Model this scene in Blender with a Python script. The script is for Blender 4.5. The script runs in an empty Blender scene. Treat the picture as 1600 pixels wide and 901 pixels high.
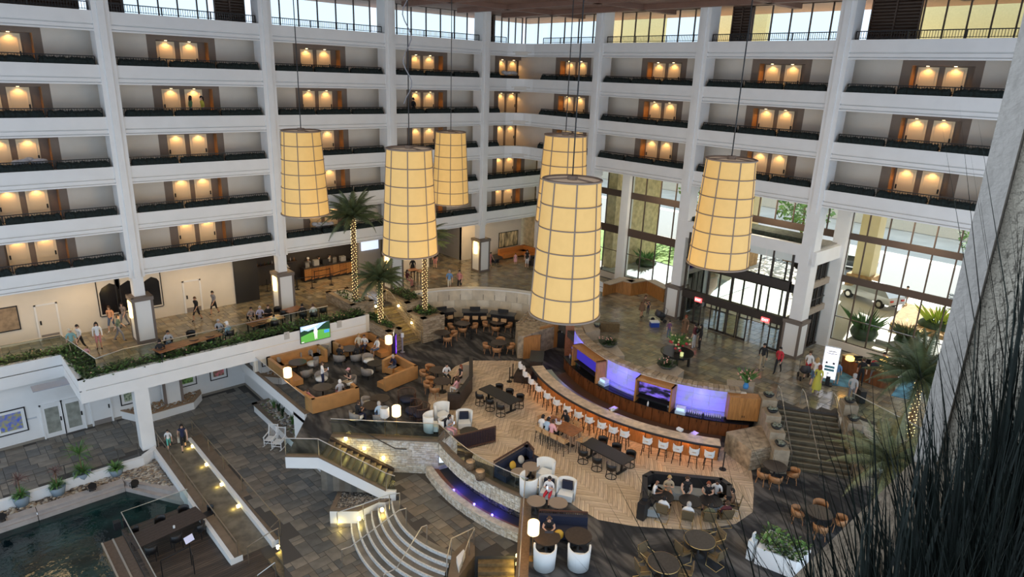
import bpy, bmesh, math, random
import numpy as np
from mathutils import Vector, Matrix
random.seed(7)
C = bpy.context.scene.collection
SC = bpy.context.scene
PI = math.pi
# ---------------------------------------------------------------- camera
FPX, PITCH, ROLL, YAW = 1046.5, 0.3072, 0.03678, 0.7443
_d = Vector((math.sin(YAW)*math.cos(PITCH), math.cos(YAW)*math.cos(PITCH), -math.sin(PITCH)))
_r = Vector((math.cos(YAW), -math.sin(YAW), 0))
_u = _r.cross(_d)
_r2 = math.cos(ROLL)*_r + math.sin(ROLL)*_u
_u2 = _r2.cross(_d)
cam = bpy.data.cameras.new('camera')
cam.sensor_width = 36.0
cam.lens = FPX/1600*36
cam.clip_start = 0.05
cam.clip_end = 400
camo = bpy.data.objects.new('camera', cam)
C.objects.link(camo)
M3 = Matrix((_r2, _u2, -_d)).transposed()
camo.matrix_world = M3.to_4x4()
SC.camera = camo
# ---------------------------------------------------------------- light
SC.view_settings.view_transform = 'Standard'
SC.view_settings.look = 'None'
SC.view_settings.exposure = 0.0
SC.view_settings.gamma = 1.0
W = bpy.data.worlds.new('sky'); SC.world = W; W.use_nodes = True
bg = W.node_tree.nodes['Background']
bg.inputs[0].default_value = (0.70, 0.835, 1.0, 1)
bg.inputs[1].default_value = 1.5
sun = bpy.data.lights.new('sun', 'SUN'); sun.energy = 15; sun.angle = 0.01; sun.color = (1, .95, .86)
suno = bpy.data.objects.new('sun', sun); C.objects.link(suno)
suno.rotation_euler = Vector((.85,.20,.50)).to_track_quat('Z','Y').to_euler()   # sun behind the glass front

def area(name, loc, size, watts, col, rot=(0,0,0), sy=None):
    l = bpy.data.lights.new(name, 'AREA'); l.energy = watts; l.color = col; l.size = size
    if sy: l.shape = 'RECTANGLE'; l.size_y = sy
    o = bpy.data.objects.new(name, l); o.location = loc; o.rotation_euler = rot; C.objects.link(o); return o
def point(name, loc, watts, col, r=.08):
    l = bpy.data.lights.new(name, 'POINT'); l.energy = watts; l.color = col; l.shadow_soft_size = r
    o = bpy.data.objects.new(name, l); o.location = loc; C.objects.link(o); return o
def spot(name, loc, watts, col, rot=(0,0,0), ang=110, r=.05):
    l = bpy.data.lights.new(name, 'SPOT'); l.energy = watts; l.color = col; l.spot_size = math.radians(ang); l.spot_blend = .6; l.shadow_soft_size = r
    o = bpy.data.objects.new(name, l); o.location = loc; o.rotation_euler = rot; C.objects.link(o); return o
WARM = (1, .66, .32)
ZB, ZL, ZM, ZP, ZK = -16.4, -18.3, -20.2, -21.3, -21.75   # lobby, lounge, landing, pool level, deck
# area lights added below the lobby ceilings as general fill, no fixtures
for x in (2, 7, 13, 19): area('lobby_fill_light', (x, 44.8, -12.4), 3.0, 55, WARM, sy=1.2)
for x in (24, 31, 37): area('lobby_fill_light', (x, 45.5, -12.4), 3.0, 80, WARM, sy=1.2)
for y in (12, 21, 30): area('lobby_fill_light', (42.3, y, -7.0), 2.0, 210, (1, .86, .66), sy=2.0)  # added fill, makes up for weak daylight through the glass front

# ---------------------------------------------------------------- pixel of the photograph -> point on a level of the building
def ray(x, y):
    return _d + _r2*((x-800)/FPX) - _u2*((y-450.5)/FPX)
def P(x, y, z):
    v = ray(x, y); t = z/v.z; return Vector((v.x*t, v.y*t, z))
def PX(x, y, X):
    v = ray(x, y); return v*(X/v.x)
def PY(x, y, Y):
    v = ray(x, y); return v*(Y/v.y)
def ang(a, b): return math.atan2(b[1]-a[1], b[0]-a[0])

# ---------------------------------------------------------------- materials
MATS = {}
def mat(name, col, rough=.6, metal=0.0, noise=0.0, scale=8.0, bump=0.0, bscale=None, emit=None, estr=0.0, spec=.5, coat=0, stretch=None, col2=None, obj=True, trans=0.0):
    if name in MATS: return MATS[name]
    m = bpy.data.materials.new(name); m.use_nodes = True
    nt = m.node_tree; b = nt.nodes['Principled BSDF']
    b.inputs['Base Color'].default_value = (*col, 1); b.inputs['Roughness'].default_value = rough; b.inputs['Metallic'].default_value = metal
    b.inputs['Specular IOR Level'].default_value = spec
    if coat: b.inputs['Coat Weight'].default_value = coat
    if noise or bump:
        tc = nt.nodes.new('ShaderNodeTexCoord'); src = tc.outputs['Object']
        if not obj:
            ge = nt.nodes.new('ShaderNodeNewGeometry'); src = ge.outputs['Position']
        if stretch:
            mp = nt.nodes.new('ShaderNodeMapping'); mp.inputs['Scale'].default_value = stretch
            nt.links.new(src, mp.inputs['Vector']); src = mp.outputs['Vector']
    if noise:
        n = nt.nodes.new('ShaderNodeTexNoise'); n.inputs['Scale'].default_value = scale; n.inputs['Detail'].default_value = 4
        nt.links.new(src, n.inputs['Vector'])
        r = nt.nodes.new('ShaderNodeValToRGB')
        c2 = col2 or tuple(max(0, c*(1-noise)) for c in col); c1 = tuple(min(1, c*(1+noise*.5)) for c in col)
        r.color_ramp.elements[0].position = .35; r.color_ramp.elements[1].position = .65
        r.color_ramp.elements[0].color = (*c2, 1); r.color_ramp.elements[1].color = (*c1, 1)
        nt.links.new(n.outputs['Fac'], r.inputs['Fac']); nt.links.new(r.outputs['Color'], b.inputs['Base Color'])
    if bump:
        n2 = nt.nodes.new('ShaderNodeTexNoise'); n2.inputs['Scale'].default_value = bscale or scale*4; n2.inputs['Detail'].default_value = 3
        nt.links.new(src, n2.inputs['Vector'])
        bp = nt.nodes.new('ShaderNodeBump'); bp.inputs['Strength'].default_value = bump; bp.inputs['Distance'].default_value = .02
        nt.links.new(n2.outputs['Fac'], bp.inputs['Height']); nt.links.new(bp.outputs['Normal'], b.inputs['Normal'])
    if emit:
        b.inputs['Emission Color'].default_value = (*emit, 1); b.inputs['Emission Strength'].default_value = estr
    MATS[name] = m; return m
def glass_mat(name, tint=(.93,.97,.97), refl=.10):
    if name in MATS: return MATS[name]
    m = bpy.data.materials.new(name); m.use_nodes = True; nt = m.node_tree; nt.nodes.clear()
    o = nt.nodes.new('ShaderNodeOutputMaterial'); t = nt.nodes.new('ShaderNodeBsdfTransparent'); g = nt.nodes.new('ShaderNodeBsdfGlossy')
    t.inputs[0].default_value = (*tint, 1); g.inputs['Roughness'].default_value = .02
    f = nt.nodes.new('ShaderNodeLayerWeight'); f.inputs['Blend'].default_value = refl*2
    x = nt.nodes.new('ShaderNodeMixShader')
    nt.links.new(f.outputs['Fresnel'], x.inputs[0]); nt.links.new(t.outputs[0], x.inputs[1]); nt.links.new(g.outputs[0], x.inputs[2]); nt.links.new(x.outputs[0], o.inputs[0])
    MATS[name] = m; return m
WHITE = mat('white_paint', (.80,.80,.79), .55, noise=.03, scale=1.2)
CREAM = mat('cream_wall', (.74,.68,.58), .7, noise=.04, scale=.8)
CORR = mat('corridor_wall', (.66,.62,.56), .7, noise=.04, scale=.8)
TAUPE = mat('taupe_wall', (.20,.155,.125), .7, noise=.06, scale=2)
DOORM = mat('cream_door', (.80,.68,.47), .45)
JAMB = mat('wood_jamb', (.42,.20,.07), .4, noise=.25, scale=5, stretch=(3,3,.4))
BLACK = mat('black_metal', (.012,.012,.013), .4, spec=.4)
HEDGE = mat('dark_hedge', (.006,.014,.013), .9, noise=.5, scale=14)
LEAF = mat('leaf_green', (.028,.062,.020), .55, noise=.5, scale=3)
LEAF2 = mat('fresh_leaf', (.11,.24,.06), .5, noise=.4, scale=3)
PALM = mat('palm_leaf', (.10,.13,.06), .5, noise=.45, scale=2)
BARK = mat('palm_bark', (.20,.125,.06), .9, noise=.5, scale=6, bump=.6)
SLATE = mat('slate', (.155,.14,.12), .38, noise=.35, scale=1.3, bump=.15, bscale=9, obj=False)
GROUT = mat('grout', (.06,.055,.05), .8)
STONE = mat('stacked_stone', (.36,.29,.20), .85, noise=.45, scale=3, bump=.5, bscale=14, obj=False)
STONEW = mat('pale_stone', (.62,.57,.48), .85, noise=.25, scale=5, bump=.4, bscale=16, obj=False)
CAPB = mat('brown_cap', (.17,.125,.085), .5, noise=.2, scale=2)
BRONZE = mat('dark_bronze', (.035,.027,.022), .4, noise=.1)
BROWNM = mat('brown_mullion', (.075,.048,.034), .5)
STEEL = mat('brushed_steel', (.62,.60,.57), .28, 1.0)
BRASS = mat('brass', (.72,.52,.22), .3, 1.0)
TAN = mat('tan_leather', (.46,.235,.085), .42, noise=.12, scale=2)
WOODB = mat('bar_wood', (.19,.066,.022), .35, noise=.35, scale=3, stretch=(2,2,.5))
WOODO = mat('orange_wood', (.42,.19,.055), .4, noise=.25, scale=4, stretch=(4,4,.4))
WOODT = mat('table_wood', (.30,.125,.05), .35, noise=.3, scale=4)
WOODL = mat('light_wood', (.55,.34,.17), .45, noise=.2, scale=4)
PLANK = mat('oak_plank', (.50,.40,.29), .42, noise=.22, scale=2.2, obj=False)
DARKW = mat('dark_wood', (.040,.026,.020), .5, noise=.3, scale=4)
COUNT = mat('pale_counter', (.62,.49,.34), .35, noise=.3, scale=3, obj=False)
CARPET = mat('carpet', (.05,.05,.052), .95)
UPH = mat('white_upholstery', (.72,.76,.78), .7)
GREYU = mat('grey_upholstery', (.26,.24,.225), .8, noise=.1)
NAVY = mat('navy_velvet', (.012,.018,.045), .7)
CHAR = mat('charcoal', (.016,.016,.018), .45)
GLASS = glass_mat('window_glass')
RAILG = glass_mat('guard_glass', (.86,.92,.91), .08)
CEILB = mat('ceiling_brown', (.22,.12,.085), .7, noise=.1, scale=1)
def emis(name, col, s): return mat(name, col, .6, emit=col, estr=s)
LGLOW = emis('lamp_glow', (1,.78,.42), 6)
STEPL = emis('step_light', (1,.80,.38), 5)

# ---------------------------------------------------------------- mesh builder
class MB:
    def __init__(s): s.v=[]; s.f=[]; s.sm=[]; s.mi=[]; s.cur=0; s.xf=None
    def add(s, vs, fs, smooth=False):
        n=len(s.v)
        if s.xf is not None: vs=[s.xf@Vector(v) for v in vs]
        s.v += [tuple(v) for v in vs]
        for f in fs: s.f.append(tuple(i+n for i in f)); s.sm.append(smooth); s.mi.append(s.cur)
        return s
    def box(s, c, d, rz=0.0, rx=0.0, ry=0.0):
        x,y,z=d[0]/2,d[1]/2,d[2]/2
        vs=[Vector((a*x,b*y,e*z)) for e in (-1,1) for b in (-1,1) for a in (-1,1)]
        if rz or rx or ry:
            R=Matrix.Rotation(rz,3,'Z')@Matrix.Rotation(ry,3,'Y')@Matrix.Rotation(rx,3,'X'); vs=[R@v for v in vs]
        c=Vector(c); vs=[v+c for v in vs]
        return s.add(vs,[(0,2,3,1),(4,5,7,6),(0,1,5,4),(2,6,7,3),(0,4,6,2),(1,3,7,5)])
    def b2(s, lo, hi):
        return s.box([(a+b)/2 for a,b in zip(lo,hi)],[abs(b-a) for a,b in zip(lo,hi)])
    def prism(s, poly, z0, z1):
        n=len(poly); a=sum(poly[i][0]*poly[(i+1)%n][1]-poly[(i+1)%n][0]*poly[i][1] for i in range(n))
        if a<0: poly=list(reversed(poly))
        zz0=z0 if hasattr(z0,'__len__') else [z0]*n; zz1=z1 if hasattr(z1,'__len__') else [z1]*n
        if a<0:
            if hasattr(z0,'__len__'): zz0=list(reversed(zz0))
            if hasattr(z1,'__len__'): zz1=list(reversed(zz1))
        vs=[(p[0],p[1],zz0[i]) for i,p in enumerate(poly)]+[(p[0],p[1],zz1[i]) for i,p in enumerate(poly)]
        fs=[tuple(reversed(range(n))),tuple(range(n,2*n))]+[(i,(i+1)%n,n+(i+1)%n,n+i) for i in range(n)]
        return s.add(vs,fs)
    def bar(s, a, b, w, h=None):
        a=Vector(a); b=Vector(b); d=b-a; L=d.length
        if L<1e-6: return s
        h=h or w
        z=d.normalized(); up=Vector((0,0,1)) if abs(z.z)<.95 else Vector((1,0,0))
        x=up.cross(z).normalized(); y=z.cross(x)
        vs=[a+x*(i*w/2)+y*(j*h/2)+d*k for k in (0,1) for j in (-1,1) for i in (-1,1)]
        return s.add(vs,[(0,2,3,1),(4,5,7,6),(0,1,5,4),(2,6,7,3),(0,4,6,2),(1,3,7,5)])
    def tube(s, pts, r, n=6, closed=False, caps=True):
        pts=[Vector(p) for p in pts]; m=len(pts); rs=r if hasattr(r,'__len__') else [r]*m
        vs=[]; prev=None
        for i,p in enumerate(pts):
            if closed: t=pts[(i+1)%m]-pts[i-1]
            else: t=pts[min(i+1,m-1)]-pts[max(i-1,0)]
            t.normalize()
            if prev is None:
                up=Vector((0,0,1)) if abs(t.z)<.9 else Vector((1,0,0)); x=up.cross(t).normalized()
            else: x=(prev-t*prev.dot(t)).normalized()
            prev=x; y=t.cross(x)
            for k in range(n): a=2*PI*k/n; vs.append(p+x*(rs[i]*math.cos(a))+y*(rs[i]*math.sin(a)))
        fs=[]
        for i in range(m if closed else m-1):
            for k in range(n):
                j=(i+1)%m; fs.append((i*n+k,i*n+(k+1)%n,j*n+(k+1)%n,j*n+k))
        s.add(vs,fs,True)
        if caps and not closed:
            s.add(vs[:n],[tuple(reversed(range(n)))]); s.add(vs[-n:],[tuple(range(n))])
        return s
    def lathe(s, prof, n=16, c=(0,0), a0=0, a1=2*PI, smooth=True):
        full=abs(a1-a0-2*PI)<1e-6; m=n if full else n+1
        vs=[(c[0]+r*math.cos(a0+(a1-a0)*k/n),c[1]+r*math.sin(a0+(a1-a0)*k/n),z) for r,z in prof for k in range(m)]
        fs=[]
        for i in range(len(prof)-1):
            for k in range(n):
                k2=(k+1)%m; fs.append((i*m+k,i*m+k2,(i+1)*m+k2,(i+1)*m+k))
        return s.add(vs,fs,smooth)
    def cyl(s, x, y, z0, z1, r, r1=None, n=12):
        r1=r if r1 is None else r1
        s.lathe([(r,z0),(r1,z1)],n,(x,y)); 
        s.add([(x+r*math.cos(2*PI*k/n),y+r*math.sin(2*PI*k/n),z0) for k in range(n)],[tuple(reversed(range(n)))])
        s.add([(x+r1*math.cos(2*PI*k/n),y+r1*math.sin(2*PI*k/n),z1) for k in range(n)],[tuple(range(n))]); return s
    def ell(s, c, r, n=8, m=6):
        vs=[]; 
        for i in range(m+1):
            t=-PI/2+PI*i/m
            for k in range(n): a=2*PI*k/n; vs.append((c[0]+r[0]*math.cos(t)*math.cos(a),c[1]+r[1]*math.cos(t)*math.sin(a),c[2]+r[2]*math.sin(t)))
        fs=[(i*n+k,i*n+(k+1)%n,(i+1)*n+(k+1)%n,(i+1)*n+k) for i in range(m) for k in range(n)]
        return s.add(vs,fs,True)
    def arc(s, c, r0, r1, a0, a1, z0, z1, n=24):
        """solid ring piece"""
        for i in range(n):
            b0=a0+(a1-a0)*i/n; b1=a0+(a1-a0)*(i+1)/n
            p=[(c[0]+r*math.cos(b),c[1]+r*math.sin(b)) for r,b in ((r0,b0),(r1,b0),(r1,b1),(r0,b1))]
            vs=[(*q,z0) for q in p]+[(*q,z1) for q in p]
            fs=[(3,2,1,0),(4,5,6,7),(1,2,6,5),(3,0,4,7)]
            if i==0: fs.append((0,1,5,4))
            if i==n-1: fs.append((2,3,7,6))
            if a1<a0: fs=[tuple(reversed(f)) for f in fs]
            s.add(vs,fs)
        return s
    def mesh(s, name, m):
        me=bpy.data.meshes.new(name); me.from_pydata(s.v,[],s.f)
        ms=m if isinstance(m,(list,tuple)) else [m]
        for q in ms: me.materials.append(q)
        me.polygons.foreach_set('use_smooth',s.sm)
        if len(ms)>1: me.polygons.foreach_set('material_index',s.mi)
        me.update(); return me
    def build(s, name, m, parent=None, loc=None, rz=0, **props):
        o=bpy.data.objects.new(name,s.mesh(name,m)); C.objects.link(o)
        if parent is not None: o.parent=parent
        if loc is not None: o.location=loc
        if rz: o.rotation_euler=(0,0,rz)
        for k,v in props.items(): o[k]=v
        return o
def thing(name,label,cat,loc=(0,0,0),rz=0,group=None):
    o=bpy.data.objects.new(name,None); C.objects.link(o); o.location=loc; o.rotation_euler=(0,0,rz); o.empty_display_size=.1
    o['label']=label; o['category']=cat
    if group: o['group']=group
    return o
def tag(o,label,cat,group=None,kind=None):
    o['label']=label; o['category']=cat
    if group: o['group']=group
    if kind: o['kind']=kind
    return o
def st(mb,name,m,parent=None):
    o=mb.build(name,m,parent)
    if parent is None: o['kind']='structure'
    return o
def dup(root,loc,rz=0,label=None,group=None,sc=None):
    r=root.copy(); C.objects.link(r); r.location=loc; r.rotation_euler=(0,0,rz)
    if sc: r.scale=(sc,sc,sc)
    if label: r['label']=label
    if group: r['group']=group
    for ch in root.children:
        c=ch.copy(); C.objects.link(c); c.parent=r
        for g in ch.children:
            d=g.copy(); C.objects.link(d); d.parent=c
    return r
ORD=['first','second','third','fourth','fifth','sixth','seventh','eighth','ninth','tenth','eleventh','twelfth','thirteenth','fourteenth','fifteenth','sixteenth','seventeenth','eighteenth']
# ================================================================ building shell
YA, XB = 43.5, 40.0
F = {k: -.83-2.75*(6-k) for k in range(2, 8)}     # walking level of each guest floor
XA = [.35, 9.4, 18.4, 27.4, 36.3]
YB = [34.87, 26.05, 17.1, 8.15]
ROWN = {6:'top row',5:'second row down',4:'third row down',3:'fourth row down',2:'lowest row'}
CORN = [(38.6, YA), (39.3, 43.2), (39.8, 42.6), (XB, 41.8)]     # rounded corner between the two facades
def fascia(k):
    """white parapet band of one guest floor with its shadow groove"""
    lo, hi = F[k]-.41, F[k]+.61
    m = MB()
    if k >= 4: path = [(-12, YA)]+CORN+[(XB, -1.5)]
    else: path = [(-12, YA), (44.3, YA)]
    def off(d):
        out=[]
        for i,p in enumerate(path):
            a=Vector(path[max(i-1,0)]); b=Vector(path[min(i+1,len(path)-1)]); t=(b-a).normalized(); nrm=Vector((-t.y,t.x))
            out.append((p[0]+nrm.x*d, p[1]+nrm.y*d))
        return out
    def band(z0,z1,d0,d1):
        A=off(d0); B=off(d1); n=len(path)
        vs=[(*p,z0) for p in A]+[(*p,z1) for p in A]+[(*p,z0) for p in B]+[(*p,z1) for p in B]
        fs=[]
        for i in range(n-1):
            fs += [(i,i+1,n+i+1,n+i),(n+i,n+i+1,3*n+i+1,3*n+i),(2*n+i+1,2*n+i,3*n+i,3*n+i+1),(i+1,i,2*n+i,2*n+i+1)]
        m.add(vs,fs)
    band(lo+.38, hi, 0, .35); band(lo+.31, lo+.38, .12, .35); band(lo+.13, lo+.31, .0, .35); band(lo+.08,lo+.13,.10,.35); band(lo, lo+.08, -.03, .35)
    return st(m, 'trim_%d' % k, WHITE)
for k in range(2, 8): fascia(k)
for k in range(2, 8):
    m = MB()
    if k >= 4:
        m.prism([(-12,YA+.3),(38.8,YA+.3),(40.3,41.8),(40.3,-1.5),(44.6,-1.5),(44.6,48),(-12,48)], F[k]-.30, F[k])
    else: m.prism([(-12,YA+.3),(44.3,YA+.3),(44.3,48),(-12,48)], F[k]-.30, F[k])
    st(m, 'floor', CORR)
# corridor back walls with the door alcoves
doorn = [0]
def alcove_row(k, axis, cols, last):
    """wall strip with door alcoves along one facade; axis 'A' runs in x, 'B' runs in y"""
    z0, z1 = F[k], F[k]+2.45
    wallY = 45.4 if axis == 'A' else 41.9
    def xf(u, d, z): return (u, wallY+d, z) if axis == 'A' else (wallY+d, u, z)
    mw = MB(); mt = MB(); mj = MB()
    def bx(mb, u0, u1, d0, d1, a, b):
        p = xf(u0, d0, a); q = xf(u1, d1, b)
        mb.b2([min(i,j) for i,j in zip(p,q)], [max(i,j) for i,j in zip(p,q)])
    prev = last[0]
    for bi, c in enumerate(cols):
        s = 1 if axis == 'A' else -1
        t0, t1, a0, a1 = c+s*2.6, c+s*6.5, c+s*3.1, c+s*6.1
        zt = z0+2.12
        bx(mw, prev, t0, 0, .3, z0, z1)
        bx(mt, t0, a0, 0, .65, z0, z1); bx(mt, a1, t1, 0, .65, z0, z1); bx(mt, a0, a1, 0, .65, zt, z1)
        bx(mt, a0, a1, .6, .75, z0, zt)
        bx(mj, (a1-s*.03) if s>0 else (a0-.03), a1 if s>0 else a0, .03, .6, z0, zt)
        prev = t1
        for di, (d0, d1) in enumerate(((3.25, 4.28), (4.58, 5.62))):
            doorn[0] += 1
            u0, u1 = sorted((c+s*d0, c+s*d1))
            dm = MB(); bx(dm, u0, u1, .56, .6, z0, z0+2.06)
            do = st(dm, 'door_%d' % doorn[0], DOORM)
            pm = MB()
            for (q0, q1) in ((.15, .72), (.84, 1.94)):
                w = .12
                for (e0,e1,f0,f1) in ((u0+w,u1-w,q0,q0+.03),(u0+w,u1-w,q1-.03,q1),(u0+w,u0+w+.03,q0,q1),(u1-w-.03,u1-w,q0,q1)):
                    bx(pm, e0, e1, .545, .56, z0+f0, z0+f1)
            pm.build('door_panel', DOORM, do)
            hm = MB(); hu = u1-.14 if (di == 1) == (s > 0) else u0+.06
            bx(hm, hu, hu+.08, .53, .56, z0+.92, z0+1.16); hm.build('door_handle', BLACK, do)
            uc = (u0+u1)/2
            lm = MB(); p = xf(uc, .38, zt-.012); lm.cyl(p[0], p[1], p[2]-.012, p[2]+.01, .075, n=10)
            lo = lm.build('downlight', LGLOW)
            side = ('left','right')[di] if axis=='A' else ('right','left')[1-di]
            wall = 'left facade' if axis == 'A' else 'right facade'
            tag(lo, 'small warm downlight over the %s door, %s of the %s, %s bay' % (side, ROWN[k], wall, ORD[bi]), 'downlight')
            spot('door_spot', xf(uc, .36, zt-.05), 30, (1,.52,.17), ang=135)
    bx(mw, prev, last[1], 0, .3, z0, z1)
    nm = 'wall_left' if axis == 'A' else 'wall_right'
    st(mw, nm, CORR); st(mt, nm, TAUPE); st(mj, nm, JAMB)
for k in range(2, 7): alcove_row(k, 'A', XA, (-12, 41.9 if k >= 4 else 44.3))
for k in range(4, 7): alcove_row(k, 'B', [43.75]+YB[:3], (45.4, -1.5))
# columns of both facades
for i, x in enumerate(XA):
    m = MB(); m.b2((x-.42, YA-.06, F[2]-.5), (x+.42, YA+1.0, 5.2)); m.b2((x-.17, YA-.16, F[2]-.5), (x+.17, YA, 5.2))
    m.b2((x-.30, YA-.06, ZB+2.2), (x+.30, YA+.6, F[2])); st(m, 'column', WHITE)
for i, y in enumerate(YB):
    m = MB(); m.b2((XB-.06, y-.42, F[4]-.9), (XB+1.0, y+.42, 5.2)); m.b2((XB-.14, y-.17, F[4]-.9), (XB, y+.17, 5.2))
    m.b2((XB-.02, y-.40, ZB+2.0), (XB+.9, y+.40, F[4]-.9)); st(m, 'column', WHITE)
# railings with planter hedges, one per bay and floor
def railing(k, p0, p1, label, glabel, sections=3):
    a = Vector((*p0, F[k])); b = Vector((*p1, F[k])); d = (b-a); L = d.length; t = d/L
    r = thing('balcony_railing', label, 'railing', a, math.atan2(t.y, t.x), 'black railings along the guest balconies')
    m = MB(); m.bar((0,0,1.05), (L,0,1.05), .06, .05); m.build('top_rail', BLACK, r)
    n = int(L/.13); m = MB()
    for i in range(n+1): m.bar((L*i/n,0,.66), (L*i/n,0,1.04), .022)
    m.bar((0,0,.70),(L,0,.70),.03); m.build('balusters', BLACK, r, kind='stuff')
    m = MB()
    for i in range(sections+1): m.bar((L*i/sections,0,0),(L*i/sections,0,1.04),.05)
    m.build('posts', BLACK, r, kind='stuff')
    if glabel:
        h = thing('planter_hedge', glabel, 'planter hedge', a, math.atan2(t.y, t.x), 'dark grass hedges along the balconies')
        random.seed(int(abs(a.x)*7+abs(a.y)*3+k))
        for s in range(sections):
            x0, x1 = L*s/sections+.08, L*(s+1)/sections-.08
            m = MB(); n = int((x1-x0)/.1)
            top = [.95+random.uniform(-.05,.05)-(.12 if i in (0,n) else 0) for i in range(n+1)]
            vs = []
            for i in range(n+1):
                x = x0+(x1-x0)*i/n; z = top[i]
                vs += [(x,-.36+random.uniform(-.02,.02),.35),(x,-.37+random.uniform(-.03,.03),z-.12),(x,-.28,z),(x,-.10,z),(x,-.06,.35)]
            fs = []
            for i in range(n):
                for q in range(4): fs.append((i*5+q, (i+1)*5+q, (i+1)*5+q+1, i*5+q+1))
            fs += [(0,1,2,3,4), tuple(reversed([n*5+q for q in range(5)]))]
            m.add(vs, [tuple(reversed(f)) for f in fs])
            for i in range(n*3):     # spiky blades on the top
                x = random.uniform(x0, x1); y = random.uniform(-.33,-.10); z = .90; hh = random.uniform(.06,.16)
                m.add([(x-.02,y,z),(x+.02,y,z),(x+random.uniform(-.05,.05),y+random.uniform(-.05,.02),z+hh)],[(0,1,2)])
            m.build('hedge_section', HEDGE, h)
    return r
for k in range(2, 7):
    for i in range(5):
        x0 = XA[i]+.5; x1 = (XA[i+1] if i < 4 else (38.6 if k >= 4 else 44.2))-.5
        w = 'left facade %s, %s' % (ROWN[k], ['bay before the first column','first full bay','second full bay','third full bay','corner bay'][i])
        railing(k, (x0, YA+.42), (x1, YA+.42), 'black balcony railing, '+w, 'dark grassy planter hedge, '+w, 3 if i < 4 else (1 if k >= 4 else 3))
for k in range(4, 7):
    ys = [41.6]+YB+[-1.2]
    for i in range(5):
        w = 'right facade %s, %s bay from the corner' % (ROWN[k], ORD[i])
        railing(k, (XB+.42, ys[i]-.5), (XB+.42, ys[i+1]+.5), 'black balcony railing, '+w, 'dark grassy planter hedge, '+w)
for i in range(4): railing(7, (XA[i]+.5, YA+.3), (XA[i+1]-.5, YA+.3), 'thin black railing under the roof windows, left facade, %s bay' % ORD[i], None)
railing(7, (XA[4]+.5, YA+.3), (38.7, YA+.3), 'thin black railing under the roof windows, left facade, corner bay', None, 1)
for i in range(4): railing(7, (XB+.3, ([41.6]+YB)[i]-.5), (XB+.3, YB[i]+.5), 'thin black railing under the roof windows, right facade, %s bay from corner' % ORD[i], None)
# roof storey: windows, louvres, ceiling
wn = [0]
def window(name_parent, pts, cols, rows=None, frame=.07, m=BROWNM, depth=.1, spand=()):
    """framed glass wall between two plan points, pts=(p0,p1,z0,z1); cols fractions, rows heights, spand list of (z0,z1)"""
    (p0, p1, z0, z1) = pts; a = Vector((*p0, 0)); b = Vector((*p1, 0)); L = (b-a).length; t = (b-a)/L; rz = math.atan2(t.y, t.x)
    wn[0] += 1
    e = bpy.data.objects.new('window_%d' % wn[0], None); C.objects.link(e); e.location = (p0[0], p0[1], 0); e.rotation_euler = (0,0,rz); e['kind'] = 'structure'
    us = [0]+[L*c for c in cols]+[L]; zs = [z0]+list(rows or [])+[z1]
    fr = MB()
    for u in (0, L): fr.b2((u-frame/2,-depth/2,z0),(u+frame/2,depth/2,z1))
    for z in (z0, z1): fr.b2((0,-depth/2,z-frame/2),(L,depth/2,z+frame/2))
    fr.build('window_frame', m, e)
    for u in us[1:-1]: MB().b2((u-frame/2,-depth/2,z0),(u+frame/2,depth/2,z1)).build('mullion', m, e)
    for z in zs[1:-1]: MB().b2((0,-depth*.3,z-frame*.3),(L,depth*.3,z+frame*.3)).build('transom', m, e)
    for (s0, s1) in spand: MB().b2((0,-depth*.8,s0),(L,depth*.8,s1)).build('spandrel', m, e)
    for i in range(len(us)-1):
        for j in range(len(zs)-1):
            MB().b2((us[i]+frame/2,-.01,zs[j]+frame/2),(us[i+1]-frame/2,.01,zs[j+1]-frame/2)).build('pane', GLASS, e)
    return e
ZC = 4.75
def louvre(p0, p1, z0, z1, label):
    a = Vector((*p0,0)); b = Vector((*p1,0)); L = (b-a).length; t = (b-a)/L
    r = thing('louvre_panel', label, 'louvre', (p0[0],p0[1],0), math.atan2(t.y,t.x))
    fr = MB(); fr.b2((0,-.05,z0),(.08,.05,z1)); fr.b2((L-.08,-.05,z0),(L,.05,z1)); fr.b2((0,-.05,z1-.08),(L,.05,z1)); fr.b2((L/2-.04,-.05,z0),(L/2+.04,.05,z1)); fr.b2((0,.06,z0),(L,.08,z1)); fr.build('louvre_frame', BROWNM, r)
    sl = MB(); sl.box((L/2,0,0),(L-.1,.14,.02),rx=.7); me = sl.mesh('slat', BROWNM)
    z = z0+.1
    while z < z1-.1:
        o = bpy.data.objects.new('slat', me); C.objects.link(o); o.parent = r; o.location = (0,0,z); z += .17
    return r
YW = YA+1.9; XW = XB+1.9
for i in range(5):
    x0 = XA[i]+.45; x1 = (XA[i+1] if i < 4 else 41.9)-.45
    lv = [(0,.62),(0,.0),(0,0),(0,0),(0,.17)][i]
    if i == 0: louvre((x0+2.2,YW),(x0+8.0,YW),F[7],ZC,'dark slatted shutter at the roof storey, far left bay'); continue
    if i == 1:
        louvre((x0,YW),(x0+1.1,YW),F[7],ZC,'narrow dark slatted shutter left of the first roof window'); louvre((x1-1.9,YW),(x1,YW),F[7],ZC,'brown slatted shutter right of the first roof window')
        window(0, ((x0+1.15,YW),(x1-2.3,YW),F[7],ZC), [.17,.40,.63,.87]); continue
    if i == 4:
        louvre((x0,YW),(x0+1.9,YW),F[7],ZC,'brown slatted shutter at the roof corner'); window(0, ((x0+2.0,YW),(XW,YW),F[7],ZC), [.25,.5,.75]); continue
    window(0, ((x0,YW),(x1,YW),F[7],ZC), [.17,.33,.5,.67,.84])
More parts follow.
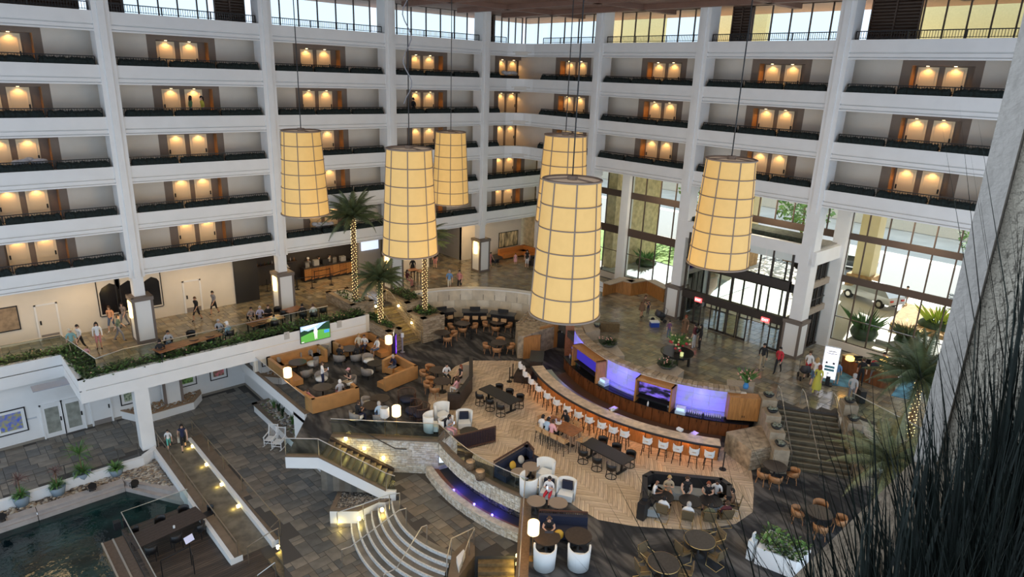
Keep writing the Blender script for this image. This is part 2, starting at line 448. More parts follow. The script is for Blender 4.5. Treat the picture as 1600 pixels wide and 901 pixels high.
for i in range(4):
    y0 = ([YW]+YB)[i]-.45; y1 = YB[i]+.45
    if i == 0: window(0, ((XW,y0),(XW,y1),F[7],ZC), [.16,.32,.48,.64,.8])
    elif i == 1: window(0, ((XW,y0),(XW,y1+.9),F[7],ZC), [.18,.36,.54,.72,.9]); louvre((XW,y1+.85),(XW,y1),F[7],ZC,'brown slatted shutter ending the second roof window')
    elif i == 2: louvre((XW,y0-.3),(XW,y0-1.7),F[7],ZC,'brown slatted shutter before the third roof window'); window(0, ((XW,y0-1.8),(XW,y1),F[7],ZC), [.2,.4,.6,.8])
    else: louvre((XW,y0),(XW,y0-2.6),F[7],ZC,'large brown slatted shutter before the last roof window'); window(0, ((XW,y0-2.7),(XW,y1),F[7],ZC), [.2,.4,.6,.8])
m = MB()
m.b2((4,-2,ZC),(47,50,ZC+.3)); m.b2((-14,26,ZC),(4,50,ZC+.3)); st(m, 'ceiling', CEILB)
m = MB()
for x in (29, 34, 38.5): m.b2((x-.25,-2,ZC-.3),(x+.25,44,ZC))
for y in (12, 21, 30, 38.5): m.b2((26,y-.25,ZC-.3),(42,y+.25,ZC))
m.b2((3.8,-2,ZC-.6),(4.2,26,ZC)); m.b2((-14,26,ZC-.6),(4,26.4,ZC)); st(m, 'ceiling', CEILB)
# lobby walls under the left facade
YL = 47.1
m = MB(); m.b2((-12,YL,ZB),(17.0,YL+.3,F[2]-.3)); m.b2((36.9,YL,ZB),(44.3,YL+.3,F[2]-.3)); m.b2((29.3,YL-.1,ZB),(33.2,YL+.3,F[2]-.3)); st(m, 'wall_back', CREAM)
m = MB(); m.b2((17.0,50.5,ZB),(37.2,50.8,F[2]-.3)); m.b2((36.9,YL,ZB),(37.2,50.8,F[2]-.3)); m.b2((27.2,48.6,ZB),(29.3,48.9,F[2]-.3)); st(m, 'wall_back', mat('grey_wall',(.28,.27,.26),.7))
m = MB(); m.b2((16.3,YL-.12,ZB),(18.0,YL,F[2]-.3)); m.b2((17.0,YL,ZB),(17.3,50.5,F[2]-.3)); st(m, 'wall_back', CHAR)
m = MB(); m.b2((-12,YA+.3,F[2]-.36),(44.3,51,F[2]-.30)); st(m, 'ceiling', WHITE)
# ends that close the building behind the corridors
m = MB(); m.b2((44.45,-1.5,F[4]-.3),(44.6,48,F[7])); m.b2((-12,47.6,F[2]),(44.6,47.8,F[7])); st(m, 'wall_outer', CREAM)

m = MB(); m.b2((49.5,2.0,F[7]-1),(50,16.6,8)); m.b2((49.5,27.0,F[7]-1),(50,32.2,8)); m.b2((50.5,37,F[7]-1),(51,42.5,8)); st(m,'wall_beyond',mat('wing_stucco',(.62,.54,.30),.9,noise=.05))
# ================================================================ levels: lobby, lounge, landing, pool
def xy(p): return (p[0], p[1])
ZT = ZB+.25                                     # top of the lobby edge band
e0 = P(95,555,ZT); e1 = P(107,572,ZT); e2 = P(204,577,ZT); e3 = P(571,492,ZT)
yl = P(0,572.5,ZT).y*.5+e0.y*.5; yf = (e2.y+e3.y)/2
EDGE = [(-12,yl),(e0.x,yl),(e1.x,yf+.05),(e2.x,yf),(e3.x,yf)]
BC, BR = (26.41,31.85), 8.6                      # curved bench wall
KC = (38.4,21.87)                                # bar centre
KR = {'cap':8.98,'wall':9.25,'back':10.42,'front':13.0}
def arcpts(c, r, a0, a1, n): return [(c[0]+r*math.cos(math.radians(a0+(a1-a0)*i/n)), c[1]+r*math.sin(math.radians(a0+(a1-a0)*i/n))) for i in range(n+1)]
EDGI=[(-12,yl+.1),(e0.x+.2,yl+.1),(e1.x+.2,yf+.15),(e2.x,yf+.12),(21.9,yf+.12),(21.9,41.0),(25.35,41.0),(25.35,42.0),(27.0,42.0),(27.0,40.9)]
lobby = [(-12,51)]+EDGI+arcpts(BC,BR,80,20,16)+arcpts(KC,KR['cap'],146,216,24)+[xy(P(1212,632,ZB)),xy(P(1250,638,ZB)),xy(P(1306,645,ZB)),xy(P(1345,655,ZB)),xy(P(1432,697,ZB)),(36.5,4),(44.3,4),(44.3,51)]
def inside(p, poly):
    x,y=p; c=False; n=len(poly)
    for i in range(n):
        x1,y1=poly[i]; x2,y2=poly[i-1]
        if (y1>y)!=(y2>y) and x<(x2-x1)*(y-y1)/(y2-y1)+x1: c=not c
    return c
SL = [mat('slate_%d' % i, c, .34, noise=.3, scale=1.5, bump=.12, bscale=8) for i, c in enumerate([(.17,.155,.13),(.125,.12,.108),(.21,.185,.15),(.16,.135,.105),(.10,.10,.095)])]
SLW = [mat('lobby_slate_%d' % i, c, .22, noise=.3, scale=1.5, bump=.08, bscale=8, coat=.5) for i, c in enumerate([(.27,.235,.165),(.21,.195,.15),(.31,.27,.19),(.25,.20,.13),(.18,.17,.14)])]
def tiles(floor, poly, z, g, mats, seed, limit=300, th=.03, holes=()):
    """random ashlar slabs with open joints; the slabs nearest the camera are parts, the rest one joined part"""
    rnd = random.Random(seed); xs=[p[0] for p in poly]; ys=[p[1] for p in poly]
    x0,y0=min(xs),min(ys); nx=int((max(xs)-x0)/g)+1; ny=int((max(ys)-y0)/g)+1
    used=set(); out=[]; shapes=[(2,2),(3,2),(2,3),(2,1),(1,2),(1,1),(3,3),(2,2),(3,2)]
    for j in range(ny):
        for i in range(nx):
            if (i,j) in used: continue
            sh=[s for s in shapes]; rnd.shuffle(sh); sh.append((1,1))
            for (w,h) in sh:
                if all((i+a,j+b) not in used for a in range(w) for b in range(h)): break
            for a in range(w):
                for b in range(h): used.add((i+a,j+b))
            cx=x0+(i+w/2)*g; cy=y0+(j+h/2)*g
            ok=all(inside((cx+sx*(w*g/2-.02),cy+sy*(h*g/2-.02)),poly) for sx in (-1,1) for sy in (-1,1)) and not any(inside((cx,cy),q) for q in holes)
            if ok: out.append((cx,cy,w,h,rnd.randrange(len(mats)),rnd.uniform(-.004,.004)))
    def vis(t):
        v=Vector((t[0],t[1],z)); dz=v.dot(_d)
        if dz<1: return 1e9
        px=800+FPX*v.dot(_r2)/dz; py=450-FPX*v.dot(_u2)/dz
        return dz/(t[2]*t[3])**.25+(0 if -5<px<1500 and 0<py<905 else 1e4)
    out.sort(key=vis); cache={}
    for (cx,cy,w,h,mi,dz) in out[:limit]:
        if (w,h,mi) not in cache:
            cache[(w,h,mi)] = MB().b2((-w*g/2+.012,-h*g/2+.012,-th),(w*g/2-.012,h*g/2-.012,0)).mesh('slab',mats[mi])
        o=bpy.data.objects.new('slab',cache[(w,h,mi)]); C.objects.link(o); o.parent=floor; o.location=(cx,cy,z+dz)
    m=MB()
    for (cx,cy,w,h,mi,dz) in out[limit:]:
        m.cur=mi; m.b2((cx-w*g/2+.012,cy-h*g/2+.012,z-th),(cx+w*g/2-.012,cy+h*g/2-.012,z+dz))
    if m.v: m.build('slabs', mats, floor, kind='stuff')
YU0=43.75
fl = st(MB().prism(lobby, ZB-.45, ZB-.012), 'floor', GROUT)
tiles(fl, lobby, ZB, .26, SLW, 3)
# white edge band of the lobby level with its groove and planting
def edgeband(path, z0, z1, zg, nm):
    m=MB()
    for a,b in zip(path[:-1],path[1:]):
        a=Vector((*a,0)); b=Vector((*b,0)); t=(b-a).normalized(); n=Vector((-t.y,t.x,0))
        for (q0,q1,o) in ((zg+.06,z1,0),(zg,zg+.06,.10),(z0,zg,0)):
            m.prism([xy(a+n*o),xy(b+n*o+t*.0),xy(b+n*.3),xy(a+n*.3)],q0,q1)
    return st(m,nm,WHITE)
edgeband(EDGE, ZB-1.10, ZT, ZB-.42, 'trim_8')
m=MB(); m.prism(EDGI[:4]+[(22.2,yf+.12),(22.2,YU0),(-12,YU0)], ZB-1.0, ZB-.46); st(m,'ceiling',WHITE)
def inset(path,d):
    out=[]
    for i,p in enumerate(path):
        a=Vector(path[max(i-1,0)]); b=Vector(path[min(i+1,len(path)-1)]); t=(b-a).normalized(); out.append((p[0]-t.y*d,p[1]+t.x*d))
    return out
PL0=inset(EDGE,.25); PL1=inset(EDGE,1.15)
def leafstrip(p0s,p1s,z,n,label,size=.16,mats=(LEAF,),name='planting_strip',hh=.28,seed=1,parent=None):
    rnd=random.Random(seed); m=MB()
    segs=[(Vector((*a,0)),Vector((*b,0)),Vector((*c,0)),Vector((*d,0))) for a,b,c,d in zip(p0s[:-1],p0s[1:],p1s[:-1],p1s[1:])]
    ls=[(b-a).length for a,b,_,_ in segs]
    for _ in range(n):
        a,b,c,d=rnd.choices(segs,ls)[0]; u=rnd.random(); v=rnd.random()
        p=(a.lerp(b,u)).lerp(c.lerp(d,u),v); p.z=z+rnd.uniform(0,hh)
        th=rnd.uniform(0,2*PI); s=size*rnd.uniform(.6,1.3); ti=rnd.uniform(.1,.9)
        dx=Vector((math.cos(th),math.sin(th),ti)); sx=Vector((-math.sin(th),math.cos(th),0))
        m.cur=rnd.randrange(len(mats))
        m.add([p,p+dx*s*.5+sx*s*.28,p+dx*s-Vector((0,0,s*.25)),p+dx*s*.5-sx*s*.28],[(0,1,2,3)])
    o=m.build(name,list(mats),parent)
    if parent is None: tag(o,label,'plants',kind='stuff')
    else: o['kind']='stuff'
    return o
bed=MB()
for a,b,c,d in zip(PL0[:-1],PL0[1:],PL1[:-1],PL1[1:]): bed.prism([a,b,d,c],ZB-.1,ZT-.05)
st(bed,'trim_9',GROUT)
leafstrip([(p[0],p[1]-.2) for p in PL0],[(p[0],p[1]+.0) for p in PL1],ZT-.05,6500,'low dark green planting along the lobby balcony edge',.20,(LEAF,LEAF,LEAF2))
m=MB(); rnd=random.Random(5)
for _ in range(24):
    i=rnd.choices(range(4),[8,1,4,14])[0]; u=rnd.random(); a=Vector((*PL0[i],0)).lerp(Vector((*PL0[i+1],0)),u); b=Vector((*PL1[i],0)).lerp(Vector((*PL1[i+1],0)),u); p=a.lerp(b,rnd.random())
    m.ell((p.x,p.y,ZT+.22),(.045,.045,.04),6,4)
tag(m.build('flower_heads',mat('flower_pink',(.65,.38,.26),.6)),'tiny pinkish flower heads dotted through the balcony planting','flowers',kind='stuff')
def guard(label,pts,z,h=1.0,post=1.5,rail=STEEL,name='glass_guard',zs=None,posts=True,rw=.045):
    """glass balustrade along plan points; zs optional base height per point"""
    zs=zs or [z]*len(pts)
    g=thing(name,label,'railing',(pts[0][0],pts[0][1],zs[0])); o=Vector((pts[0][0],pts[0][1],zs[0]))
    tp=[Vector((p[0],p[1],zz+h))-o for p,zz in zip(pts,zs)]; bp=[Vector((p[0],p[1],zz+.06))-o for p,zz in zip(pts,zs)]
    MB().tube(tp,rw*.55,6).build('handrail',rail,g)
    pm=MB()
    for i in range(len(pts)-1):
        n=max(1,round((tp[i+1]-tp[i]).length/post))
        for k in range(n):
            a0=tp[i].lerp(tp[i+1],k/n); a1=tp[i].lerp(tp[i+1],(k+1)/n); b0=bp[i].lerp(bp[i+1],k/n); b1=bp[i].lerp(bp[i+1],(k+1)/n)
            q=(a1-a0)*.008
            t=(a1-a0).normalized(); nn=Vector((-t.y,t.x,0)); nn=nn.normalized()*.006 if nn.length>0 else Vector((.006,0,0))
            v=[b0+q,b1-q,a1-q,a0+q]; vs=[p-nn for p in v]+[p+nn for p in v]
            MB().add(vs,[(3,2,1,0),(4,5,6,7),(0,1,5,4),(1,2,6,5),(2,3,7,6),(3,0,4,7)]).build('glass_panel',RAILG,g)
            if posts: MB().bar(b0-Vector((0,0,.06)),a0,.03).build('post',rail,g)
    return g
PG=inset(EDGE,1.2)
guard('long glass guard behind the planting of the lobby balcony edge',[(-12,PG[0][1])]+PG[1:4]+[(e3.x-2.2,PG[4][1])],ZB,1.05,3.0,posts=False)
# lounge level --------------------------------------------------
FC,FR=(28.54,22.04),10.67                        # fountain wall circle
LX=14.2
S_tl=P(501,713,ZL); S_tr=P(517,682,ZL); W1=P(640,685,ZL); W2=P(685,690,ZL); SLc=P(448,712,ZL)
ST=(W2-S_tr).normalized(); ST.z=0; ST.normalize(); SNV=Vector((ST.y,-ST.x,0))           # stair direction (down) and its right side
swid=abs((S_tr-S_tl).dot(SNV)); S_tl=S_tr+SNV*swid*(1 if (S_tl-S_tr).dot(SNV)>0 else -1)
if (S_tl-S_tr).dot(SNV)<0: SNV=-SNV
farc=arcpts(FC,FR,163,199,18)
FE=P(819,779,ZL); FE2=P(811,900,ZL)
dirE=(FE2-FE).normalized(); FE3=FE+dirE*12
lounge=[(LX+.12,41.2),(44.3,41.2),(44.3,3.2),xy(FE3)]+[xy(FE)]+list(reversed(farc))+[xy(W1),xy(S_tr),xy(S_tl),xy(SLc),(LX+.12,31.9)]
# carpet with darker brush-stroke pattern
def carpetmat():
    m=CARPET; nt=m.node_tree; b=nt.nodes['Principled BSDF']; g=nt.nodes.new('ShaderNodeNewGeometry')
    mp=nt.nodes.new('ShaderNodeMapping'); mp.inputs['Scale'].default_value=(.55,.25,.5); mp.inputs['Rotation'].default_value=(0,0,.6)
    n=nt.nodes.new('ShaderNodeTexNoise'); n.inputs['Scale'].default_value=1.1; n.inputs['Detail'].default_value=5; n.inputs['Distortion'].default_value=1.6
    w=nt.nodes.new('ShaderNodeTexWave'); w.inputs['Scale'].default_value=1.4; w.inputs['Distortion'].default_value=9; w.inputs['Detail'].default_value=2
    r=nt.nodes.new('ShaderNodeValToRGB'); r.color_ramp.elements[0].position=.42; r.color_ramp.elements[0].color=(.022,.025,.031,1); r.color_ramp.elements[1].position=.6; r.color_ramp.elements[1].color=(.125,.122,.12,1)
    r2=nt.nodes.new('ShaderNodeValToRGB'); r2.color_ramp.elements[0].color=(.45,.45,.45,1); r2.color_ramp.elements[1].position=.55
    mx=nt.nodes.new('ShaderNodeMix'); mx.data_type='RGBA'; mx.blend_type='MULTIPLY'; mx.inputs[0].default_value=.7
    nt.links.new(g.outputs['Position'],mp.inputs['Vector']); nt.links.new(mp.outputs[0],n.inputs['Vector']); nt.links.new(mp.outputs[0],w.inputs['Vector'])
    nt.links.new(n.outputs['Fac'],r.inputs['Fac']); nt.links.new(w.outputs['Fac'],r2.inputs['Fac']); nt.links.new(r.outputs[0],mx.inputs[6]); nt.links.new(r2.outputs[0],mx.inputs[7]); nt.links.new(mx.outputs[2],b.inputs['Base Color'])
carpetmat()
st(MB().prism(lounge,ZL-.4,ZL-.01),'floor',GROUT)
from mathutils.geometry import tessellate_polygon
def holed(outer, inner, z, nm, m):
    o=[Vector((*p,z)) for p in outer]; i=[Vector((*p,z)) for p in inner]
    tr=tessellate_polygon([o,i]); pts=o+i; mb=MB()
    fs=[]
    for t in tr:
        a,b,c=(pts[k] for k in t)
        fs.append(t if (b-a).cross(c-a).z>0 else tuple(reversed(t)))
    mb.add(pts,fs); n=len(inner)
    mb.add([(p.x,p.y,z) for p in i]+[(p.x,p.y,z-.02) for p in i],[(k,(k+1)%n,n+(k+1)%n,n+k) for k in range(n)])
    return st(mb,nm,m)
# oak herringbone island
HB=[xy(P(x,y,ZL)) for x,y in [(736,563),(812,563),(835,600),(900,650),(1000,690),(1150,700),(1172,715),(1178,765),(1176,800),(1150,818),(1105,827),(1060,827),(990,822),(935,812),(905,795),(868,770),(800,740),(745,720),(708,695),(682,668),(668,640),(670,614),(690,590),(712,572)]]
holed(lounge,HB,ZL+.012,'floor',CARPET)
hf=st(MB().prism(HB,ZL-.01,ZL-.006),'floor',mat('plank_joint',(.16,.11,.07),.7))
PK=[mat('oak_plank_%d'%i,c,.36,noise=.25,scale=2,stretch=(.6,4,1)) for i,c in enumerate([(.58,.475,.35),(.64,.535,.40),(.52,.42,.30),(.61,.505,.385)])]
def herring(floor,poly,z):
    L,w=1.26,.21; u=math.radians(41); ex=Vector((math.cos(u),math.sin(u),0)); ey=Vector((-ex.y,ex.x,0))
    c=Vector((sum(p[0] for p in poly)/len(poly),sum(p[1] for p in poly)/len(poly),0)); rnd=random.Random(2); out=[]
    k=int(L/w)
    for i in range(-60,60):
        for j in range(-14,14):
            for o in (0,1):
                ox=i*w+j*L; oy=i*w-j*L
                if o==0: p=(ox+L/2,oy+w/2); a=0
                else: p=(ox+w/2,oy+w+L/2); a=1
                q=c+ex*p[0]+ey*p[1]
                hv=(ex if a==0 else ey)*(L/2)
                if any(inside((r_.x,r_.y),poly) for r_ in (q,q+hv,q-hv)): out.append((q,a,rnd.randrange(4)))
    return out,L,w,u
hb,hl,hw,hu=herring(hf,HB,ZL)
def hvis(t): return t[0].length+ (0 if True else 0)
hb.sort(key=hvis); cache={}
for q,a,mi in hb[:300]:
    if mi not in cache: cache[mi]=MB().b2((-hl/2+.008,-hw/2+.008,0),(hl/2-.008,hw/2-.008,.010)).mesh('plank',PK[mi])
    o=bpy.data.objects.new('plank',cache[mi]); C.objects.link(o); o.parent=hf; o.location=(q.x,q.y,ZL-.006); o.rotation_euler=(0,0,hu+(PI/2 if a else 0))
m=MB()
for q,a,mi in hb[300:]:
    m.cur=mi; m.box((q.x,q.y,ZL-.001),(hl-.016,hw-.016,.010),hu+(PI/2 if a else 0))
m.build('planks',PK,hf,kind='stuff')
# TV wall, side walls below the lobby
m=MB(); m.b2((LX,yf+.02,ZL),(22.4,yf+.3,ZT)); st(m,'wall_lounge',CREAM)
YU=43.8
m=MB(); m.b2((-12,YU,ZP),(15.3,YU+.3,ZB-.45)); st(m,'wall_under',WHITE)
m=MB(); m.b2((-12,YU-.03,ZP),(15.3,YU,ZP+.16)); st(m,'baseboard_under',mat('stone_base',(.26,.23,.19),.6))
m=MB(); m.b2((15.25,29.8,ZP),(15.5,YU,ZL)); st(m,'wall_side',WHITE)
m=MB(); m.b2((15.20,29.8,ZP),(15.25,YU,ZP+.16)); st(m,'baseboard_side',MATS['stone_base'])
# white lounge slab edge
m=MB(); m.b2((LX,32.0,ZL-.62),(LX+.25,41.2,ZL+.02)); st(m,'trim_10',WHITE)
m=MB(); m.b2((LX,32.0,ZL+.0),(LX+.55,41.0,ZL+.05)); st(m,'trim_11',CAPB)
guard('glass guard on the brown lounge ledge in front of tan booth',[(LX+.12,40.6),(LX+.12,33.0),(LX+.12,32.1)],ZL+.05,1.0,2.2,posts=False)
m=MB(); m.cyl(LX+.05,40.9,ZL,ZB-1.0,.09); st(m,'column',WHITE)
# pool level floor
pool=[(-12,yl+2.0),(-12,YU),(15.3,YU),(15.3,29.8)]
pf=[xy(P(0,784,ZP)),xy(P(241,699,ZP)),xy(P(300,690,ZP)),xy(P(437,838,ZP)),xy(P(447,905,ZP)),xy(P(452,960,ZP)),(20,12),(22,20),xy(P(705,905,ZP)),(18,28),(15.3,29.8),(15.3,YU),(-12,YU),(-12,P(0,784,ZP).y)]
fp=st(MB().prism(pf,ZP-.5,ZP-.012),'floor',GROUT)
hole=[(14.1,29.7),(15.5,29.7),(15.5,40),(14.1,40)]
tiles(fp,pf,ZP,.30,SL,11)
# ================================================================ stairs, fountain, planters, pool
def pebbles(poly,z,n,smin,smax,mats,label,seed,name='river_pebbles',hh=.05):
    rnd=random.Random(seed); xs=[p[0] for p in poly]; ys=[p[1] for p in poly]; m=MB(); k=0; t=0
    while k<n and t<n*20:
        t+=1; x=rnd.uniform(min(xs),max(xs)); y=rnd.uniform(min(ys),max(ys))
        if not inside((x,y),poly): continue
        k+=1; s=rnd.uniform(smin,smax); m.cur=rnd.randrange(len(mats))
        m.ell((x,y,z+rnd.uniform(0,hh)),(s,s*rnd.uniform(.6,.95),s*.55),6,4)
    return tag(m.build(name,mats),label,'pebbles',kind='stuff')
PEB=[mat('pebble_%d'%i,c,.6) for i,c in enumerate([(.42,.36,.28),(.26,.19,.13),(.50,.45,.37),(.13,.10,.08),(.34,.25,.16),(.20,.19,.17)])]
PEBD=[mat('pebble_dark_%d'%i,c,.5) for i,c in enumerate([(.12,.10,.08),(.30,.26,.21),(.05,.045,.04),(.20,.17,.13)])]
NOS=mat('pale_nosing',(.62,.62,.60),.6,noise=.2,scale=12)
def steplight(loc,label,dirv,w=22,size=.13):
    o=MB().box((0,0,0),(size,size,.16)).build('step_light',STEPL,loc=loc); tag(o,label,'step light')
    d=Vector(dirv); point('step_glow',Vector(loc)+d*.25-Vector((0,0,.05)),w*.5,(1,.76,.18),.13)
# main stairs from lounge to landing
NR=12; TR=.30; RH=(ZL-ZM)/NR
sm=st(MB().prism([xy(S_tr),xy(S_tl),xy(S_tl+ST*.01),xy(S_tr+ST*.01)],ZM,ZL-.02),'stairs',GROUT)
for i in range(NR-1):
    a=S_tr+ST*(i*TR); b=S_tl+ST*(i*TR); c=b+ST*TR; d=a+ST*TR; z=ZL-RH*(i+1)
    m=MB(); m.prism([xy(a),xy(b),xy(c),xy(d)],ZM-.05,z)
    t=m.build('step',SL[i%4],sm)
    m=MB(); n0=c-ST*.06; n1=d-ST*.06; m.prism([xy(n0),xy(c+ST*.01),xy(d+ST*.01),xy(n1)],z-.04,z+.006); m.build('nosing',CAPB,t)
SE=(NR-1)*TR
# white stringer with brown cap on the open side
m=MB(); a=S_tl; b=S_tl+ST*SE
for (o0,o1,z0,z1,M_) in ((0,.22,-.55,.08,WHITE),):
    p=[xy(a+SNV*o0),xy(b+SNV*o0),xy(b+SNV*o1),xy(a+SNV*o1)]
    m.prism(p,[ZL+z0,ZM+z0+.2,ZM+z0+.2,ZL+z0],[ZL+z1,ZM+z1+RH,ZM+z1+RH,ZL+z1])
c0=SLc; m.prism([xy(c0),xy(a),xy(a+SNV*.22),xy(c0+SNV*.22)],ZL-.55,ZL+.08)
m.prism([xy(b),xy(b+ST*.5),xy(b+ST*.5+SNV*.22),xy(b+SNV*.22)],ZM-.3,ZM+.22)
st(m,'trim_12',WHITE)
m=MB(); p=[xy(a-SNV*.06),xy(b-SNV*.06),xy(b+SNV*.24),xy(a+SNV*.24)]
m.prism(p,[ZL+.08,ZM+.08+RH,ZM+.08+RH,ZL+.08],[ZL+.12,ZM+.12+RH,ZM+.12+RH,ZL+.12])
m.prism([xy(c0-SNV*.06),xy(a-SNV*.06),xy(a+SNV*.24),xy(c0+SNV*.24)],ZL+.08,ZL+.12); st(m,'trim_13',CAPB)
guard('glass guard with steel rail sloping down the open side of the main stairs',[xy(c0+SNV*.1),xy(a+SNV*.1),xy(b+SNV*.1),xy(b+ST*.45+SNV*.1)],0,.95,1.3,zs=[ZL+.1,ZL+.1,ZM+.1+RH,ZM+.12])
# support wall beneath the overhanging lounge corner
m=MB(); m.prism([(14.2,33.5),(14.2,29.75),(14.75,29.3),(16.5,27.6),(16.5,33.5)],ZP,ZL-.4); st(m,'wall_support',WHITE)
m=MB(); m.prism([(14.15,33.5),(14.15,29.72),(14.74,29.22),(16.5,27.5),(16.5,33.5)],ZP,ZP+.14); st(m,'baseboard_support',MATS['stone_base'])
# stone retaining wall beside the stairs, curved fountain wall
m=MB(); n_=Vector((ST.y,-ST.x,0)); n_=SNV
def sidewall(a,b,z0a,z0b,z1,th,mt,nm):
    t=(b-a).normalized(); n=-SNV
    return st(MB().prism([xy(a),xy(b),xy(b+n*th),xy(a+n*th)],[z0a,z0b,z0b,z0a],z1),nm,mt)
rubble=MB(); rnd=random.Random(4)
def rubble_face(a,b,zlo,zhi,nrm,size=(.16,.34),hh=(.08,.15),proud=.035):
    """small uneven stones laid on a wall face between plan points a and b; zlo(u) gives the foot"""
    L=(b-a).length; t=(b-a)/L; z=min(zlo(0),zlo(1))
    while z<zhi-.05:
        h=min(rnd.uniform(*hh),zhi-z); u=-rnd.uniform(0,.2)
        while u<L:
            w=rnd.uniform(*size); u0=max(u,0); u1=min(u+w,L)
            if u1-u0>.05 and z+h>zlo((u0+u1)/2/L):
                p=a+t*((u0+u1)/2); rubble.cur=rnd.randrange(3); d=proud*rnd.uniform(.4,1.2)
                rubble.box((p.x+nrm.x*d/2,p.y+nrm.y*d/2,z+h/2),(u1-u0-.018,d+.02,h-.018),math.atan2(t.y,t.x))
            u+=w
        z+=h
SW=sidewall(S_tr,W2,ZM,ZM,ZL-.02,.3,STONEW,'wall_stairs')
rubble_face(S_tr,W2,lambda u:ZM+max(0,(1-u*(W2-S_tr).length/3.5))*1.9-.02,ZL-.04,SNV)
A0,A1=math.radians(163),math.radians(199)
m=MB(); m.arc(FC,FR-.25,FR,A0,A1,ZL-.82,ZL-.02,30); fw=st(m,'wall_fountain',STONEW)
for i in range(24):
    b0=A0+(A1-A0)*i/24; b1=A0+(A1-A0)*(i+1)/24
    pa=Vector((FC[0]+FR*math.cos(b0),FC[1]+FR*math.sin(b0),0)); pb=Vector((FC[0]+FR*math.cos(b1),FC[1]+FR*math.sin(b1),0)); mid=(pa+pb)/2; nr=(mid-Vector((*FC,0))).normalized()
    rubble_face(pa,pb,lambda u:ZL-.82,ZL-.04,nr)
    R2=FR+.66; pa=Vector((FC[0]+R2*math.cos(b0),FC[1]+R2*math.sin(b0),0)); pb=Vector((FC[0]+R2*math.cos(b1),FC[1]+R2*math.sin(b1),0))
    rubble_face(pa,pb,lambda u:ZM,ZM+.44,nr)
RUB=[mat('rubble_%d'%i,c,.85,noise=.2,scale=9) for i,c in enumerate([(.66,.60,.50),(.55,.48,.38),(.72,.68,.60)])]
rubble.build('stones',RUB,fw,kind='stuff')
m=MB(); m.arc(FC,FR-.42,FR+.04,A0,A1,ZL-.02,ZL+.05,30); t=-SNV
m.prism([xy(S_tr+SNV*.04),xy(W2+SNV*.04),xy(W2-SNV*.42),xy(S_tr-SNV*.42)],ZL-.02,ZL+.05); st(m,'trim_14',CAPB)
MOS=mat('mosaic',(.05,.045,.03),.25,noise=.95,scale=26,col2=(.004,.004,.004))
m=MB(); m.arc(FC,FR-.75,FR-.6,A0,A1,ZM,ZL-.75,30); m.arc(FC,FR-.6,FR-.25,A0,A1,ZL-.85,ZL-.78,20); wm=st(m,'wall_water',MOS)
m=MB(); rnd=random.Random(9)      # glinting mosaic pieces that stand proud of the water wall
for i in range(1500):
    b=rnd.uniform(A0,A1); z=rnd.uniform(ZM+.3,ZL-.85); r=FR-.595; m.cur=rnd.randrange(3)
    m.box((FC[0]+r*math.cos(b),FC[1]+r*math.sin(b),z),(.02,.09,.06),b)
m.build('mosaic_pieces',[mat('mos_a',(.20,.17,.09),.3),mat('mos_b',(.09,.08,.05),.3),mat('mos_c',(.02,.02,.02),.3)],wm,kind='stuff')
m=MB(); m.arc(FC,FR-.6,FR+.38,A0,A1,ZM,ZM+.22,30); st(m,'trim_15',GROUT)
m=MB(); m.arc(FC,FR+.02,FR+.30,A0,A1,ZM+.22,ZM+.30,30); st(m,'trim_16',mat('terracotta',(.27,.13,.07),.6,noise=.2))
m=MB(); m.arc(FC,FR+.36,FR+.66,A0,A1,ZM,ZM+.45,30); st(m,'wall_basin',STONEW)
m=MB(); m.arc(FC,FR+.34,FR+.69,A0,A1,ZM+.45,ZM+.49,30); st(m,'trim_17',STONEW)
m=MB(); m.prism([xy(P(667,738,ZM)),xy(W2+SNV*.02),xy(W2+Vector((.9,-.2,0))),xy(P(672,735,ZM))],ZM,ZM+.45); st(m,'wall_basin',STONEW)
for i,(x,y) in enumerate([(709,767),(741,789),(769,806)]):
    p=P(x,y,ZM+.28); o=MB(); o.cyl(0,0,0,.10,.05); o=o.build('fountain_light',emis('blue_glow',(.12,.10,1),10),loc=p); tag(o,'small blue underwater light, %s along the fountain ledge'%ORD[i],'fountain light')
    q=Vector((FC[0],FC[1],0))-p; q.z=0; q.normalize(); point('fountain_glow',p+q*.35+Vector((0,0,.25)),16,(.06,.05,1),.05)
# landing
SC2,CR=(19.7,21.9),5.35; CA0,CA1=math.radians(150),math.radians(207)
land=[xy(S_tl+ST*SE),xy(S_tr+ST*SE)]+[xy(W2)]+arcpts(FC,FR+.3,163,199,14)+[xy(P(806,868,ZM)),xy(P(742,868,ZM))]+[xy(P(712,868,ZM))]+list(reversed(arcpts(SC2,CR-.3,150,205,14)))+[xy(P(626,776,ZM))]
lf=st(MB().prism(land,ZP,ZM-.012),'floor',GROUT); tiles(lf,land,ZM,.30,[SL[4],SL[1],SL[3],SL[0]],17,limit=140)
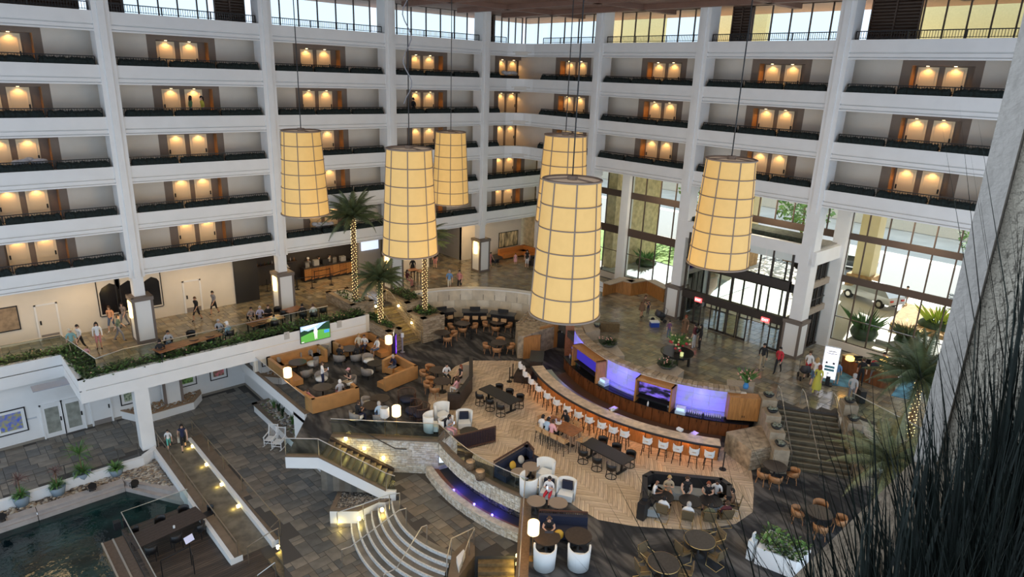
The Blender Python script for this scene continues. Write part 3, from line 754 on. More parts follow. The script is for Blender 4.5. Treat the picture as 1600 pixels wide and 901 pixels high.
# curved stairs
cs=st(MB().arc(SC2,CR-.5,CR-.3,CA0,CA1,ZP,ZM-.02),'stairs',GROUT)
for i in range(7):
    r=CR+.33*i; z=ZM-.157*i
    o=MB().arc(SC2,r-.36,r,CA0,CA1,ZP-.05,z,26).build('step',SL[i%4],cs)
    MB().arc(SC2,r-.055,r+.014,CA0,CA1,z-.155,z+.004,26).build('nosing',NOS,o)
def rail(label,pts,h=.92,posts=None,mt=STEEL,name='handrail',cat='handrail',r=.026):
    """pts are 3-D foot points; posts index list"""
    pts=[Vector(p) for p in pts]; g=thing(name,label,cat,pts[0]); o=pts[0]
    MB().tube([p-o+Vector((0,0,h)) for p in pts],r,6).build('rail',mt,g)
    for i in (posts if posts is not None else range(len(pts))): MB().tube([pts[i]-o,pts[i]-o+Vector((0,0,h))],r*.9,6).build('post',mt,g)
    return g
rail('brushed steel handrail crossing the left part of the curved stairs',[P(535,885,ZP),P(549,880,ZP)+Vector((0,0,0)),P(624,823,ZM)+Vector((0,0,.0)),P(635,820,ZM)],posts=[0,3])
rail('brushed steel handrail crossing the middle of the curved stairs',[P(600,925,ZP+.1),P(620,915,ZP+.2),P(659,850,ZM),P(667,847,ZM)],posts=[0,3])
# rail at the right end wall of the curved stairs
e_a=P(705,868,ZM); e_b=P(733,842,ZM)
m=MB(); q=[xy(P(706,866,ZM)),xy(P(728,845,ZM)),xy(P(742,850,ZM)),xy(P(742,868,ZM)),xy(P(715,905,ZM)),xy(P(699,905,ZM))]
m.prism(q,ZP-.5,ZM+.05); st(m,'wall_stair_end',CAPB)
m=MB(); q2=[xy(P(713,880,ZM)),xy(P(724,868,ZM)),xy(P(727,872,ZM)),xy(P(717,897,ZM))]; m.prism(q2,ZM+.05,ZM+.35); st(m,'trim_18',WHITE)
rail('steel handrail turning round the end wall right of the curved stairs',[P(698,900,ZM-.3),P(705,868,ZM),P(731,855,ZM),P(740,850,ZM)],.9,[0,1,2,3])
rail('second steel handrail going down the lower right stairs',[P(741,852,ZM),P(733,868,ZM),P(722,900,ZM-.5)],.9)
# lower right stairs with yellow lights
q0=P(747,868,ZM); q1=P(803,868,ZM); dd=Vector((-.62,-.78,0))
ls=st(MB().prism([xy(q0),xy(q1),xy(q1+dd*.01),xy(q0+dd*.01)],ZP-1,ZM),'stairs',GROUT)
for i in range(8):
    a=q0+dd*(.32*i); b=q1+dd*(.32*i)
    MB().prism([xy(a),xy(b),xy(b+dd*.32),xy(a+dd*.32)],ZM-2.2,ZM-.16*(i+1)).build('step',mat('step_wood',(.20,.14,.07),.5,noise=.3,scale=5),ls)
for i in range(3):
    p=P(799,877+i*13,ZM-.1-.2*i)+Vector((.25,-.1,.25)); steplight(p,'yellow step light on the wall of the lower right stairs, %s from the top'%ORD[i],(-.8,.4,0),10,.1)
# wall between lower stairs and lounge
m=MB(); n2=Vector((dirE.y,-dirE.x,0)); 
if n2.x<0: n2=-n2
m.prism([xy(FE-n2*.1),xy(FE3-n2*.1),xy(FE3+n2*.3),xy(FE+n2*.3)],ZM-2,ZL-.03); st(m,'wall_lounge',CAPB)
m=MB(); m.prism([xy(FE-n2*.15),xy(FE3-n2*.15),xy(FE3+n2*.35),xy(FE+n2*.35)],ZL-.03,ZL+.04); st(m,'trim_19',mat('walnut_cap',(.24,.15,.08),.4,noise=.2))
fg=[(FC[0]+(FR-.12)*math.cos(A0+(A1-A0)*i/10),FC[1]+(FR-.12)*math.sin(A0+(A1-A0)*i/10)) for i in range(11)]
guard('curved glass guard with steel rail along the fountain wall top',[xy(S_tr-SNV*.12),xy(W2-SNV*.12)]+fg[1:]+[xy(FE)],ZL+.04,.95,1.6,posts=False)
guard('glass guard with steel rail along the lounge edge over the lower stairs',[xy(FE),xy(FE+dirE*5),xy(FE3)],ZL+.04,.95,1.6)
rail('dark handrail fixed along the stone wall of the main stairs',[S_tr+SNV*.12+Vector((0,0,.05)),S_tr+SNV*.12+ST*.9,S_tr+SNV*.12+ST*3.4-Vector((0,0,1.35)),S_tr+SNV*.12+ST*4.0-Vector((0,0,1.35))],.9,[],CHAR)
for i,(x,y,z) in enumerate([(550,690,ZL-.35),(577,703,ZL-.85),(611,720,ZL-1.35)]):
    u=[.8,1.75,2.75][i]; p=S_tr+ST*u+SNV*.06+Vector((0,0,-.16*u/.30-.16+.55)); steplight(p,'square wall light on the stone wall of the main stairs, %s step light down'%ORD[i],SNV,16)
m=MB(); a=S_tr+SNV*.02; m.prism([xy(a),xy(a+ST*SE),xy(a+ST*SE+SNV*.22),xy(a+SNV*.22)],[ZL-.1,ZM+.1,ZM+.1,ZL-.1],[ZL+.05,ZM+.25,ZM+.25,ZL+.05]); st(m,'trim_20',DARKW)
# gravel planter with stepped white wall
gp=[P(515,797,ZM-.2),P(533,757,ZM-.2),P(600,772,ZM-.2),P(612,779,ZM-.2),P(602,783,ZM-.2),P(591,783,ZM-.2),P(560,797,ZM-.2)]
gp=[xy(p) for p in gp]
st(MB().prism(gp,ZP,ZM-.26),'wall_planter',WHITE)
def shrink(poly,d):
    c=Vector((sum(p[0] for p in poly)/len(poly),sum(p[1] for p in poly)/len(poly))); 
    return [xy(Vector(p)+(c-Vector(p)).normalized()*d) for p in poly]
m=MB(); inn=shrink(gp,.28)
for i in range(len(gp)):
    j=(i+1)%len(gp); m.prism([gp[i],gp[j],inn[j],inn[i]],ZM-.26,ZM-.16)
st(m,'trim_21',CAPB)
pebbles(inn,ZM-.26,900,.05,.10,PEBD,'dark river pebbles filling the triangular planter by the curved stairs',3)
m=MB(); m.prism([gp[0],gp[-1],gp[-2],gp[-3],xy(Vector(gp[-3])+Vector((-.05,-.06))),xy(Vector(gp[-2])+Vector((-.05,-.06))),xy(Vector(gp[-1])+Vector((-.03,-.06))),xy(Vector(gp[0])+Vector((-.03,-.06)))],ZP,ZP+.16); st(m,'baseboard_planter',MATS['stone_base'])
for i,(x,y,z) in enumerate([(529,813,ZP+.28),(561,810,ZP+.55),(597,796,ZP+.95)]):
    p=P(x,y,z); steplight(p,'square step light on the white planter wall, %s from the left'%ORD[i],(-.35,-.8,0),14)
rail('steel handrail over the white wall of the triangular planter',[P(528,825,ZP),P(568,812,ZP+.5),P(609,797,ZP+1.0),P(625,795,ZM)],.9)
# long planter with rocks along the white lounge wall
m=MB(); m.b2((14.2,32.9,ZP),(15.25,39.6,ZP+.55)); st(m,'wall_planter',WHITE)
m=MB(); m.b2((14.12,32.8,ZP+.55),(14.42,39.7,ZP+.62)); m.b2((14.12,39.4,ZP+.55),(15.25,39.7,ZP+.62)); m.b2((14.12,32.8,ZP+.55),(15.25,33.1,ZP+.62)); st(m,'trim_22',CAPB)
lp=[(14.4,33.1),(15.25,33.1),(15.25,39.4),(14.4,39.4)]
pebbles(lp,ZP+.56,260,.06,.16,PEB+[mat('mossy',(.16,.17,.08),.8)],'rocks and pale stones in the long planter below the lounge ledge',8,'planter_rocks')
rnd=random.Random(21)
def tuft(m,x,y,z,n,h,lean=.35,w=.012):
    for _ in range(n):
        a=rnd.uniform(0,2*PI); l=h*rnd.uniform(.6,1.1); dx=math.cos(a)*lean*l*rnd.random(); dy=math.sin(a)*lean*l*rnd.random()
        s=Vector((-math.sin(a),math.cos(a),0))*w; b=Vector((x+rnd.uniform(-.04,.04),y+rnd.uniform(-.04,.04),z)); mid=b+Vector((dx*.4,dy*.4,l*.6)); tip=b+Vector((dx,dy,l))
        m.add([b-s,b+s,mid+s*.8,tip,mid-s*.8],[(0,1,2,3,4)])
for i,(y,x) in enumerate([(36.9,14.95),(35.6,15.0),(35.0,14.9),(34.4,15.0),(33.9,14.9),(38.2,14.95),(37.6,15.0)]):
    m=MB(); tuft(m,0,0,0,40,.75); tag(m.build('grass_tuft',LEAF2 if i%2 else LEAF,loc=(x,y,ZP+.56)),'upright grass tuft in the rock planter below the ledge, %s plant from the stairs end'%ORD[[4,3,2,1,0,6,5][i]],'grass')
# small planter with a white column under the lobby
pp=[xy(P(x,y,ZP)) for x,y in [(214,659),(236,659),(304,639),(316,625)]]; pp=[(pp[0][0]-.6,YU),pp[0],pp[1],pp[2],pp[3],(pp[3][0]+.1,YU)]
st(MB().prism(pp,ZP,ZP+.5),'wall_planter',WHITE); ip=shrink(pp,.25)
m=MB()
for i in range(5): m.prism([pp[i],pp[i+1],ip[i+1],ip[i]],ZP+.5,ZP+.57)
st(m,'trim_23',mat('wood_cap',(.30,.19,.11),.5))
pebbles(ip,ZP+.5,420,.05,.11,[PEB[1],PEB[4],mat('pebble_rust',(.33,.17,.07),.7)],'rusty brown pebbles in the planter under the lobby balcony',5)
m=MB(); m.b2((9.9,YU-.9,ZP+.4),(10.9,YU-.1,ZB-.5)); st(m,'column',WHITE)
m=MB(); m.b2((9.82,YU-.96,ZP+.4),(9.98,YU-.8,ZB-.5)); m.b2((10.82,YU-.96,ZP+.4),(10.98,YU-.8,ZB-.5)); st(m,'column',mat('greybrown',(.20,.16,.14),.6))
m=MB(); px_=P(222,703,ZP); m.b2((e2.x+.02,yf+.05,ZP-.3),(e2.x+.75,yf+.8,ZB-1.0)); st(m,'column',WHITE)
# doors and pictures under the lobby
def udoor(x0,x1,pane,nm):
    doorn[0]+=1
    m=MB(); m.b2((x0,YU-.05,ZP+.02),(x1,YU-.01,ZP+2.1)); d=st(m,'door_%d'%doorn[0],WHITE)
    m=MB(); 
    for a,b in ((x0-.08,x0),(x1,x1+.08)): m.b2((a,YU-.08,ZP),(b,YU,ZP+2.18))
    m.b2((x0-.08,YU-.08,ZP+2.1),(x1+.08,YU,ZP+2.18)); m.build('door_frame',WHITE,d)
    if pane: MB().b2((x0+.14,YU-.065,ZP+.3),(x1-.14,YU-.05,ZP+1.9)).build('door_pane',mat('frosted_pane',(.30,.31,.27),.2,noise=.25,scale=3),d)
    else: MB().b2((x0+.03,YU-.06,ZP+.03),(x1-.03,YU-.05,ZP+.32)).build('kick_plate',mat('kick',(.25,.22,.2),.5),d)
    MB().b2((x1-.12,YU-.09,ZP+.95),(x1-.05,YU-.05,ZP+1.2)).build('door_handle',BLACK,d)
udoor(3.55,4.5,True,0); udoor(4.6,5.55,True,0); udoor(6.0,7.0,False,0)
def picture(label,c,w,h,art,axis='x',fr=CHAR,cat='picture',mount=True,dep=.04,gap=.14,name='framed_picture'):
    t=thing(name,label,cat,c)
    m=MB()
    for (a,b,e,f) in ((-w/2,w/2,-h/2,-h/2+.06),(-w/2,w/2,h/2-.06,h/2),(-w/2,-w/2+.06,-h/2,h/2),(w/2-.06,w/2,-h/2,h/2)): m.b2((a,-dep,e),(b,0,f))
    m.build('frame',fr,t)
    MB().b2((-w/2+.05,-dep*.5,-h/2+.05),(w/2-.05,0,h/2-.05)).build('mount',WHITE,t)
    MB().b2((-w/2+gap*1.6,-dep*.6,-h/2+gap*1.6),(w/2-gap*1.6,-dep*.4,h/2-gap*1.6)).build('print',art,t)
    if axis=='y': t.rotation_euler=(0,0,-PI/2)
    return t
ART=[mat('art_lily',(.06,.10,.45),.5,noise=1,scale=4.5,col2=(.45,.42,.10)),mat('art_green',(.20,.36,.10),.5,noise=.8,scale=6),mat('art_pink',(.62,.16,.20),.5,noise=.8,scale=5,col2=(.12,.16,.06)),mat('art_palm',(.05,.09,.05),.5,noise=.9,scale=8,col2=(.5,.55,.4))]
picture('framed lily pad print left of the double glass doors',(PY(17,660,YU).x,YU-.02,PY(17,659,YU).z),1.5,1.5,ART[0])
picture('framed palm print partly behind the white pool column',(PY(203,616,YU).x,YU-.02,PY(203,617,YU).z),1.15,1.15,ART[3])
picture('framed green leaf print above the rusty pebble planter',(PY(292,590,YU).x,YU-.02,PY(292,592,YU).z),1.15,1.0,ART[1])
picture('framed pink flower print near the inner corner under the lobby',(PY(341,580,YU).x,YU-.02,PY(341,581,YU).z),1.15,1.0,ART[2])
p=PY(50,653,YU); tag(MB().box((0,0,0),(.45,.02,.09)).build('wall_sign',mat('sign_grey',(.55,.58,.62),.4),loc=(p.x,YU-.02,p.z)),'small pale sign plate left of the double doors','sign')
p=PY(136,628,YU); tag(MB().box((0,0,0),(.5,.02,.16)).build('wall_sign',MATS['sign_grey'],loc=(p.x,YU-.02,p.z)),'small pale sign plate between double doors and single door','sign')
p=PY(84,593,YU-1.2); tag(MB().box((0,0,0),(2.2,.9,.03)).build('ceiling_vent',mat('vent_grey',(.34,.36,.42),.5),loc=(p.x,YU-1.5,ZB-1.03)),'long grey vent grille in the soffit over the double doors','vent')
# ramp
rl=[P(241,700,ZP),P(352,847,ZK+.25)]; rr=[P(296,690,ZP),P(430,842,ZK+.25)]
xl=rl[0].x; xr=rr[0].x; yr0=(rl[0].y+rr[0].y)/2; yr1=27.2
m=MB(); m.prism([(xl,yr0),(xr,yr0),(xr+.1,yr1),(xl+.1,yr1)],ZK-.3,[ZP-.01,ZP-.01,ZK,ZK] ); 
st(m,'floor',mat('ramp_slate',(.17,.15,.115),.75,noise=.35,scale=2,bump=.2))
def ramwall(x0,x1,w,nm,side):
    m=MB(); p=[(x0,yr0),(x0+.1,yr1-.3),(x0+w+.1,yr1-.3),(x0+w,yr0)]
    m.prism(p,ZK-.6,[ZP+.12,ZK+.32,ZK+.32,ZP+.12]); st(m,nm,WHITE)
    m=MB(); p=[(x0+side[0],yr0),(x0+.1+side[0],yr1-.3),(x0+w+.1+side[1],yr1-.3),(x0+w+side[1],yr0)]
    m.prism(p,[ZP+.12,ZK+.32,ZK+.32,ZP+.12],[ZP+.15,ZK+.35,ZK+.35,ZP+.15]); st(m,'trim_24',CAPB)
ramwall(xl-.15,0,.55,'wall_ramp',(.18,0)); ramwall(xr,0,.75,'wall_ramp',(.18,0))
rail('bronze handrail along the left curb of the pool ramp',[(xl+.2,yr0+.9,ZP),(xl+.2,yr0,ZP),(xl+.23,yr0-2.2,ZP-.1),(xl+.26,yr0-4.5,ZP-.2),(xl+.3,yr0-7,ZP-.33),(xl+.32,yr1-.2,ZK+.1)],.95,[0,1,2,3,4,5],mat('bronze_rail',(.33,.28,.22),.35,.8))
rail('bronze handrail along the right curb of the pool ramp',[(xr+.45,yr0+.5,ZP),(xr+.48,yr0-2.2,ZP),(xr+.5,yr0-4.5,ZP),(xr+.53,yr0-7,ZP),(xr+.55,yr1-.3,ZP),(xr+.0,yr1-.6,ZP)],.9,[0,1,2,3,4],MATS['bronze_rail'])
for i in range(4):
    y=yr0-.9-2.3*i; steplight((xr-.03,y,ZP+.10-.09*(i+1)),'yellow curb light on the right wall of the pool ramp, %s down the ramp'%ORD[i],(-1,0,0),22,.13)
# three steps from the slate floor down to the deck
xs_=P(433,845,ZP).x
ds=st(MB().b2((xs_-.1,18,ZK-.3),(xs_,P(430,850,ZP).y,ZP-.02)),'stairs',GROUT)
for i in range(2): MB().b2((xs_-.35*(i+1),18,ZK-.3),(xs_-.35*i+.02,P(430,850,ZP).y-.4,ZP-.15*(i+1))).build('step',mat('deck_step',(.16,.12,.07),.5,noise=.3),ds)
steplight((xs_-.12,P(430,850,ZP).y-.2,ZP-.05),'bright step light at the foot of the ramp wall beside the deck steps',(-.2,-1,0),16)
rail('bronze handrail at the deck steps below the ramp',[P(389,880,ZK),P(400,872,ZK),P(425,856,ZP),P(437,850,ZP)],.9,[0,3],MATS['bronze_rail'])
rail('short steel handrail at the bottom of the deck steps',[P(405,925,ZK),P(432,905,ZP)],.9,[0,1])
# deck of dark boards
dk=[xy(P(190,828,ZK)),xy(P(301,786,ZK)),(xl-.1,P(301,786,ZK).y),(xl-.1,yr1),(xs_-.7,yr1),(xs_-.7,14),(P(190,828,ZK).x,14)]
dx0=dk[0][0]; dy1=max(p[1] for p in dk)
df=st(MB().prism([(dx0,14),(dx0,dy1),(xl,dy1),(xl,yr1),(xs_,yr1),(xs_,14)],ZK-.35,ZK-.03),'floor',GROUT)
DKM=[mat('deck_board_%d'%i,c,.45,noise=.3,scale=3,stretch=(.6,5,1)) for i,c in enumerate([(.060,.045,.036),(.085,.062,.048),(.048,.037,.031)])]
y=dy1; i=0; rnd=random.Random(31)
while y>16:
    x1=xl-.1 if y>yr1 else xs_-.7
    MB().b2((dx0,y-.14,ZK-.03),(x1,y-.012,ZK)).build('board',DKM[rnd.randrange(3)],df); y-=.14
m=MB(); m.b2((dx0-.9,14,ZK-.55),(dx0-.02,dy1-.35,ZK-.12)); st(m,'trim_25',mat('deck_edge',(.14,.09,.06),.5,noise=.2))
m=MB(); m.b2((dx0-.96,14,ZK-.6),(dx0-.88,dy1-.35,ZK-.08)); m.b2((dx0-.5,14,ZK-.12),(dx0-.42,dy1-.35,ZK-.09)); st(m,'trim_26',STEEL)
guard('glass guard with pale rail around the pool deck',[(dx0+.1,14),(dx0+.1,dy1-.1),(xl-.05,dy1-.1)],ZK,1.0,1.8,posts=False,rail=mat('pale_rail',(.55,.55,.52),.4,.6))
# pool, coping, pebble bed
ZW=ZP-.85; YC=P(0,784,ZP).y
pw=[P(0,832,ZW),P(192,770,ZW),P(272,772,ZW)]
yw=(pw[0].y+pw[1].y)/2; xq=pw[1].x
WATER=mat('pool_water',(.008,.030,.028),.05,noise=.6,scale=.8,bump=1.0,bscale=2.6,obj=False,col2=(.003,.009,.011))
st(MB().b2((-12,8,ZW-.3),(xl+.2,yw+.6,ZW)),'water',WATER)
cp=P(278,758,ZP-.35); yc1=(P(0,815,ZP-.35).y+P(195,755,ZP-.35).y)/2; xc=P(195,755,ZP-.35).x
COP=mat('coping',(.42,.37,.34),.7,noise=.12,scale=2)
m=MB()
for (x0,x1) in ((-12,-4),(-3.97,2.0),(2.03,xc-.02)):
    m.b2((x0,yw+.35,ZW-.3),(x1,yc1+.02,ZP-.38)); m.b2((x0,yw,ZW-.3),(x1,yw+.36,ZP-.62))
    m.b2((x0,yc1-.05,ZP-.4),(x1,yc1+.45,ZP-.33))
m.prism([(xc,yw+.35),(xl,cp.y-.9),(xl,cp.y-.0),(xc,yc1+.45)],ZW-.3,ZP-.36)
m.prism([(xc,yw),(xl,cp.y-1.5),(xl,cp.y-.9),(xc,yw+.36)],ZW-.3,ZP-.62)
st(m,'trim_27',COP)
m=MB(); m.b2((-12,YC-.25,ZP-.6),(e2.x-.2,YC+.02,ZP+.14)); m.prism([(e2.x-.2,YC-.25),(xl+.05,yr0-.1),(xl+.05,yr0+.3),(e2.x-.2,YC+.1)],ZP-.6,ZP+.14); st(m,'wall_pool',WHITE)
bedp=[(-12,YC-.25),(e2.x,YC-.25),(xl-.15,yr0-.2),(xl-.15,cp.y),(xc,yc1+.45),(-12,yc1+.45)]
st(MB().prism(bedp,ZP-.7,ZP-.42),'floor',mat('soil',(.10,.07,.045),.9,noise=.4,scale=4))
pebbles([(e2.x-3.4,YC-.3),(e2.x,YC-.3),(xl-.2,yr0-.3),(xl-.2,cp.y+.05),(xc,yc1+.5)],ZP-.41,1100,.06,.13,PEB,'tan river pebbles between the ramp curb and the pool coping',12)
pebbles([(-12,YC-.3),(e2.x-3.2,YC-.3),(xc-.4,yc1+.5),(-12,yc1+.5)],ZP-.41,900,.05,.13,PEB[:2]+[PEB[4],PEB[3]],'brown pebbles and soil along the pool behind the potted plants',13)
rail('dark handrail on the slate walkway above the pool bed',[(-11,YC+.15,ZP),(-4,YC+.15,ZP),(0.4,YC+.15,ZP),(1.5,YC+.15,ZP),(3.6,YC+.15,ZP),(6.1,YC+.15,ZP),(7.1,YC+.15,ZP)],.9,None,mat('rail_dark',(.12,.11,.10),.35,.7))
POT=mat('blue_pot',(.20,.26,.31),.5)
def potted(label,loc,r,h,blades,bh,mt,extra=None,seed=0,lean=.9):
    t=thing('potted_plant',label,'plant',loc)
    m=MB(); m.lathe([(0,0),(r*.62,0),(r*.95,h),(r*.85,h),(r*.8,h-.06),(0,h-.06)],16); m.build('pot',POT,t)
    global rnd; rnd=random.Random(seed); m=MB()
    for _ in range(blades):
        a=rnd.uniform(0,2*PI); l=bh*rnd.uniform(.6,1.1); el=rnd.uniform(.15,1.2); w=bh*.05
        d=Vector((math.cos(a)*math.cos(el),math.sin(a)*math.cos(el),math.sin(el))); s=Vector((-math.sin(a),math.cos(a),0))*w; b=Vector((0,0,h-.03))
        p1=b+d*l*.55; p2=b+d*l-Vector((0,0,l*.28*math.cos(el)))
        m.add([b-s*.5,b+s*.5,p1+s,p2,p1-s],[(0,1,2,4),(4,2,3)])
    m.build('foliage',mt,t)
    if extra: extra(t,h)
    return t
def dracaena(col,zh,hh,nb):
    def f(t,h):
        m=MB(); m.tube([(0,0,h-.05),(.02,0,zh)],.03,6); m.build('stem',BARK,t); m=MB()
        for _ in range(nb):
            a=rnd.uniform(0,2*PI); el=rnd.uniform(-.1,1.3); l=hh*rnd.uniform(.7,1.1); d=Vector((math.cos(a)*math.cos(el),math.sin(a)*math.cos(el),math.sin(el))); s=Vector((-math.sin(a),math.cos(a),0))*.025; b=Vector((.02,0,zh))
            p1=b+d*l*.6; p2=b+d*l-Vector((0,0,l*.2)); m.add([b-s*.4,b+s*.4,p1+s,p2,p1-s],[(0,1,2,4),(4,2,3)])
        m.build('crown',col,t)
    return f
RED=mat('bronze_leaf',(.17,.09,.08),.6,noise=.3)
ZG=ZP-.42
potted('blue pot with green plant topped by bronze spiky leaves, farthest left by the pool',P(36,790,ZG),.42,.62,70,.62,LEAF2,dracaena(RED,1.5,.6,30),1)
potted('blue pot with green plant and reddish spiky top, second from the left by the pool',P(92,773,ZG),.42,.55,70,.60,LEAF2,dracaena(RED,1.4,.5,30),2)
potted('large blue pot with tall green spiky plant beside the pool',P(131,753,ZG),.45,.65,80,.75,LEAF2,dracaena(LEAF2,1.75,1.0,60),3)
potted('blue pot with a low bushy green plant nearest the ramp',P(183,743,ZG),.40,.5,90,.62,LEAF2,None,4)
def spotlamp(x,y,label):
    t=thing('pool_spotlight',label,'spotlight',P(x,y,ZP-.33)); m=MB(); m.xf=Matrix.Rotation(.6,4,'X'); m.cyl(0,0,.12,.46,.14,.2,12); m.build('housing',BLACK,t); m=MB(); m.box((0,0,.06),(.3,.22,.12)); m.build('base',BLACK,t)
    m=MB(); m.tube([(-.2,0,.05),(-.22,0,.3),(.22,0,.3),(.2,0,.05)],.02,6); m.build('bracket',BLACK,t)
spotlamp(3,813,'black pool spotlight at the left edge of the coping'); spotlamp(144,765,'black pool spotlight on the coping below the large potted plant'); spotlamp(210,760,'black pool spotlight at the bend of the coping')
# ================================================================ stone planters, bench wall, bar, glass front, outside
def stonebox(lo,hi,nm,cap=.3,mt=STONE):
    w=st(MB().b2(lo,hi),nm,mt); m=MB(); x0,y0,z0=lo; x1,y1,z1=hi
    for (a,b,c,d) in ((x0,y0,x1,y0+cap),(x0,y1-cap,x1,y1),(x0,y0,x0+cap,y1),(x1-cap,y0,x1,y1)): m.b2((a-.03,b-.03,z1),(c+.03,d+.03,z1+.06))
    m.build('coping',mat('tan_cap',(.30,.23,.155),.6,noise=.15),w)
    # thin stacked courses standing proud of the two seen faces
    m=MB(); rnd=random.Random(int(x0*10)); z=z0
    while z<z1-.03:
        h=rnd.uniform(.05,.09)
        if z+h>z1: h=z1-z
        for face in (0,1):
            a0,a1=(x0,x1) if face==0 else (y0,y1); u=a0
            while u<a1-.02:
                w_=min(rnd.uniform(.25,.6),a1-u); d=rnd.uniform(.01,.05); m.cur=rnd.randrange(3)
                if face==0: m.b2((u,y0-d,z),(u+w_-.012,y0+.01,z+h-.012))
                else: m.b2((x0-d,u,z),(x0+.01,u+w_-.012,z+h-.012))
                u+=w_
        z+=h
    m.build('stones',[mat('ledge_%d'%i,c,.85,noise=.2,scale=6) for i,c in enumerate([(.36,.28,.19),(.27,.21,.14),(.43,.35,.25)])],w,kind='stuff')
    return w
stonebox((22.42,36.5,ZL),(23.5,40.0,ZB-.35),'wall_planter')
stonebox((21.75,40.05,ZB-.2),(23.5,43.9,ZB+.66),'wall_planter',mt=WHITE)
stonebox((25.35,36.6,ZL),(27.2,38.6,ZB-.1),'wall_planter')
stonebox((25.35,38.65,ZL),(27.0,42.0,ZB+.5),'wall_planter')
def bed(lo,hi,z,n,label,seed):
    leafstrip([(lo[0]+.3,lo[1]+.3),(hi[0]-.3,lo[1]+.3)],[(lo[0]+.3,hi[1]-.3),(hi[0]-.3,hi[1]-.3)],z,n,label,.22,(LEAF,LEAF2,LEAF),'planter_foliage',.3,seed)
bed((22.42,36.5),(23.5,40.0),ZB-.32,350,'green foliage in the lower stone planter around the short palm',2)
bed((21.75,40.05),(23.5,43.9),ZB+.45,450,'green foliage in the white walled planter around the tall palm',3)
bed((25.35,36.6),(27.2,38.6),ZB-.07,400,'green foliage in the front stone planter around the third palm',4)
bed((25.35,38.65),(27.0,42.0),ZB+.53,450,'green foliage in the upper stone planter behind the third palm',5)
# steps between the planters up to the lobby
ps=st(MB().b2((23.5,40.6,ZL),(25.35,41.0,ZB-.02)),'stairs',GROUT)
for i in range(11):
    y0=37.0+.33*i; z=ZL+(ZB-ZL)/12*(i+1)
    o=MB().b2((23.5,y0,ZL),(25.35,41.0,z)).build('step',mat('lit_step',(.26,.20,.10),.5,noise=.3),ps); MB().b2((23.5,y0-.01,z-.03),(25.35,y0+.05,z+.004)).build('nosing',CAPB,o)
for i,(x,y,sg) in enumerate([(25.3,37.9,-1),(25.3,39.6,-1),(23.55,37.9,1),(23.55,40.0,1)]):
    z=ZL+(ZB-ZL)*(y-37)/4+.75; o=MB().ell((0,0,0),(.1,.1,.1)).build('step_light',STEPL,loc=(x+sg*.05,y,z)); tag(o,'round warm light on the stone wall of the steps between palms, %s'%['lower right','upper right','lower left','upper left'][i],'step light'); point('step_glow',(x+sg*.3,y,z),9,(1,.75,.3),.05)
rail('steel handrail on the left of the steps between the stone planters',[(23.65,36.6,ZL),(23.65,37,ZL),(23.65,40.6,ZB),(23.65,41.2,ZB)],.9,[0,3])
rail('steel handrail on the right of the steps between the stone planters',[(25.2,36.6,ZL),(25.2,37,ZL),(25.2,40.6,ZB),(25.2,41.2,ZB)],.9,[0,3])
# curved bench wall, clad in pale slabs
a0,a1=math.radians(84),math.radians(18)
m=MB(); m.arc(BC,BR,BR+.45,a1,a0,ZL,ZB+.35,30); bw=st(m,'wall_bench',STONEW)
m=MB(); m.arc(BC,BR-.05,BR+.55,a1,a0,ZB+.35,ZB+.45,30); st(m,'trim_28',mat('white_cap',(.78,.77,.73),.5))
SLB=[mat('wall_slab_%d'%i,c,.6,noise=.12,scale=2) for i,c in enumerate([(.68,.60,.46),(.62,.55,.43),(.74,.68,.56)])]
for r,(z0,z1) in enumerate(((ZL+.05,ZL+.8),(ZL+.82,ZL+1.42),(ZL+1.44,ZB+.33))):
    n=11
    for i in range(n):
        b0=a1+(a0-a1)*(i+(.5 if r%2 else 0))/n; b1=min(a0,b0+(a0-a1)/n-.004)
        if b1-b0<.02: continue
        MB().arc(BC,BR-.03,BR+.01,b0,b1,z0,z1,4).build('slab',SLB[(i+r)%3],bw)
# right stairs from the lobby to the lounge
ta=P(1212,632,ZB); tb=P(1306,645,ZB); ba=P(1229,733,ZL); 
sdir=Vector((ba.x-ta.x,ba.y-ta.y,0)); slen=sdir.length; sdir.normalize()
rs=st(MB().prism([xy(ta),xy(tb),xy(tb+sdir*.02),xy(ta+sdir*.02)],ZL,ZB-.02),'stairs',GROUT)
u=0; 
for i in range(11):
    tr=.28 if i!=5 else .28+max(0,slen-11*.28)
    a=ta+sdir*u; b=tb+sdir*u; u+=tr; z=ZB-(ZB-ZL)/12*(i+1)
    o=MB().prism([xy(a),xy(b),xy(b+sdir*tr),xy(a+sdir*tr)],ZL-.02,z).build('step',mat('olive_step',(.10,.085,.055),.45,noise=.3,scale=3),rs)
    c=a+sdir*(tr-.05); d=b+sdir*(tr-.05); MB().prism([xy(c),xy(d),xy(d+sdir*.06),xy(c+sdir*.06)],z-.03,z+.005).build('nosing',mat('step_nosing',(.22,.19,.13),.5),o)
def slope(px): return px
def rs_pt(f,u): 
    p=ta.lerp(tb,f)+sdir*u; p.z=ZB-(ZB-ZL)*max(0,min(1,u/slen)); return p
rail('steel handrail in the middle of the wide stairs right of the bar',[rs_pt(.45,-.5),rs_pt(.45,0),rs_pt(.45,slen*.45),rs_pt(.45,slen*.55),rs_pt(.45,slen),rs_pt(.45,slen+.4)],.9,[0,2,5])
rail('steel handrail on the left of the wide stairs right of the bar',[rs_pt(.04,-.5),rs_pt(.04,0),rs_pt(.04,slen*.45),rs_pt(.04,slen*.55),rs_pt(.04,slen)],.9,[0,2,4])
rail('steel handrail on the right of the wide stairs right of the bar',[rs_pt(.97,-.5),rs_pt(.97,0),rs_pt(.97,slen*.45),rs_pt(.97,slen*.55),rs_pt(.97,slen)],.9,[0,2,4])
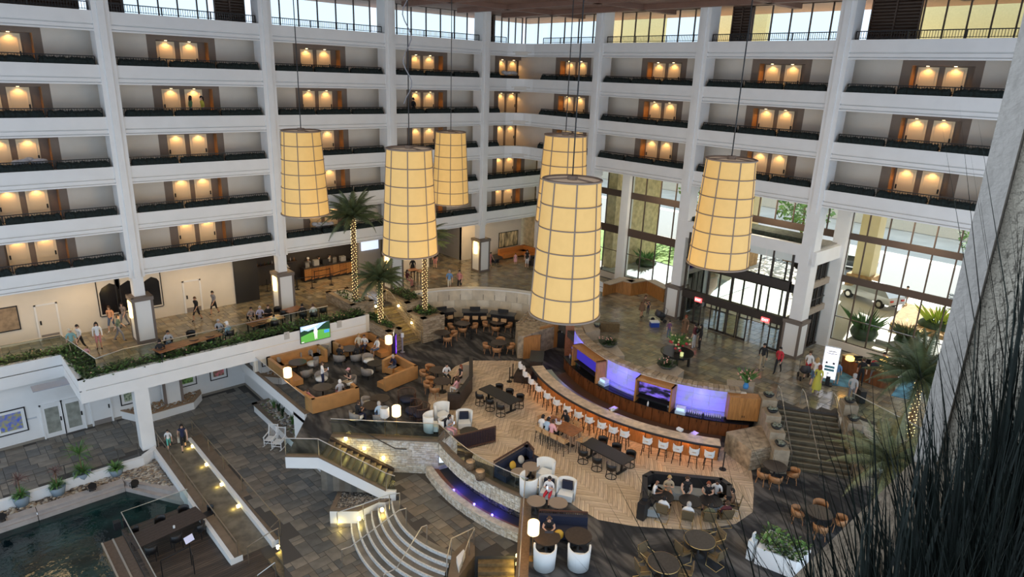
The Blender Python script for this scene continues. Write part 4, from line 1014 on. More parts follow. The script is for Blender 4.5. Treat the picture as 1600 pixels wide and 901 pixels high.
# stepped stone pedestals with bowls of succulents beside those stairs
def succulent(label,loc,r,seed,green=LEAF):
    t=thing('succulent_bowl',label,'plant',loc,0,'succulent bowls along the right stairs'); global rnd; rnd=random.Random(seed)
    m=MB(); m.lathe([(0,0),(r*.6,0),(r,.16),(r*.9,.16),(0,.12)],14); m.build('bowl',CHAR,t); m=MB()
    for _ in range(26):
        a=rnd.uniform(0,2*PI); q=rnd.uniform(0,r*.7); m.ell((q*math.cos(a),q*math.sin(a),.17+rnd.uniform(0,.05)),(.07,.07,.05),5,4)
    m.build('plants',mat('succulent',(.20,.22,.17),.7,noise=.5,scale=9),t); return t
rt=[rs_pt(1.06,-.35+i*(slen+.2)/4.2) for i in range(5)]
for i,p in enumerate(rt):
    zt=ZB+.55-.42*i if i else ZB+.75
    n=Vector((-sdir.y,sdir.x,0)); n=n if (tb-ta).dot(n)>0 else -n
    b_=st(MB().prism([xy(p),xy(p+sdir*.8),xy(p+sdir*.8+n*.7),xy(p+n*.7)],ZL,zt),'wall_pedestal',mat('tan_stone',(.34,.28,.20),.75,noise=.2,scale=4))
    q=p+sdir*.4+n*.35; succulent('dark bowl of grey succulents on the stepped pedestals, %s from the top'%ORD[i],(q.x,q.y,zt),.3,40+i)
lt=[rs_pt(-.30,-.2+i*slen/3.2) for i in range(4)]
for i,p in enumerate(lt):
    zt=ZB+.55-.38*i; n=Vector((-sdir.y,sdir.x,0)); n=n if (tb-ta).dot(n)>0 else -n
    st(MB().prism([xy(p),xy(p+sdir*1.0),xy(p+sdir*1.0+n*.75),xy(p+n*.75)],ZL,zt),'wall_pedestal',MATS['tan_stone'])
    q=p+sdir*.5+n*.4; succulent('dark succulent bowl on the stone ledge between bar and stairs, %s from the top'%ORD[i],(q.x,q.y,zt),.3,50+i)
# stone drum wall closing the bar
sa=P(1169,735,ZL); sb=P(1228,722,ZL)
m=MB(); dv=(sb-sa).normalized(); nv=Vector((-dv.y,dv.x,0)); nv=nv if nv.x>0 else -nv
w=st(m.prism([xy(sa),xy(sb),xy(sb+nv*1.9),xy(sa+nv*1.9)],ZL,ZL+1.15),'wall_bar_end',STONE)
rubble2=MB(); rubble=rubble2; rnd=random.Random(6); rubble_face(sa,sb,lambda u:ZL,ZL+1.14,-nv,(.12,.3),(.06,.1)); rubble2.build('stones',[mat('ledge_%d'%i,(.3,.24,.17)) for i in range(3)],w,kind='stuff')
# ---- bar
c1=(37.44,21.56); c2=(38.83,22.04); c3=(38.4,21.87)
b0,b1=math.radians(151),math.radians(216.5)
bar=thing('bar_counter','long curved bar with pale counter top and orange wood front','bar',(c1[0]-11.5,c1[1],ZL)); off=Vector((c1[0]-11.5,c1[1],ZL))
def loc_arc(mb,*a): 
    c=(a[0][0]-off.x,a[0][1]-off.y); return mb.arc(c,a[1],a[2],a[3],a[4],a[5]-ZL,a[6]-ZL,a[7])
loc_arc(MB(),c1,11.12,11.85,b0,b1,ZL+1.03,ZL+1.08,48).build('counter_top',COUNT,bar)
loc_arc(MB(),c1,11.80,11.93,b0,b1,ZL+.98,ZL+1.075,48).build('counter_edge',CHAR,bar)
n=14
for i in range(n):
    q0=b0+(b1-b0)*i/n+.002; q1=b0+(b1-b0)*(i+1)/n-.002
    loc_arc(MB(),c1,11.40,11.46,q0,q1,ZL+.02,ZL+.98,4).build('front_panel',WOODO,bar)
loc_arc(MB(),c1,11.1,11.4,b0,b1,ZL+.02,ZL+1.03,48).build('bar_body',DARKW,bar)
loc_arc(MB(),c1,10.55,11.1,b0,b1,ZL+.70,ZL+.76,48).build('work_top',STEEL,bar)
loc_arc(MB(),c1,10.6,11.1,b0,b1,ZL+.02,ZL+.70,48).build('work_shelf',CHAR,bar)
for i in range(12):
    a=b0+(b1-b0)*(i+.5)/12; r=11.66; point('bar_underglow',(c1[0]+r*math.cos(a),c1[1]+r*math.sin(a),ZL+.9),7,(1,.40,.12),.05)
st(MB().prism(arcpts(c1,11.1,150,217,20)+arcpts(c2,9.7,217,150,20),ZL+.012,ZL+.02),'floor',mat('bar_floor',(.09,.05,.035),.5))
# back bar cabinets
k0,k1=math.radians(148),math.radians(224); n=13
for i in range(n):
    q0=k0+(k1-k0)*i/n+.001; q1=k0+(k1-k0)*(i+1)/n-.001; am=(q0+q1)/2
    o=Vector((c2[0]+10.25*math.cos(am),c2[1]+10.25*math.sin(am),ZL)); t=thing('bar_cabinet','low dark red-brown bar cabinet under the back counter, %s from the left end'%ORD[i],'cabinet',o,0,'cabinets under the back counter')
    c=(c2[0]-o.x,c2[1]-o.y)
    MB().arc(c,9.7,10.2,q0,q1,.02,.86,4).build('body',WOODB,t)
    for h in (0,1):
        p0=q0+(q1-q0)*h/2+.002; p1=q0+(q1-q0)*(h+1)/2-.002
        d=MB().arc(c,10.2,10.225,p0,p1,.08,.84,3).build('door',WOODB,t); ah=p1-.01 if h==0 else p0+.01
        MB().box((c[0]+10.24*math.cos(ah),c[1]+10.24*math.sin(ah),.7),(.02,.02,.14)).build('handle',BLACK,d)
t=thing('back_counter','long black curved counter along the lit back wall of bar','counter',(c2[0]-10,c2[1],ZL+.86)); o=Vector((c2[0]-10,c2[1],ZL+.86))
MB().arc((10,0),9.68,10.29,k0,k1,.0,.05,44).build('counter_top',mat('black_stone',(.012,.012,.016),.15),t)
m=MB(); m.arc(c3,8.98,9.16,math.radians(140),math.radians(224),ZL,ZB+.5,44); st(m,'wall_bar',CREAM)
capm=MB(); rnd=random.Random(12); kk=44
cw=st(MB().arc(c3,8.72,9.2,math.radians(140),math.radians(222),ZB+.48,ZB+.56,44),'trim_29',STONE)
for i in range(46):
    q0=math.radians(140)+(math.radians(82))*i/46; q1=q0+math.radians(82)/46-.003
    MB().arc(c3,8.70,9.22,q0,q1,ZB+.56,ZB+.64+rnd.uniform(0,.05),2).build('stone',[MATS['ledge_0'],MATS['ledge_2'],MATS['tan_cap']][i%3],cw)
# back lit panels
def litmat():
    m=bpy.data.materials.new('lit_panel'); m.use_nodes=True; nt=m.node_tree; b=nt.nodes['Principled BSDF']
    b.inputs['Base Color'].default_value=(.35,.36,.55,1); b.inputs['Roughness'].default_value=.3
    tc=nt.nodes.new('ShaderNodeTexCoord'); sp=nt.nodes.new('ShaderNodeSeparateXYZ'); nt.links.new(tc.outputs['Generated'],sp.inputs[0])
    n=nt.nodes.new('ShaderNodeTexNoise'); n.inputs['Scale'].default_value=1.3; nt.links.new(tc.outputs['Object'],n.inputs['Vector'])
    r=nt.nodes.new('ShaderNodeValToRGB'); r.color_ramp.elements[0].position=.36; r.color_ramp.elements[0].color=(.10,.12,.22,1); r.color_ramp.elements[1].position=.58; r.color_ramp.elements[1].color=(.13,.09,.95,1)
    nt.links.new(n.outputs['Fac'],r.inputs['Fac']); nt.links.new(r.outputs[0],b.inputs['Emission Color']); b.inputs['Emission Strength'].default_value=.75
    return m
LIT=litmat()
def pang(x,y): p=P(x,y,ZB+.65); return math.atan2(p.y-c3[1],p.x-c3[0])%(2*PI)
segs=[(pang(897,512),pang(915,530)),(pang(952,557),pang(1004,577)),(pang(1060,594),pang(1137,606))]
for i,(q0,q1) in enumerate(segs):
    cc=Vector((c3[0]+9.2*math.cos((q0+q1)/2),c3[1]+9.2*math.sin((q0+q1)/2),ZL+.91)); t=thing('lit_wall_panel','violet backlit glass wall behind the bar, %s section from the left'%ORD[i],'backlit panel',cc); c=(c3[0]-cc.x,c3[1]-cc.y)
    for r_ in range(4):
        for h in range(3):
            p0=q0+(q1-q0)*h/3+.001; p1=q0+(q1-q0)*(h+1)/3-.001
            MB().arc(c,9.16,9.19,p0,p1,.01+r_*.37,.01+(r_+1)*.37-.012,5).build('glass_strip',LIT,t)
    MB().arc(c,9.16,9.30,q0,q1,-.0,.02,8).build('shelf',mat('shelf_glass',(.35,.38,.7),.1),t); MB().arc(c,9.16,9.34,q0,q1,.27,.285,8).build('shelf',MATS['shelf_glass'],t)
# wooden display boxes between the panels
def display(q0,q1,label,screen):
    am=(q0+q1)/2; cc=Vector((c3[0]+9.2*math.cos(am),c3[1]+9.2*math.sin(am),ZL+.91)); t=thing('bar_display_box',label,'cabinet',cc,am+PI/2); w=9.3*(q1-q0)/2; 
    # local: x along the wall, -y towards the bar
    m=MB(); d0=-.62; 
    m.b2((-w,d0,0),(-w+.09,.05,1.42)); m.b2((w-.09,d0,0),(w,.05,1.42)); m.b2((-w,d0,1.33),(w,.05,1.42)); m.build('case',WOODO,t)
    MB().b2((-w+.09,-.05,0),(w-.09,0,1.33)).build('back_panel',CHAR,t)
    if screen:
        m=MB(); m.b2((-w+.14,-.34,.50),(w-.14,-.29,1.27)); s=m.build('screen',screen,t)
    MB().b2((-w+.09,-.5,.30),(w-.09,-.05,.33)).build('shelf',CHAR,t)
    return t,w
SCR1=emis('screen_blue',(.03,.02,.30),.9)
def scr2():
    m=mat('screen_game',(.02,.02,.03),.3,noise=1,scale=3,col2=(.0,.0,.0)); nt=m.node_tree; b=nt.nodes['Principled BSDF']
    n=nt.nodes.new('ShaderNodeTexNoise'); n.inputs['Scale'].default_value=3; r=nt.nodes.new('ShaderNodeValToRGB'); r.color_ramp.elements[0].position=.45; r.color_ramp.elements[0].color=(.01,.01,.03,1); r.color_ramp.elements[1].position=.62; r.color_ramp.elements[1].color=(.25,.16,.9,1)
    nt.links.new(n.outputs['Fac'],r.inputs['Fac']); nt.links.new(r.outputs[0],b.inputs['Emission Color']); b.inputs['Emission Strength'].default_value=.9; return m
d1,w1=display(segs[0][1]+.004,segs[1][0]-.004,'orange wood display box with dark blue screen, left of bar wall',SCR1)
d2,w2=display(segs[1][1]+.004,segs[2][0]-.004,'orange wood display box with violet screen, middle of bar wall',scr2())
q0,q1=segs[2][1]+.004,pang(1186,612); am=(q0+q1)/2; cc=Vector((c3[0]+9.5*math.cos(am),c3[1]+9.5*math.sin(am),ZL+.91))
t=thing('wall_cupboard','orange wood double cupboard at the right end of bar wall','cabinet',cc,am+PI/2); w=9.4*(q1-q0)/2
MB().b2((-w,-.2,.12),(w,.45,1.45)).build('body',WOODO,t)
for s in (-1,1):
    d=MB().b2((min(0,s*w)+.01,-.225,.13),(max(0,s*w)-.01,-.2,1.44)).build('door',WOODO,t); MB().b2((s*.05-.015,-.25,.3),(s*.05+.015,-.225,.42)).build('handle',BLACK,d)
for a_,pw in ((sum(segs[0])/2,14),(sum(segs[1])/2,22),(sum(segs[2])/2,22)): point('bar_blue',(c3[0]+9.75*math.cos(a_),c3[1]+9.75*math.sin(a_),ZL+1.9),pw,(.25,.2,1),.2)
# bottles, glasses and machines on the back counter
rnd=random.Random(77)
BOT=[mat('bottle_%d'%i,c,.12) for i,c in enumerate([(.10,.05,.02),(.03,.08,.04),(.35,.33,.34),(.30,.14,.04),(.05,.05,.09)])]
def bottle(): 
    m=MB(); m.lathe([(0,0),(.038,0),(.038,.17),(.014,.22),(.014,.29),(0,.29)],8); return m
bt=[bottle().mesh('bottle',b) for b in BOT]
def put(me,name,loc,label,cat,group):
    o=bpy.data.objects.new(name,me); C.objects.link(o); o.location=loc; return tag(o,label,cat,group)
def onback(a,r,z=ZL+.91): return Vector((c2[0]+r*math.cos(a),c2[1]+r*math.sin(a),z))
a_l=math.atan2(P(880,557,ZL+.9).y-c2[1],P(880,557,ZL+.9).x-c2[0])
for i in range(26): put(bt[rnd.randrange(5)],'bottle',onback(math.radians(150)+i%13*.012+.006*(i//13),9.95-.16*(i//13)),'small bottle in the cluster at the left end of the back counter','bottle','bottles at the left end of the back counter')
gl=MB(); gl.lathe([(.03,0),(.035,.0),(.04,.14),(.037,.14),(.032,.01)],8); gm=gl.mesh('glass',mat('glassware',(.55,.55,.75),.08))
a0_=pang(1076,625); a1_=pang(1136,640)
for i in range(60): put(gm,'drinking_glass',onback(segs[2][0]+.035+(segs[2][1]-segs[2][0]-.06)*(i%20)/20,9.92-.13*(i//20)),'clear glass in the close rows below the right lit panel','glass','glasses in rows below the right lit panel')
def machine(x,y,label):
    p=P(x,y,ZL+.91); a=math.atan2(p.y-c2[1],p.x-c2[0]); t=thing('bar_till',label,'till',p,a+PI/2)
    MB().b2((-.28,-.2,0),(.28,.2,.16)).build('base',mat('pale_blue',(.5,.66,.8),.3),t); MB().b2((-.25,-.12,.16),(.25,.2,.36)).build('case',mat('machine_white',(.75,.8,.85),.4),t); MB().b2((-.2,-.135,.2),(.2,-.12,.33)).build('screen',emis('till_screen',(.5,.75,1),.8),t)
machine(943,600,'white till with blue screen on counter right of the left display'); machine(1063,645,'white till with blue screen on counter right of the middle display')
for i,(x,y,l) in enumerate([(1012,634,'white'),(1030,630,'white'),(1044,636,'pale'),(1134,650,'dark'),(1178,655,'white'),(1098,652,'dark')]):
    m=MB(); m.lathe([(0,0),(.05,0),(.05,.2),(.02,.26),(.02,.3),(0,.3)],8); tag(m.build('bar_dispenser',mat('disp_'+l,(.8,.8,.8) if l!='dark' else (.03,.03,.03),.3),loc=P(x,y,ZL+.91)),'%s bottle-shaped dispenser standing on the black back counter, %s from the left'%(l,ORD[i]),'dispenser')
for i,(x,y) in enumerate([(957,643),(1025,675),(1083,683)]):
    p=P(x,y,ZL+.78)+Vector((.2,.1,0)); tag(MB().box((0,0,.06),(.5,.3,.12)).build('ice_well',mat('tray_metal',(.5,.4,.25),.3,.6),loc=p),'metal tray on the bartender side of the counter, %s from the left'%ORD[i],'tray')
tag(MB().box((0,0,.06),(.22,.12,.12)).build('menu_holder',UPH,loc=P(957,641,ZL+1.08)),'white menu holder standing on the pale bar counter','menu holder')
tag(MB().box((0,0,.06),(.2,.3,.12)).build('menu_holder',UPH,loc=P(1062,672,ZL+1.08)),'white box near the right end of the pale bar counter','menu holder')
# left end of the bar: wood walls, host station, stone
m=MB(); a=P(810,565,ZL); stp=P(858,505,ZB)
st(MB().prism([xy(P(808,560,ZL)),xy(P(818,560,ZL)),xy(P(880,500,ZB)),xy(P(842,470,ZB)),xy(P(806,505,ZB-.2))],ZL,ZB-.25),'wall_bar_left',STONE)
m=MB(); rnd=random.Random(3)
rockp=[xy(P(806,505,ZB-.2)),xy(P(868,497,ZB-.1)),xy(P(880,490,ZB)),xy(P(835,472,ZB))]
pebbles(rockp,ZB-.24,120,.06,.16,[MATS['ledge_0'],MATS['ledge_1'],PEB[1]],'rocks on the stone shelf left of the bar',30,'shelf_rocks')
o1=P(817,561,ZL); o2=P(843,558,ZL); w_=(o2-o1)
st(MB().prism([xy(o1),xy(o2),xy(o2+Vector((.25,.2,0))),xy(o1+Vector((.25,.2,0)))],ZL,ZL+1.55),'wall_bar_wood',WOODO)
o3=P(843,556,ZL)+Vector((.5,.6,0)); o4=P(876,555,ZL)+Vector((.9,1.2,0))
st(MB().prism([xy(o3),xy(o4),xy(o4+Vector((.2,.2,0))),xy(o3+Vector((.2,.2,0)))],ZL,ZL+1.75),'wall_bar_wood',WOODO)
o5=P(884,520,ZB-.2); st(MB().prism([xy(o5),xy(P(898,520,ZB-.2)),xy(P(896,500,ZB)),xy(P(884,500,ZB))],ZL,ZB+.05),'wall_bar_wood',mat('red_wood',(.36,.14,.07),.45,noise=.2))
t=thing('host_stand','black host stand with white sign at the left end of bar','stand',P(878,548,ZL)+Vector((.5,.6,0)),.7)
MB().b2((-.3,-.25,0),(.3,.25,1.15)).build('body',CHAR,t); MB().b2((-.34,-.3,1.15),(.34,.28,1.2)).build('top',CHAR,t); MB().b2((-.33,-.05,1.2),(.33,0,1.42)).build('sign',mat('sign_white',(.8,.82,.85),.5),t)
m=MB(); m.b2((-.2,-.058,1.26),(-.14,-.05,1.36)); m.b2((-.05,-.058,1.28),(.2,-.05,1.34)); m.build('print',CHAR,t)
t=thing('service_station','low black service table with wood end left of the bar counter','table',P(838,575,ZL),.75)
MB().b2((-.9,-.45,.82),(.9,.45,.88)).build('top',mat('station_top',(.035,.038,.036),.4),t); MB().b2((-.85,-.4,0),(.85,.4,.82)).build('body',DARKW,t)
tag(MB().box((0,0,.25),(1.3,1.0,.5)).build('floor_box',DARKW,loc=P(818,592,ZL)+Vector((0,0,0)),rz=.6),'low dark wooden box with pale top on herringbone floor by the bar','box')
# planter ledges with bowls on the lobby side of the bar wall
LEDG=mat('ledge_top',(.37,.31,.245),.5,noise=.1)
def ledge(pxs,label,zt=ZB+.66):
    p=[xy(P(x,y,zt)) for x,y in pxs]; p=[q if math.hypot(q[0]-c3[0],q[1]-c3[1])<8.66 else (c3[0]+(q[0]-c3[0])*8.66/math.hypot(q[0]-c3[0],q[1]-c3[1]),c3[1]+(q[1]-c3[1])*8.66/math.hypot(q[0]-c3[0],q[1]-c3[1])) for q in p]; m=MB(); m.prism(p,ZB,zt); o=m.build('lobby_ledge',LEDG); tag(o,label,'ledge'); return o
ledge([(905,520),(875,498),(925,500),(938,515)],'beige stone ledge on the lobby side of bar, farthest left')
ledge([(951,560),(925,537),(958,532),(976,555)],'beige stone ledge behind the left display box of the bar')
ledge([(1055,592),(1008,574),(1043,563),(1069,578)],'beige stone ledge behind the middle display box of the bar')
ledge([(1183,612),(1137,604),(1136,592),(1180,597)],'beige stone ledge behind the right cupboard of the bar')
def bowl(label,loc,r,fl,seed,n=150):
    t=thing('planted_bowl',label,'plant',loc); global rnd; rnd=random.Random(seed)
    m=MB(); m.lathe([(0,0),(r*.5,0),(r*.95,.22),(r*.85,.22),(0,.18)],16); m.build('bowl',mat('bowl_green',(.05,.055,.045),.6),t); m=MB()
    for _ in range(n):
        a=rnd.uniform(0,2*PI); q=rnd.uniform(0,r*.9); l=rnd.uniform(.15,.4); d=Vector((math.cos(a)*q,math.sin(a)*q,.2)); out=Vector((math.cos(a)*.6,math.sin(a)*.6,.8))*l; s=Vector((-math.sin(a),math.cos(a),0))*.04
        m.add([d-s,d+s,d+out],[(0,1,2)])
    m.build('foliage',LEAF,t)
    if fl:
        m=MB()
        for _ in range(11): a=rnd.uniform(0,2*PI); q=rnd.uniform(0,r); m.ell((q*math.cos(a),q*math.sin(a),rnd.uniform(.35,.55)),(.04,.04,.035),5,4)
        m.build('flowers',mat('flower_rose',(.7,.35,.30),.6),t)
bowl('low green planted bowl on the farthest left ledge behind the bar',P(910,500,ZB+.66),.55,False,1); bowl('planted bowl with few pink flowers behind the left display box',P(950,540,ZB+.66),.62,True,2)
bowl('planted bowl with pale flowers behind the middle display box',P(1041,574,ZB+.66),.6,True,3)
t=thing('flower_arrangement','large bouquet in a blue glass vase above the right cupboard','flowers',P(1166,608,ZB+.66)+Vector((.1,.1,0))); rnd=random.Random(8)
m=MB(); m.lathe([(0,0),(.14,0),(.16,.15),(.10,.30),(.12,.36)],12); m.build('vase',mat('blue_glass',(.05,.22,.5),.1),t); m=MB(); tuft(m,0,0,.3,140,.75,1.0,.035); m.build('foliage',LEAF2,t); m=MB()
for _ in range(36): a=rnd.uniform(0,2*PI); q=rnd.uniform(.1,.55); m.ell((q*math.cos(a),q*math.sin(a),rnd.uniform(.65,1.0)),(.05,.05,.05),5,4)
m.build('flowers',mat('flower_rose',(.7,.35,.30),.6),t)
tag(MB().box((0,0,.3),(1.3,.35,.6)).build('bench_back',mat('brown_bench',(.13,.085,.035),.5,noise=.3),loc=P(951,520,ZB)+Vector((.3,.2,0)),rz=-.7),'dark wooden bench back standing on the lobby side of bar wall','bench')
succulent('small dark potted plant beside the wooden bench in the lobby',P(933,510,ZB+.66),.25,71)
# ================================================================ glass front of the right facade
XG=44.0
BR_=BROWNM
window(0,((XG,43.9),(XG,34.5),ZB+.5,F[4]-.45),[.24,.43,.62,.81],[-13.9],spand=((-9.25,-8.74),(-12.37,-11.74)))
window(0,((XG,33.75),(XG,26.3),ZB+.5,F[4]-.45),[.19,.38,.57,.78],[-13.9],spand=((-9.25,-8.74),(-12.37,-11.74)))
m=MB(); m.b2((XG-.4,33.75,ZB),(XG+.3,34.5,F[4]-.3)); m.b2((XG-.3,26.0,ZB),(XG+.3,26.5,F[4]-.3)); m.b2((XG-.5,16.3,ZB),(XG+.3,17.1,F[4]-.3)); m.b2((XG-.3,43.9,ZB),(XG+.3,44.6,F[4]-.3)); st(m,'column',WHITE)
m=MB(); m.b2((XG-.15,26.3,ZB),(XG+.1,43.9,ZB+.5)); st(m,'wall_front',CREAM)
window(0,((XG,16.3),(XG,4.0),ZB+.5,F[4]-.45),[.083,.181,.286,.388,.49,.6,.7,.8,.9],[-14.3],spand=((-9.13,-8.74),(-11.93,-11.49)))
m=MB(); m.b2((XG-.15,4,ZB),(XG+.1,16.3,ZB+.5)); st(m,'wall_front',CREAM)
# entrance between two columns
y0,y1=25.3,17.75; XE=39.95
en=bpy.data.objects.new('door_%d'%(doorn[0]+1),None); doorn[0]+=1; C.objects.link(en); en['kind']='structure'
def eb(name,lo,hi,mt=BRONZE): return MB().b2(lo,hi).build(name,mt,en)
eb('header',(XE-.15,y1,-14.55),(XE+.2,y0,-14.0)); eb('beam',(XE-.15,y1,-12.2),(XE+.2,y0,-11.65)); eb('door_frame',(XE-.1,y0-.12,ZB),(XE+.1,y0,-9.9)); eb('door_frame',(XE-.1,y1,ZB),(XE+.1,y1+.12,-9.9))
for y in (23.4,21.6,19.6): eb('mullion',(XE-.05,y-.05,-14.0),(XE+.05,y+.05,-12.2))
for y in (23.1,20.9,19.1): eb('mullion',(XE-.05,y-.05,-11.65),(XE+.05,y+.05,-9.9))
for a,b in ((y0-.12,23.4),(23.4,21.6),(21.6,19.6),(19.6,y1+.12)):
    eb('pane',(XE-.01,b+.05,-14.0),(XE+.01,a-.05,-12.2),GLASS); eb('pane',(XE-.01,b+.05,-11.65),(XE+.01,a-.05,-9.9),GLASS)
def leaf(name,x,ya,yb):
    a,b=max(ya,yb),min(ya,yb); m=MB(); w=.07
    m.b2((x-.03,b,ZB+.02),(x+.03,b+w,ZB+2.0)); m.b2((x-.03,a-w,ZB+.02),(x+.03,a,ZB+2.0)); m.b2((x-.03,b,ZB+.02),(x+.03,a,ZB+.16)); m.b2((x-.03,b,ZB+1.9),(x+.03,a,ZB+2.0)); d=m.build(name,BRONZE,en)
    MB().b2((x-.006,b+w,ZB+.16),(x+.006,a-w,ZB+1.9)).build('pane',GLASS,d)
for ya,yb in ((25.15,24.3),(24.3,23.75),(23.0,22.3),(22.3,21.75),(21.7,20.95),(20.9,20.2),(18.65,17.9)): leaf('door_leaf',XE+(.0 if ya<23.2 else .05),ya,yb)
def fixed(ya,yb): 
    eb('side_light',(XE-.03,yb,ZB+2.0),(XE+.03,ya,ZB+2.06)); 
fixed(25.2,17.8)
for i,y in enumerate((23.9,18.9)):
    t=thing('exit_sign','red exit sign over the %s sliding entrance doors'%['left','right'][i],'sign',(XE-.22,y,-14.45)); MB().box((0,0,0),(.06,.55,.3)).build('box',emis('exit_red',(1,.12,.12),1.6),t)
    cu=bpy.data.curves.new('lettering','FONT'); cu.body='EXIT'; cu.size=.22; cu.align_x='CENTER'; cu.align_y='CENTER'; cu.extrude=.004; tmp=bpy.data.objects.new('tmp',cu); C.objects.link(tmp); dg=bpy.context.evaluated_depsgraph_get(); tm=bpy.data.meshes.new_from_object(tmp.evaluated_get(dg)); bpy.data.objects.remove(tmp)
    o=bpy.data.objects.new('lettering',tm); C.objects.link(o); o.parent=t; o.location=(-.035,0,0); o.rotation_euler=(PI/2,0,-PI/2); tm.materials.clear(); tm.materials.append(emis('exit_white',(1,.85,.85),2))
# slab over the entrance with its planter, recessed windows above
m=MB(); m.b2((XB-.02,16.7,-10.35),(XG,26.4,-9.95)); m.b2((XB-.05,16.9,-10.35),(XB+.3,26.3,-9.2)); m.b2((XB,16.5,-10.35),(XG,16.8,-9.5)); st(m,'trim_30',WHITE)
m=MB(); m.b2((XB+.3,16.8,-9.95),(XG-.2,26.3,-9.42)); st(m,'trim_31',mat('slab_grey',(.33,.32,.29),.8,noise=.2))
window(0,((XG,26.0),(XG,17.1),-9.0,F[4]-.45),[.1,.24,.38,.52,.66,.8,.92],spand=((-9.2,-8.75),))
tag(MB().b2((XB+.5,17.3,-9.42),(XB+2.2,25.8,-8.95)).build('roof_planter',mat('dark_planting',(.035,.045,.03),.9,noise=.6,scale=5,bump=1)),'dark green planting bed on the slab over the entrance','planter')
# vestibule: side glass and outer doors
for (yy) in (26.1,17.0):
    window(0,((XE+.9,yy),(XG-.3,yy),ZB+.1,-10.4),[.25,.5,.75],[-13.0],m=BRONZE,frame=.09)
m=MB(); m.b2((XE+.9,25.95,-13.35),(XG,26.25,-13.0)); m.b2((XE+.9,16.85,-13.9),(XG,17.15,-13.5)); m.b2((XE+.9,16.85,-12.1),(XG,17.15,-11.7)); st(m,'trim_32',LEDG)
oe=bpy.data.objects.new('door_%d'%(doorn[0]+1),None); doorn[0]+=1; C.objects.link(oe); oe['kind']='structure'
XO=XG+.2
MB().b2((XO-.1,17.1,-13.6),(XO+.1,26.0,-13.0)).build('header',BRONZE,oe); MB().b2((XO-.1,17.1,-11.0),(XO+.1,26.0,-10.3)).build('header',BRONZE,oe)
for i in range(10):
    y=17.2+i*.97; MB().b2((XO-.05,y-.05,ZB),(XO+.05,y+.05,-10.4)).build('mullion',BRONZE,oe)
    if i<9: MB().b2((XO-.01,y+.05,ZB+.1),(XO+.01,y+.92,-13.6)).build('pane',GLASS,oe)
m=MB(); m.b2((XE+.9,16.9,-10.42),(XG,26.2,-10.36)); st(m,'ceiling',mat('vest_ceiling',(.10,.075,.06),.7))
t=thing('sunburst_ornament','carved orange and dark wall ornament above the entrance doors','ornament',(XG-.5,18.9,-11.3)); m=MB(); rnd=random.Random(4)
for i in range(22): a=PI*i/21; l=rnd.uniform(.9,1.5); m.bar((0,0,0),(0,math.cos(a)*l*1.2,math.sin(a)*l),.12,.06)
m.build('rays',mat('carved_orange',(.5,.24,.09),.6),t); m=MB(); m.ell((0,-.2,.1),(.15,.9,.55),10,6); m.build('centre',DARKW,t)
# column bases with sconces in the lobby
SHOJI=mat('shoji_panel',(.74,.74,.72),.5); FRAMEB=mat('grey_brown_frame',(.16,.13,.11),.6)
def plinth(x,y,zt,label,lamp):
    t=thing('column_lantern',label,'lantern base',(x,y,ZB)); h=zt-ZB; s=.56
    m=MB()
    for sx in (-1,1):
        for sy in (-1,1): m.box((sx*(s-.05),sy*(s-.05),h/2),(.14,.14,h))
    m.b2((-s-.06,-s-.06,h-.22),(s+.06,s+.06,h)); m.b2((-s,-s,0),(s,s,.16)); m.build('frame',FRAMEB,t)
    for (a,b) in (((-s+.02,-s+.12),(-s+.04,s-.12)),((s-.04,-s+.12),(s-.02,s-.12)),((-s+.12,-s+.02),(s-.12,-s+.04)),((-s+.12,s-.04),(s-.12,s-.02))):
        MB().b2((*a,.16),(*b,h-.22)).build('panel',SHOJI,t)
    if lamp:
        l=MB(); l.b2((-s-.10,-.16,h*.55),(-s+.02,.16,h*.92)); l.build('sconce',emis('sconce_glow',(1,.70,.25),5),t); point('sconce_light',(x-s-.4,y,ZB+h*.72),30,(1,.7,.3),.1)
for i,x in enumerate(XA): plinth(x,YA+.12,-13.5,'square paper-panelled column base with lit sconce, left facade, %s column'%ORD[i],True)
for i,y in enumerate(YB[:3]): plinth(XB+.25,y,-13.95,'square panelled column base at the glass front, %s from the corner'%ORD[i],False)
# ================================================================ outside
st(MB().b2((XG+.1,-30,ZB-.5),(140,110,ZB-.05)),'ground',mat('paving',(.62,.58,.52),.8,noise=.12,scale=.4,obj=False))
st(MB().b2((62,-30,ZB-.05),(75,110,ZB-.03)),'road',mat('asphalt',(.20,.20,.20),.9))
st(MB().prism([(48,31),(61,31),(61,60),(48,60)],ZB-.05,ZB-.02),'lawn',mat('grass_ground',(.20,.32,.07),.9,noise=.3,scale=2))
st(MB().prism([(45,26.5),(52,26.5),(52,38),(45,38)],ZB-.03,ZB-.01),'path',mat('blue_paving',(.42,.47,.52),.7,noise=.4,scale=1,obj=False))
# porch over the drive
STUC=mat('porch_stucco',(.70,.58,.33),.8,noise=.06,scale=1)
m=MB(); m.b2((44.7,-6,-7.0),(60,48,-6.3)); m.b2((59.4,-6,-8.2),(60,48,-6.3)); st(m,'ceiling_porch',STUC)
m=MB(); m.b2((44.6,44.7,ZB),(46.5,60,-5)); m.b2((46.5,37.3,ZB),(53,38.3,-7)) ; st(m,'wall_porch',mat('tan_texture',(.62,.50,.30),.9,noise=.25,scale=2.5))
for i,(x,y) in enumerate([(58.5,31),(58.5,20),(58.5,9),(58.5,-2)]):
    t=thing('porch_pillar','square tan pillar with stone foot under the porch, %s from the left'%ORD[i],'pillar',(x,y,ZB)); MB().b2((-.7,-.7,1.6),(.7,.7,9.3)).build('shaft',STUC,t); MB().b2((-1,-1,-.05),(1,1,1.6)).build('foot',mat('sandstone',(.46,.27,.12),.9,noise=.3,scale=3),t)
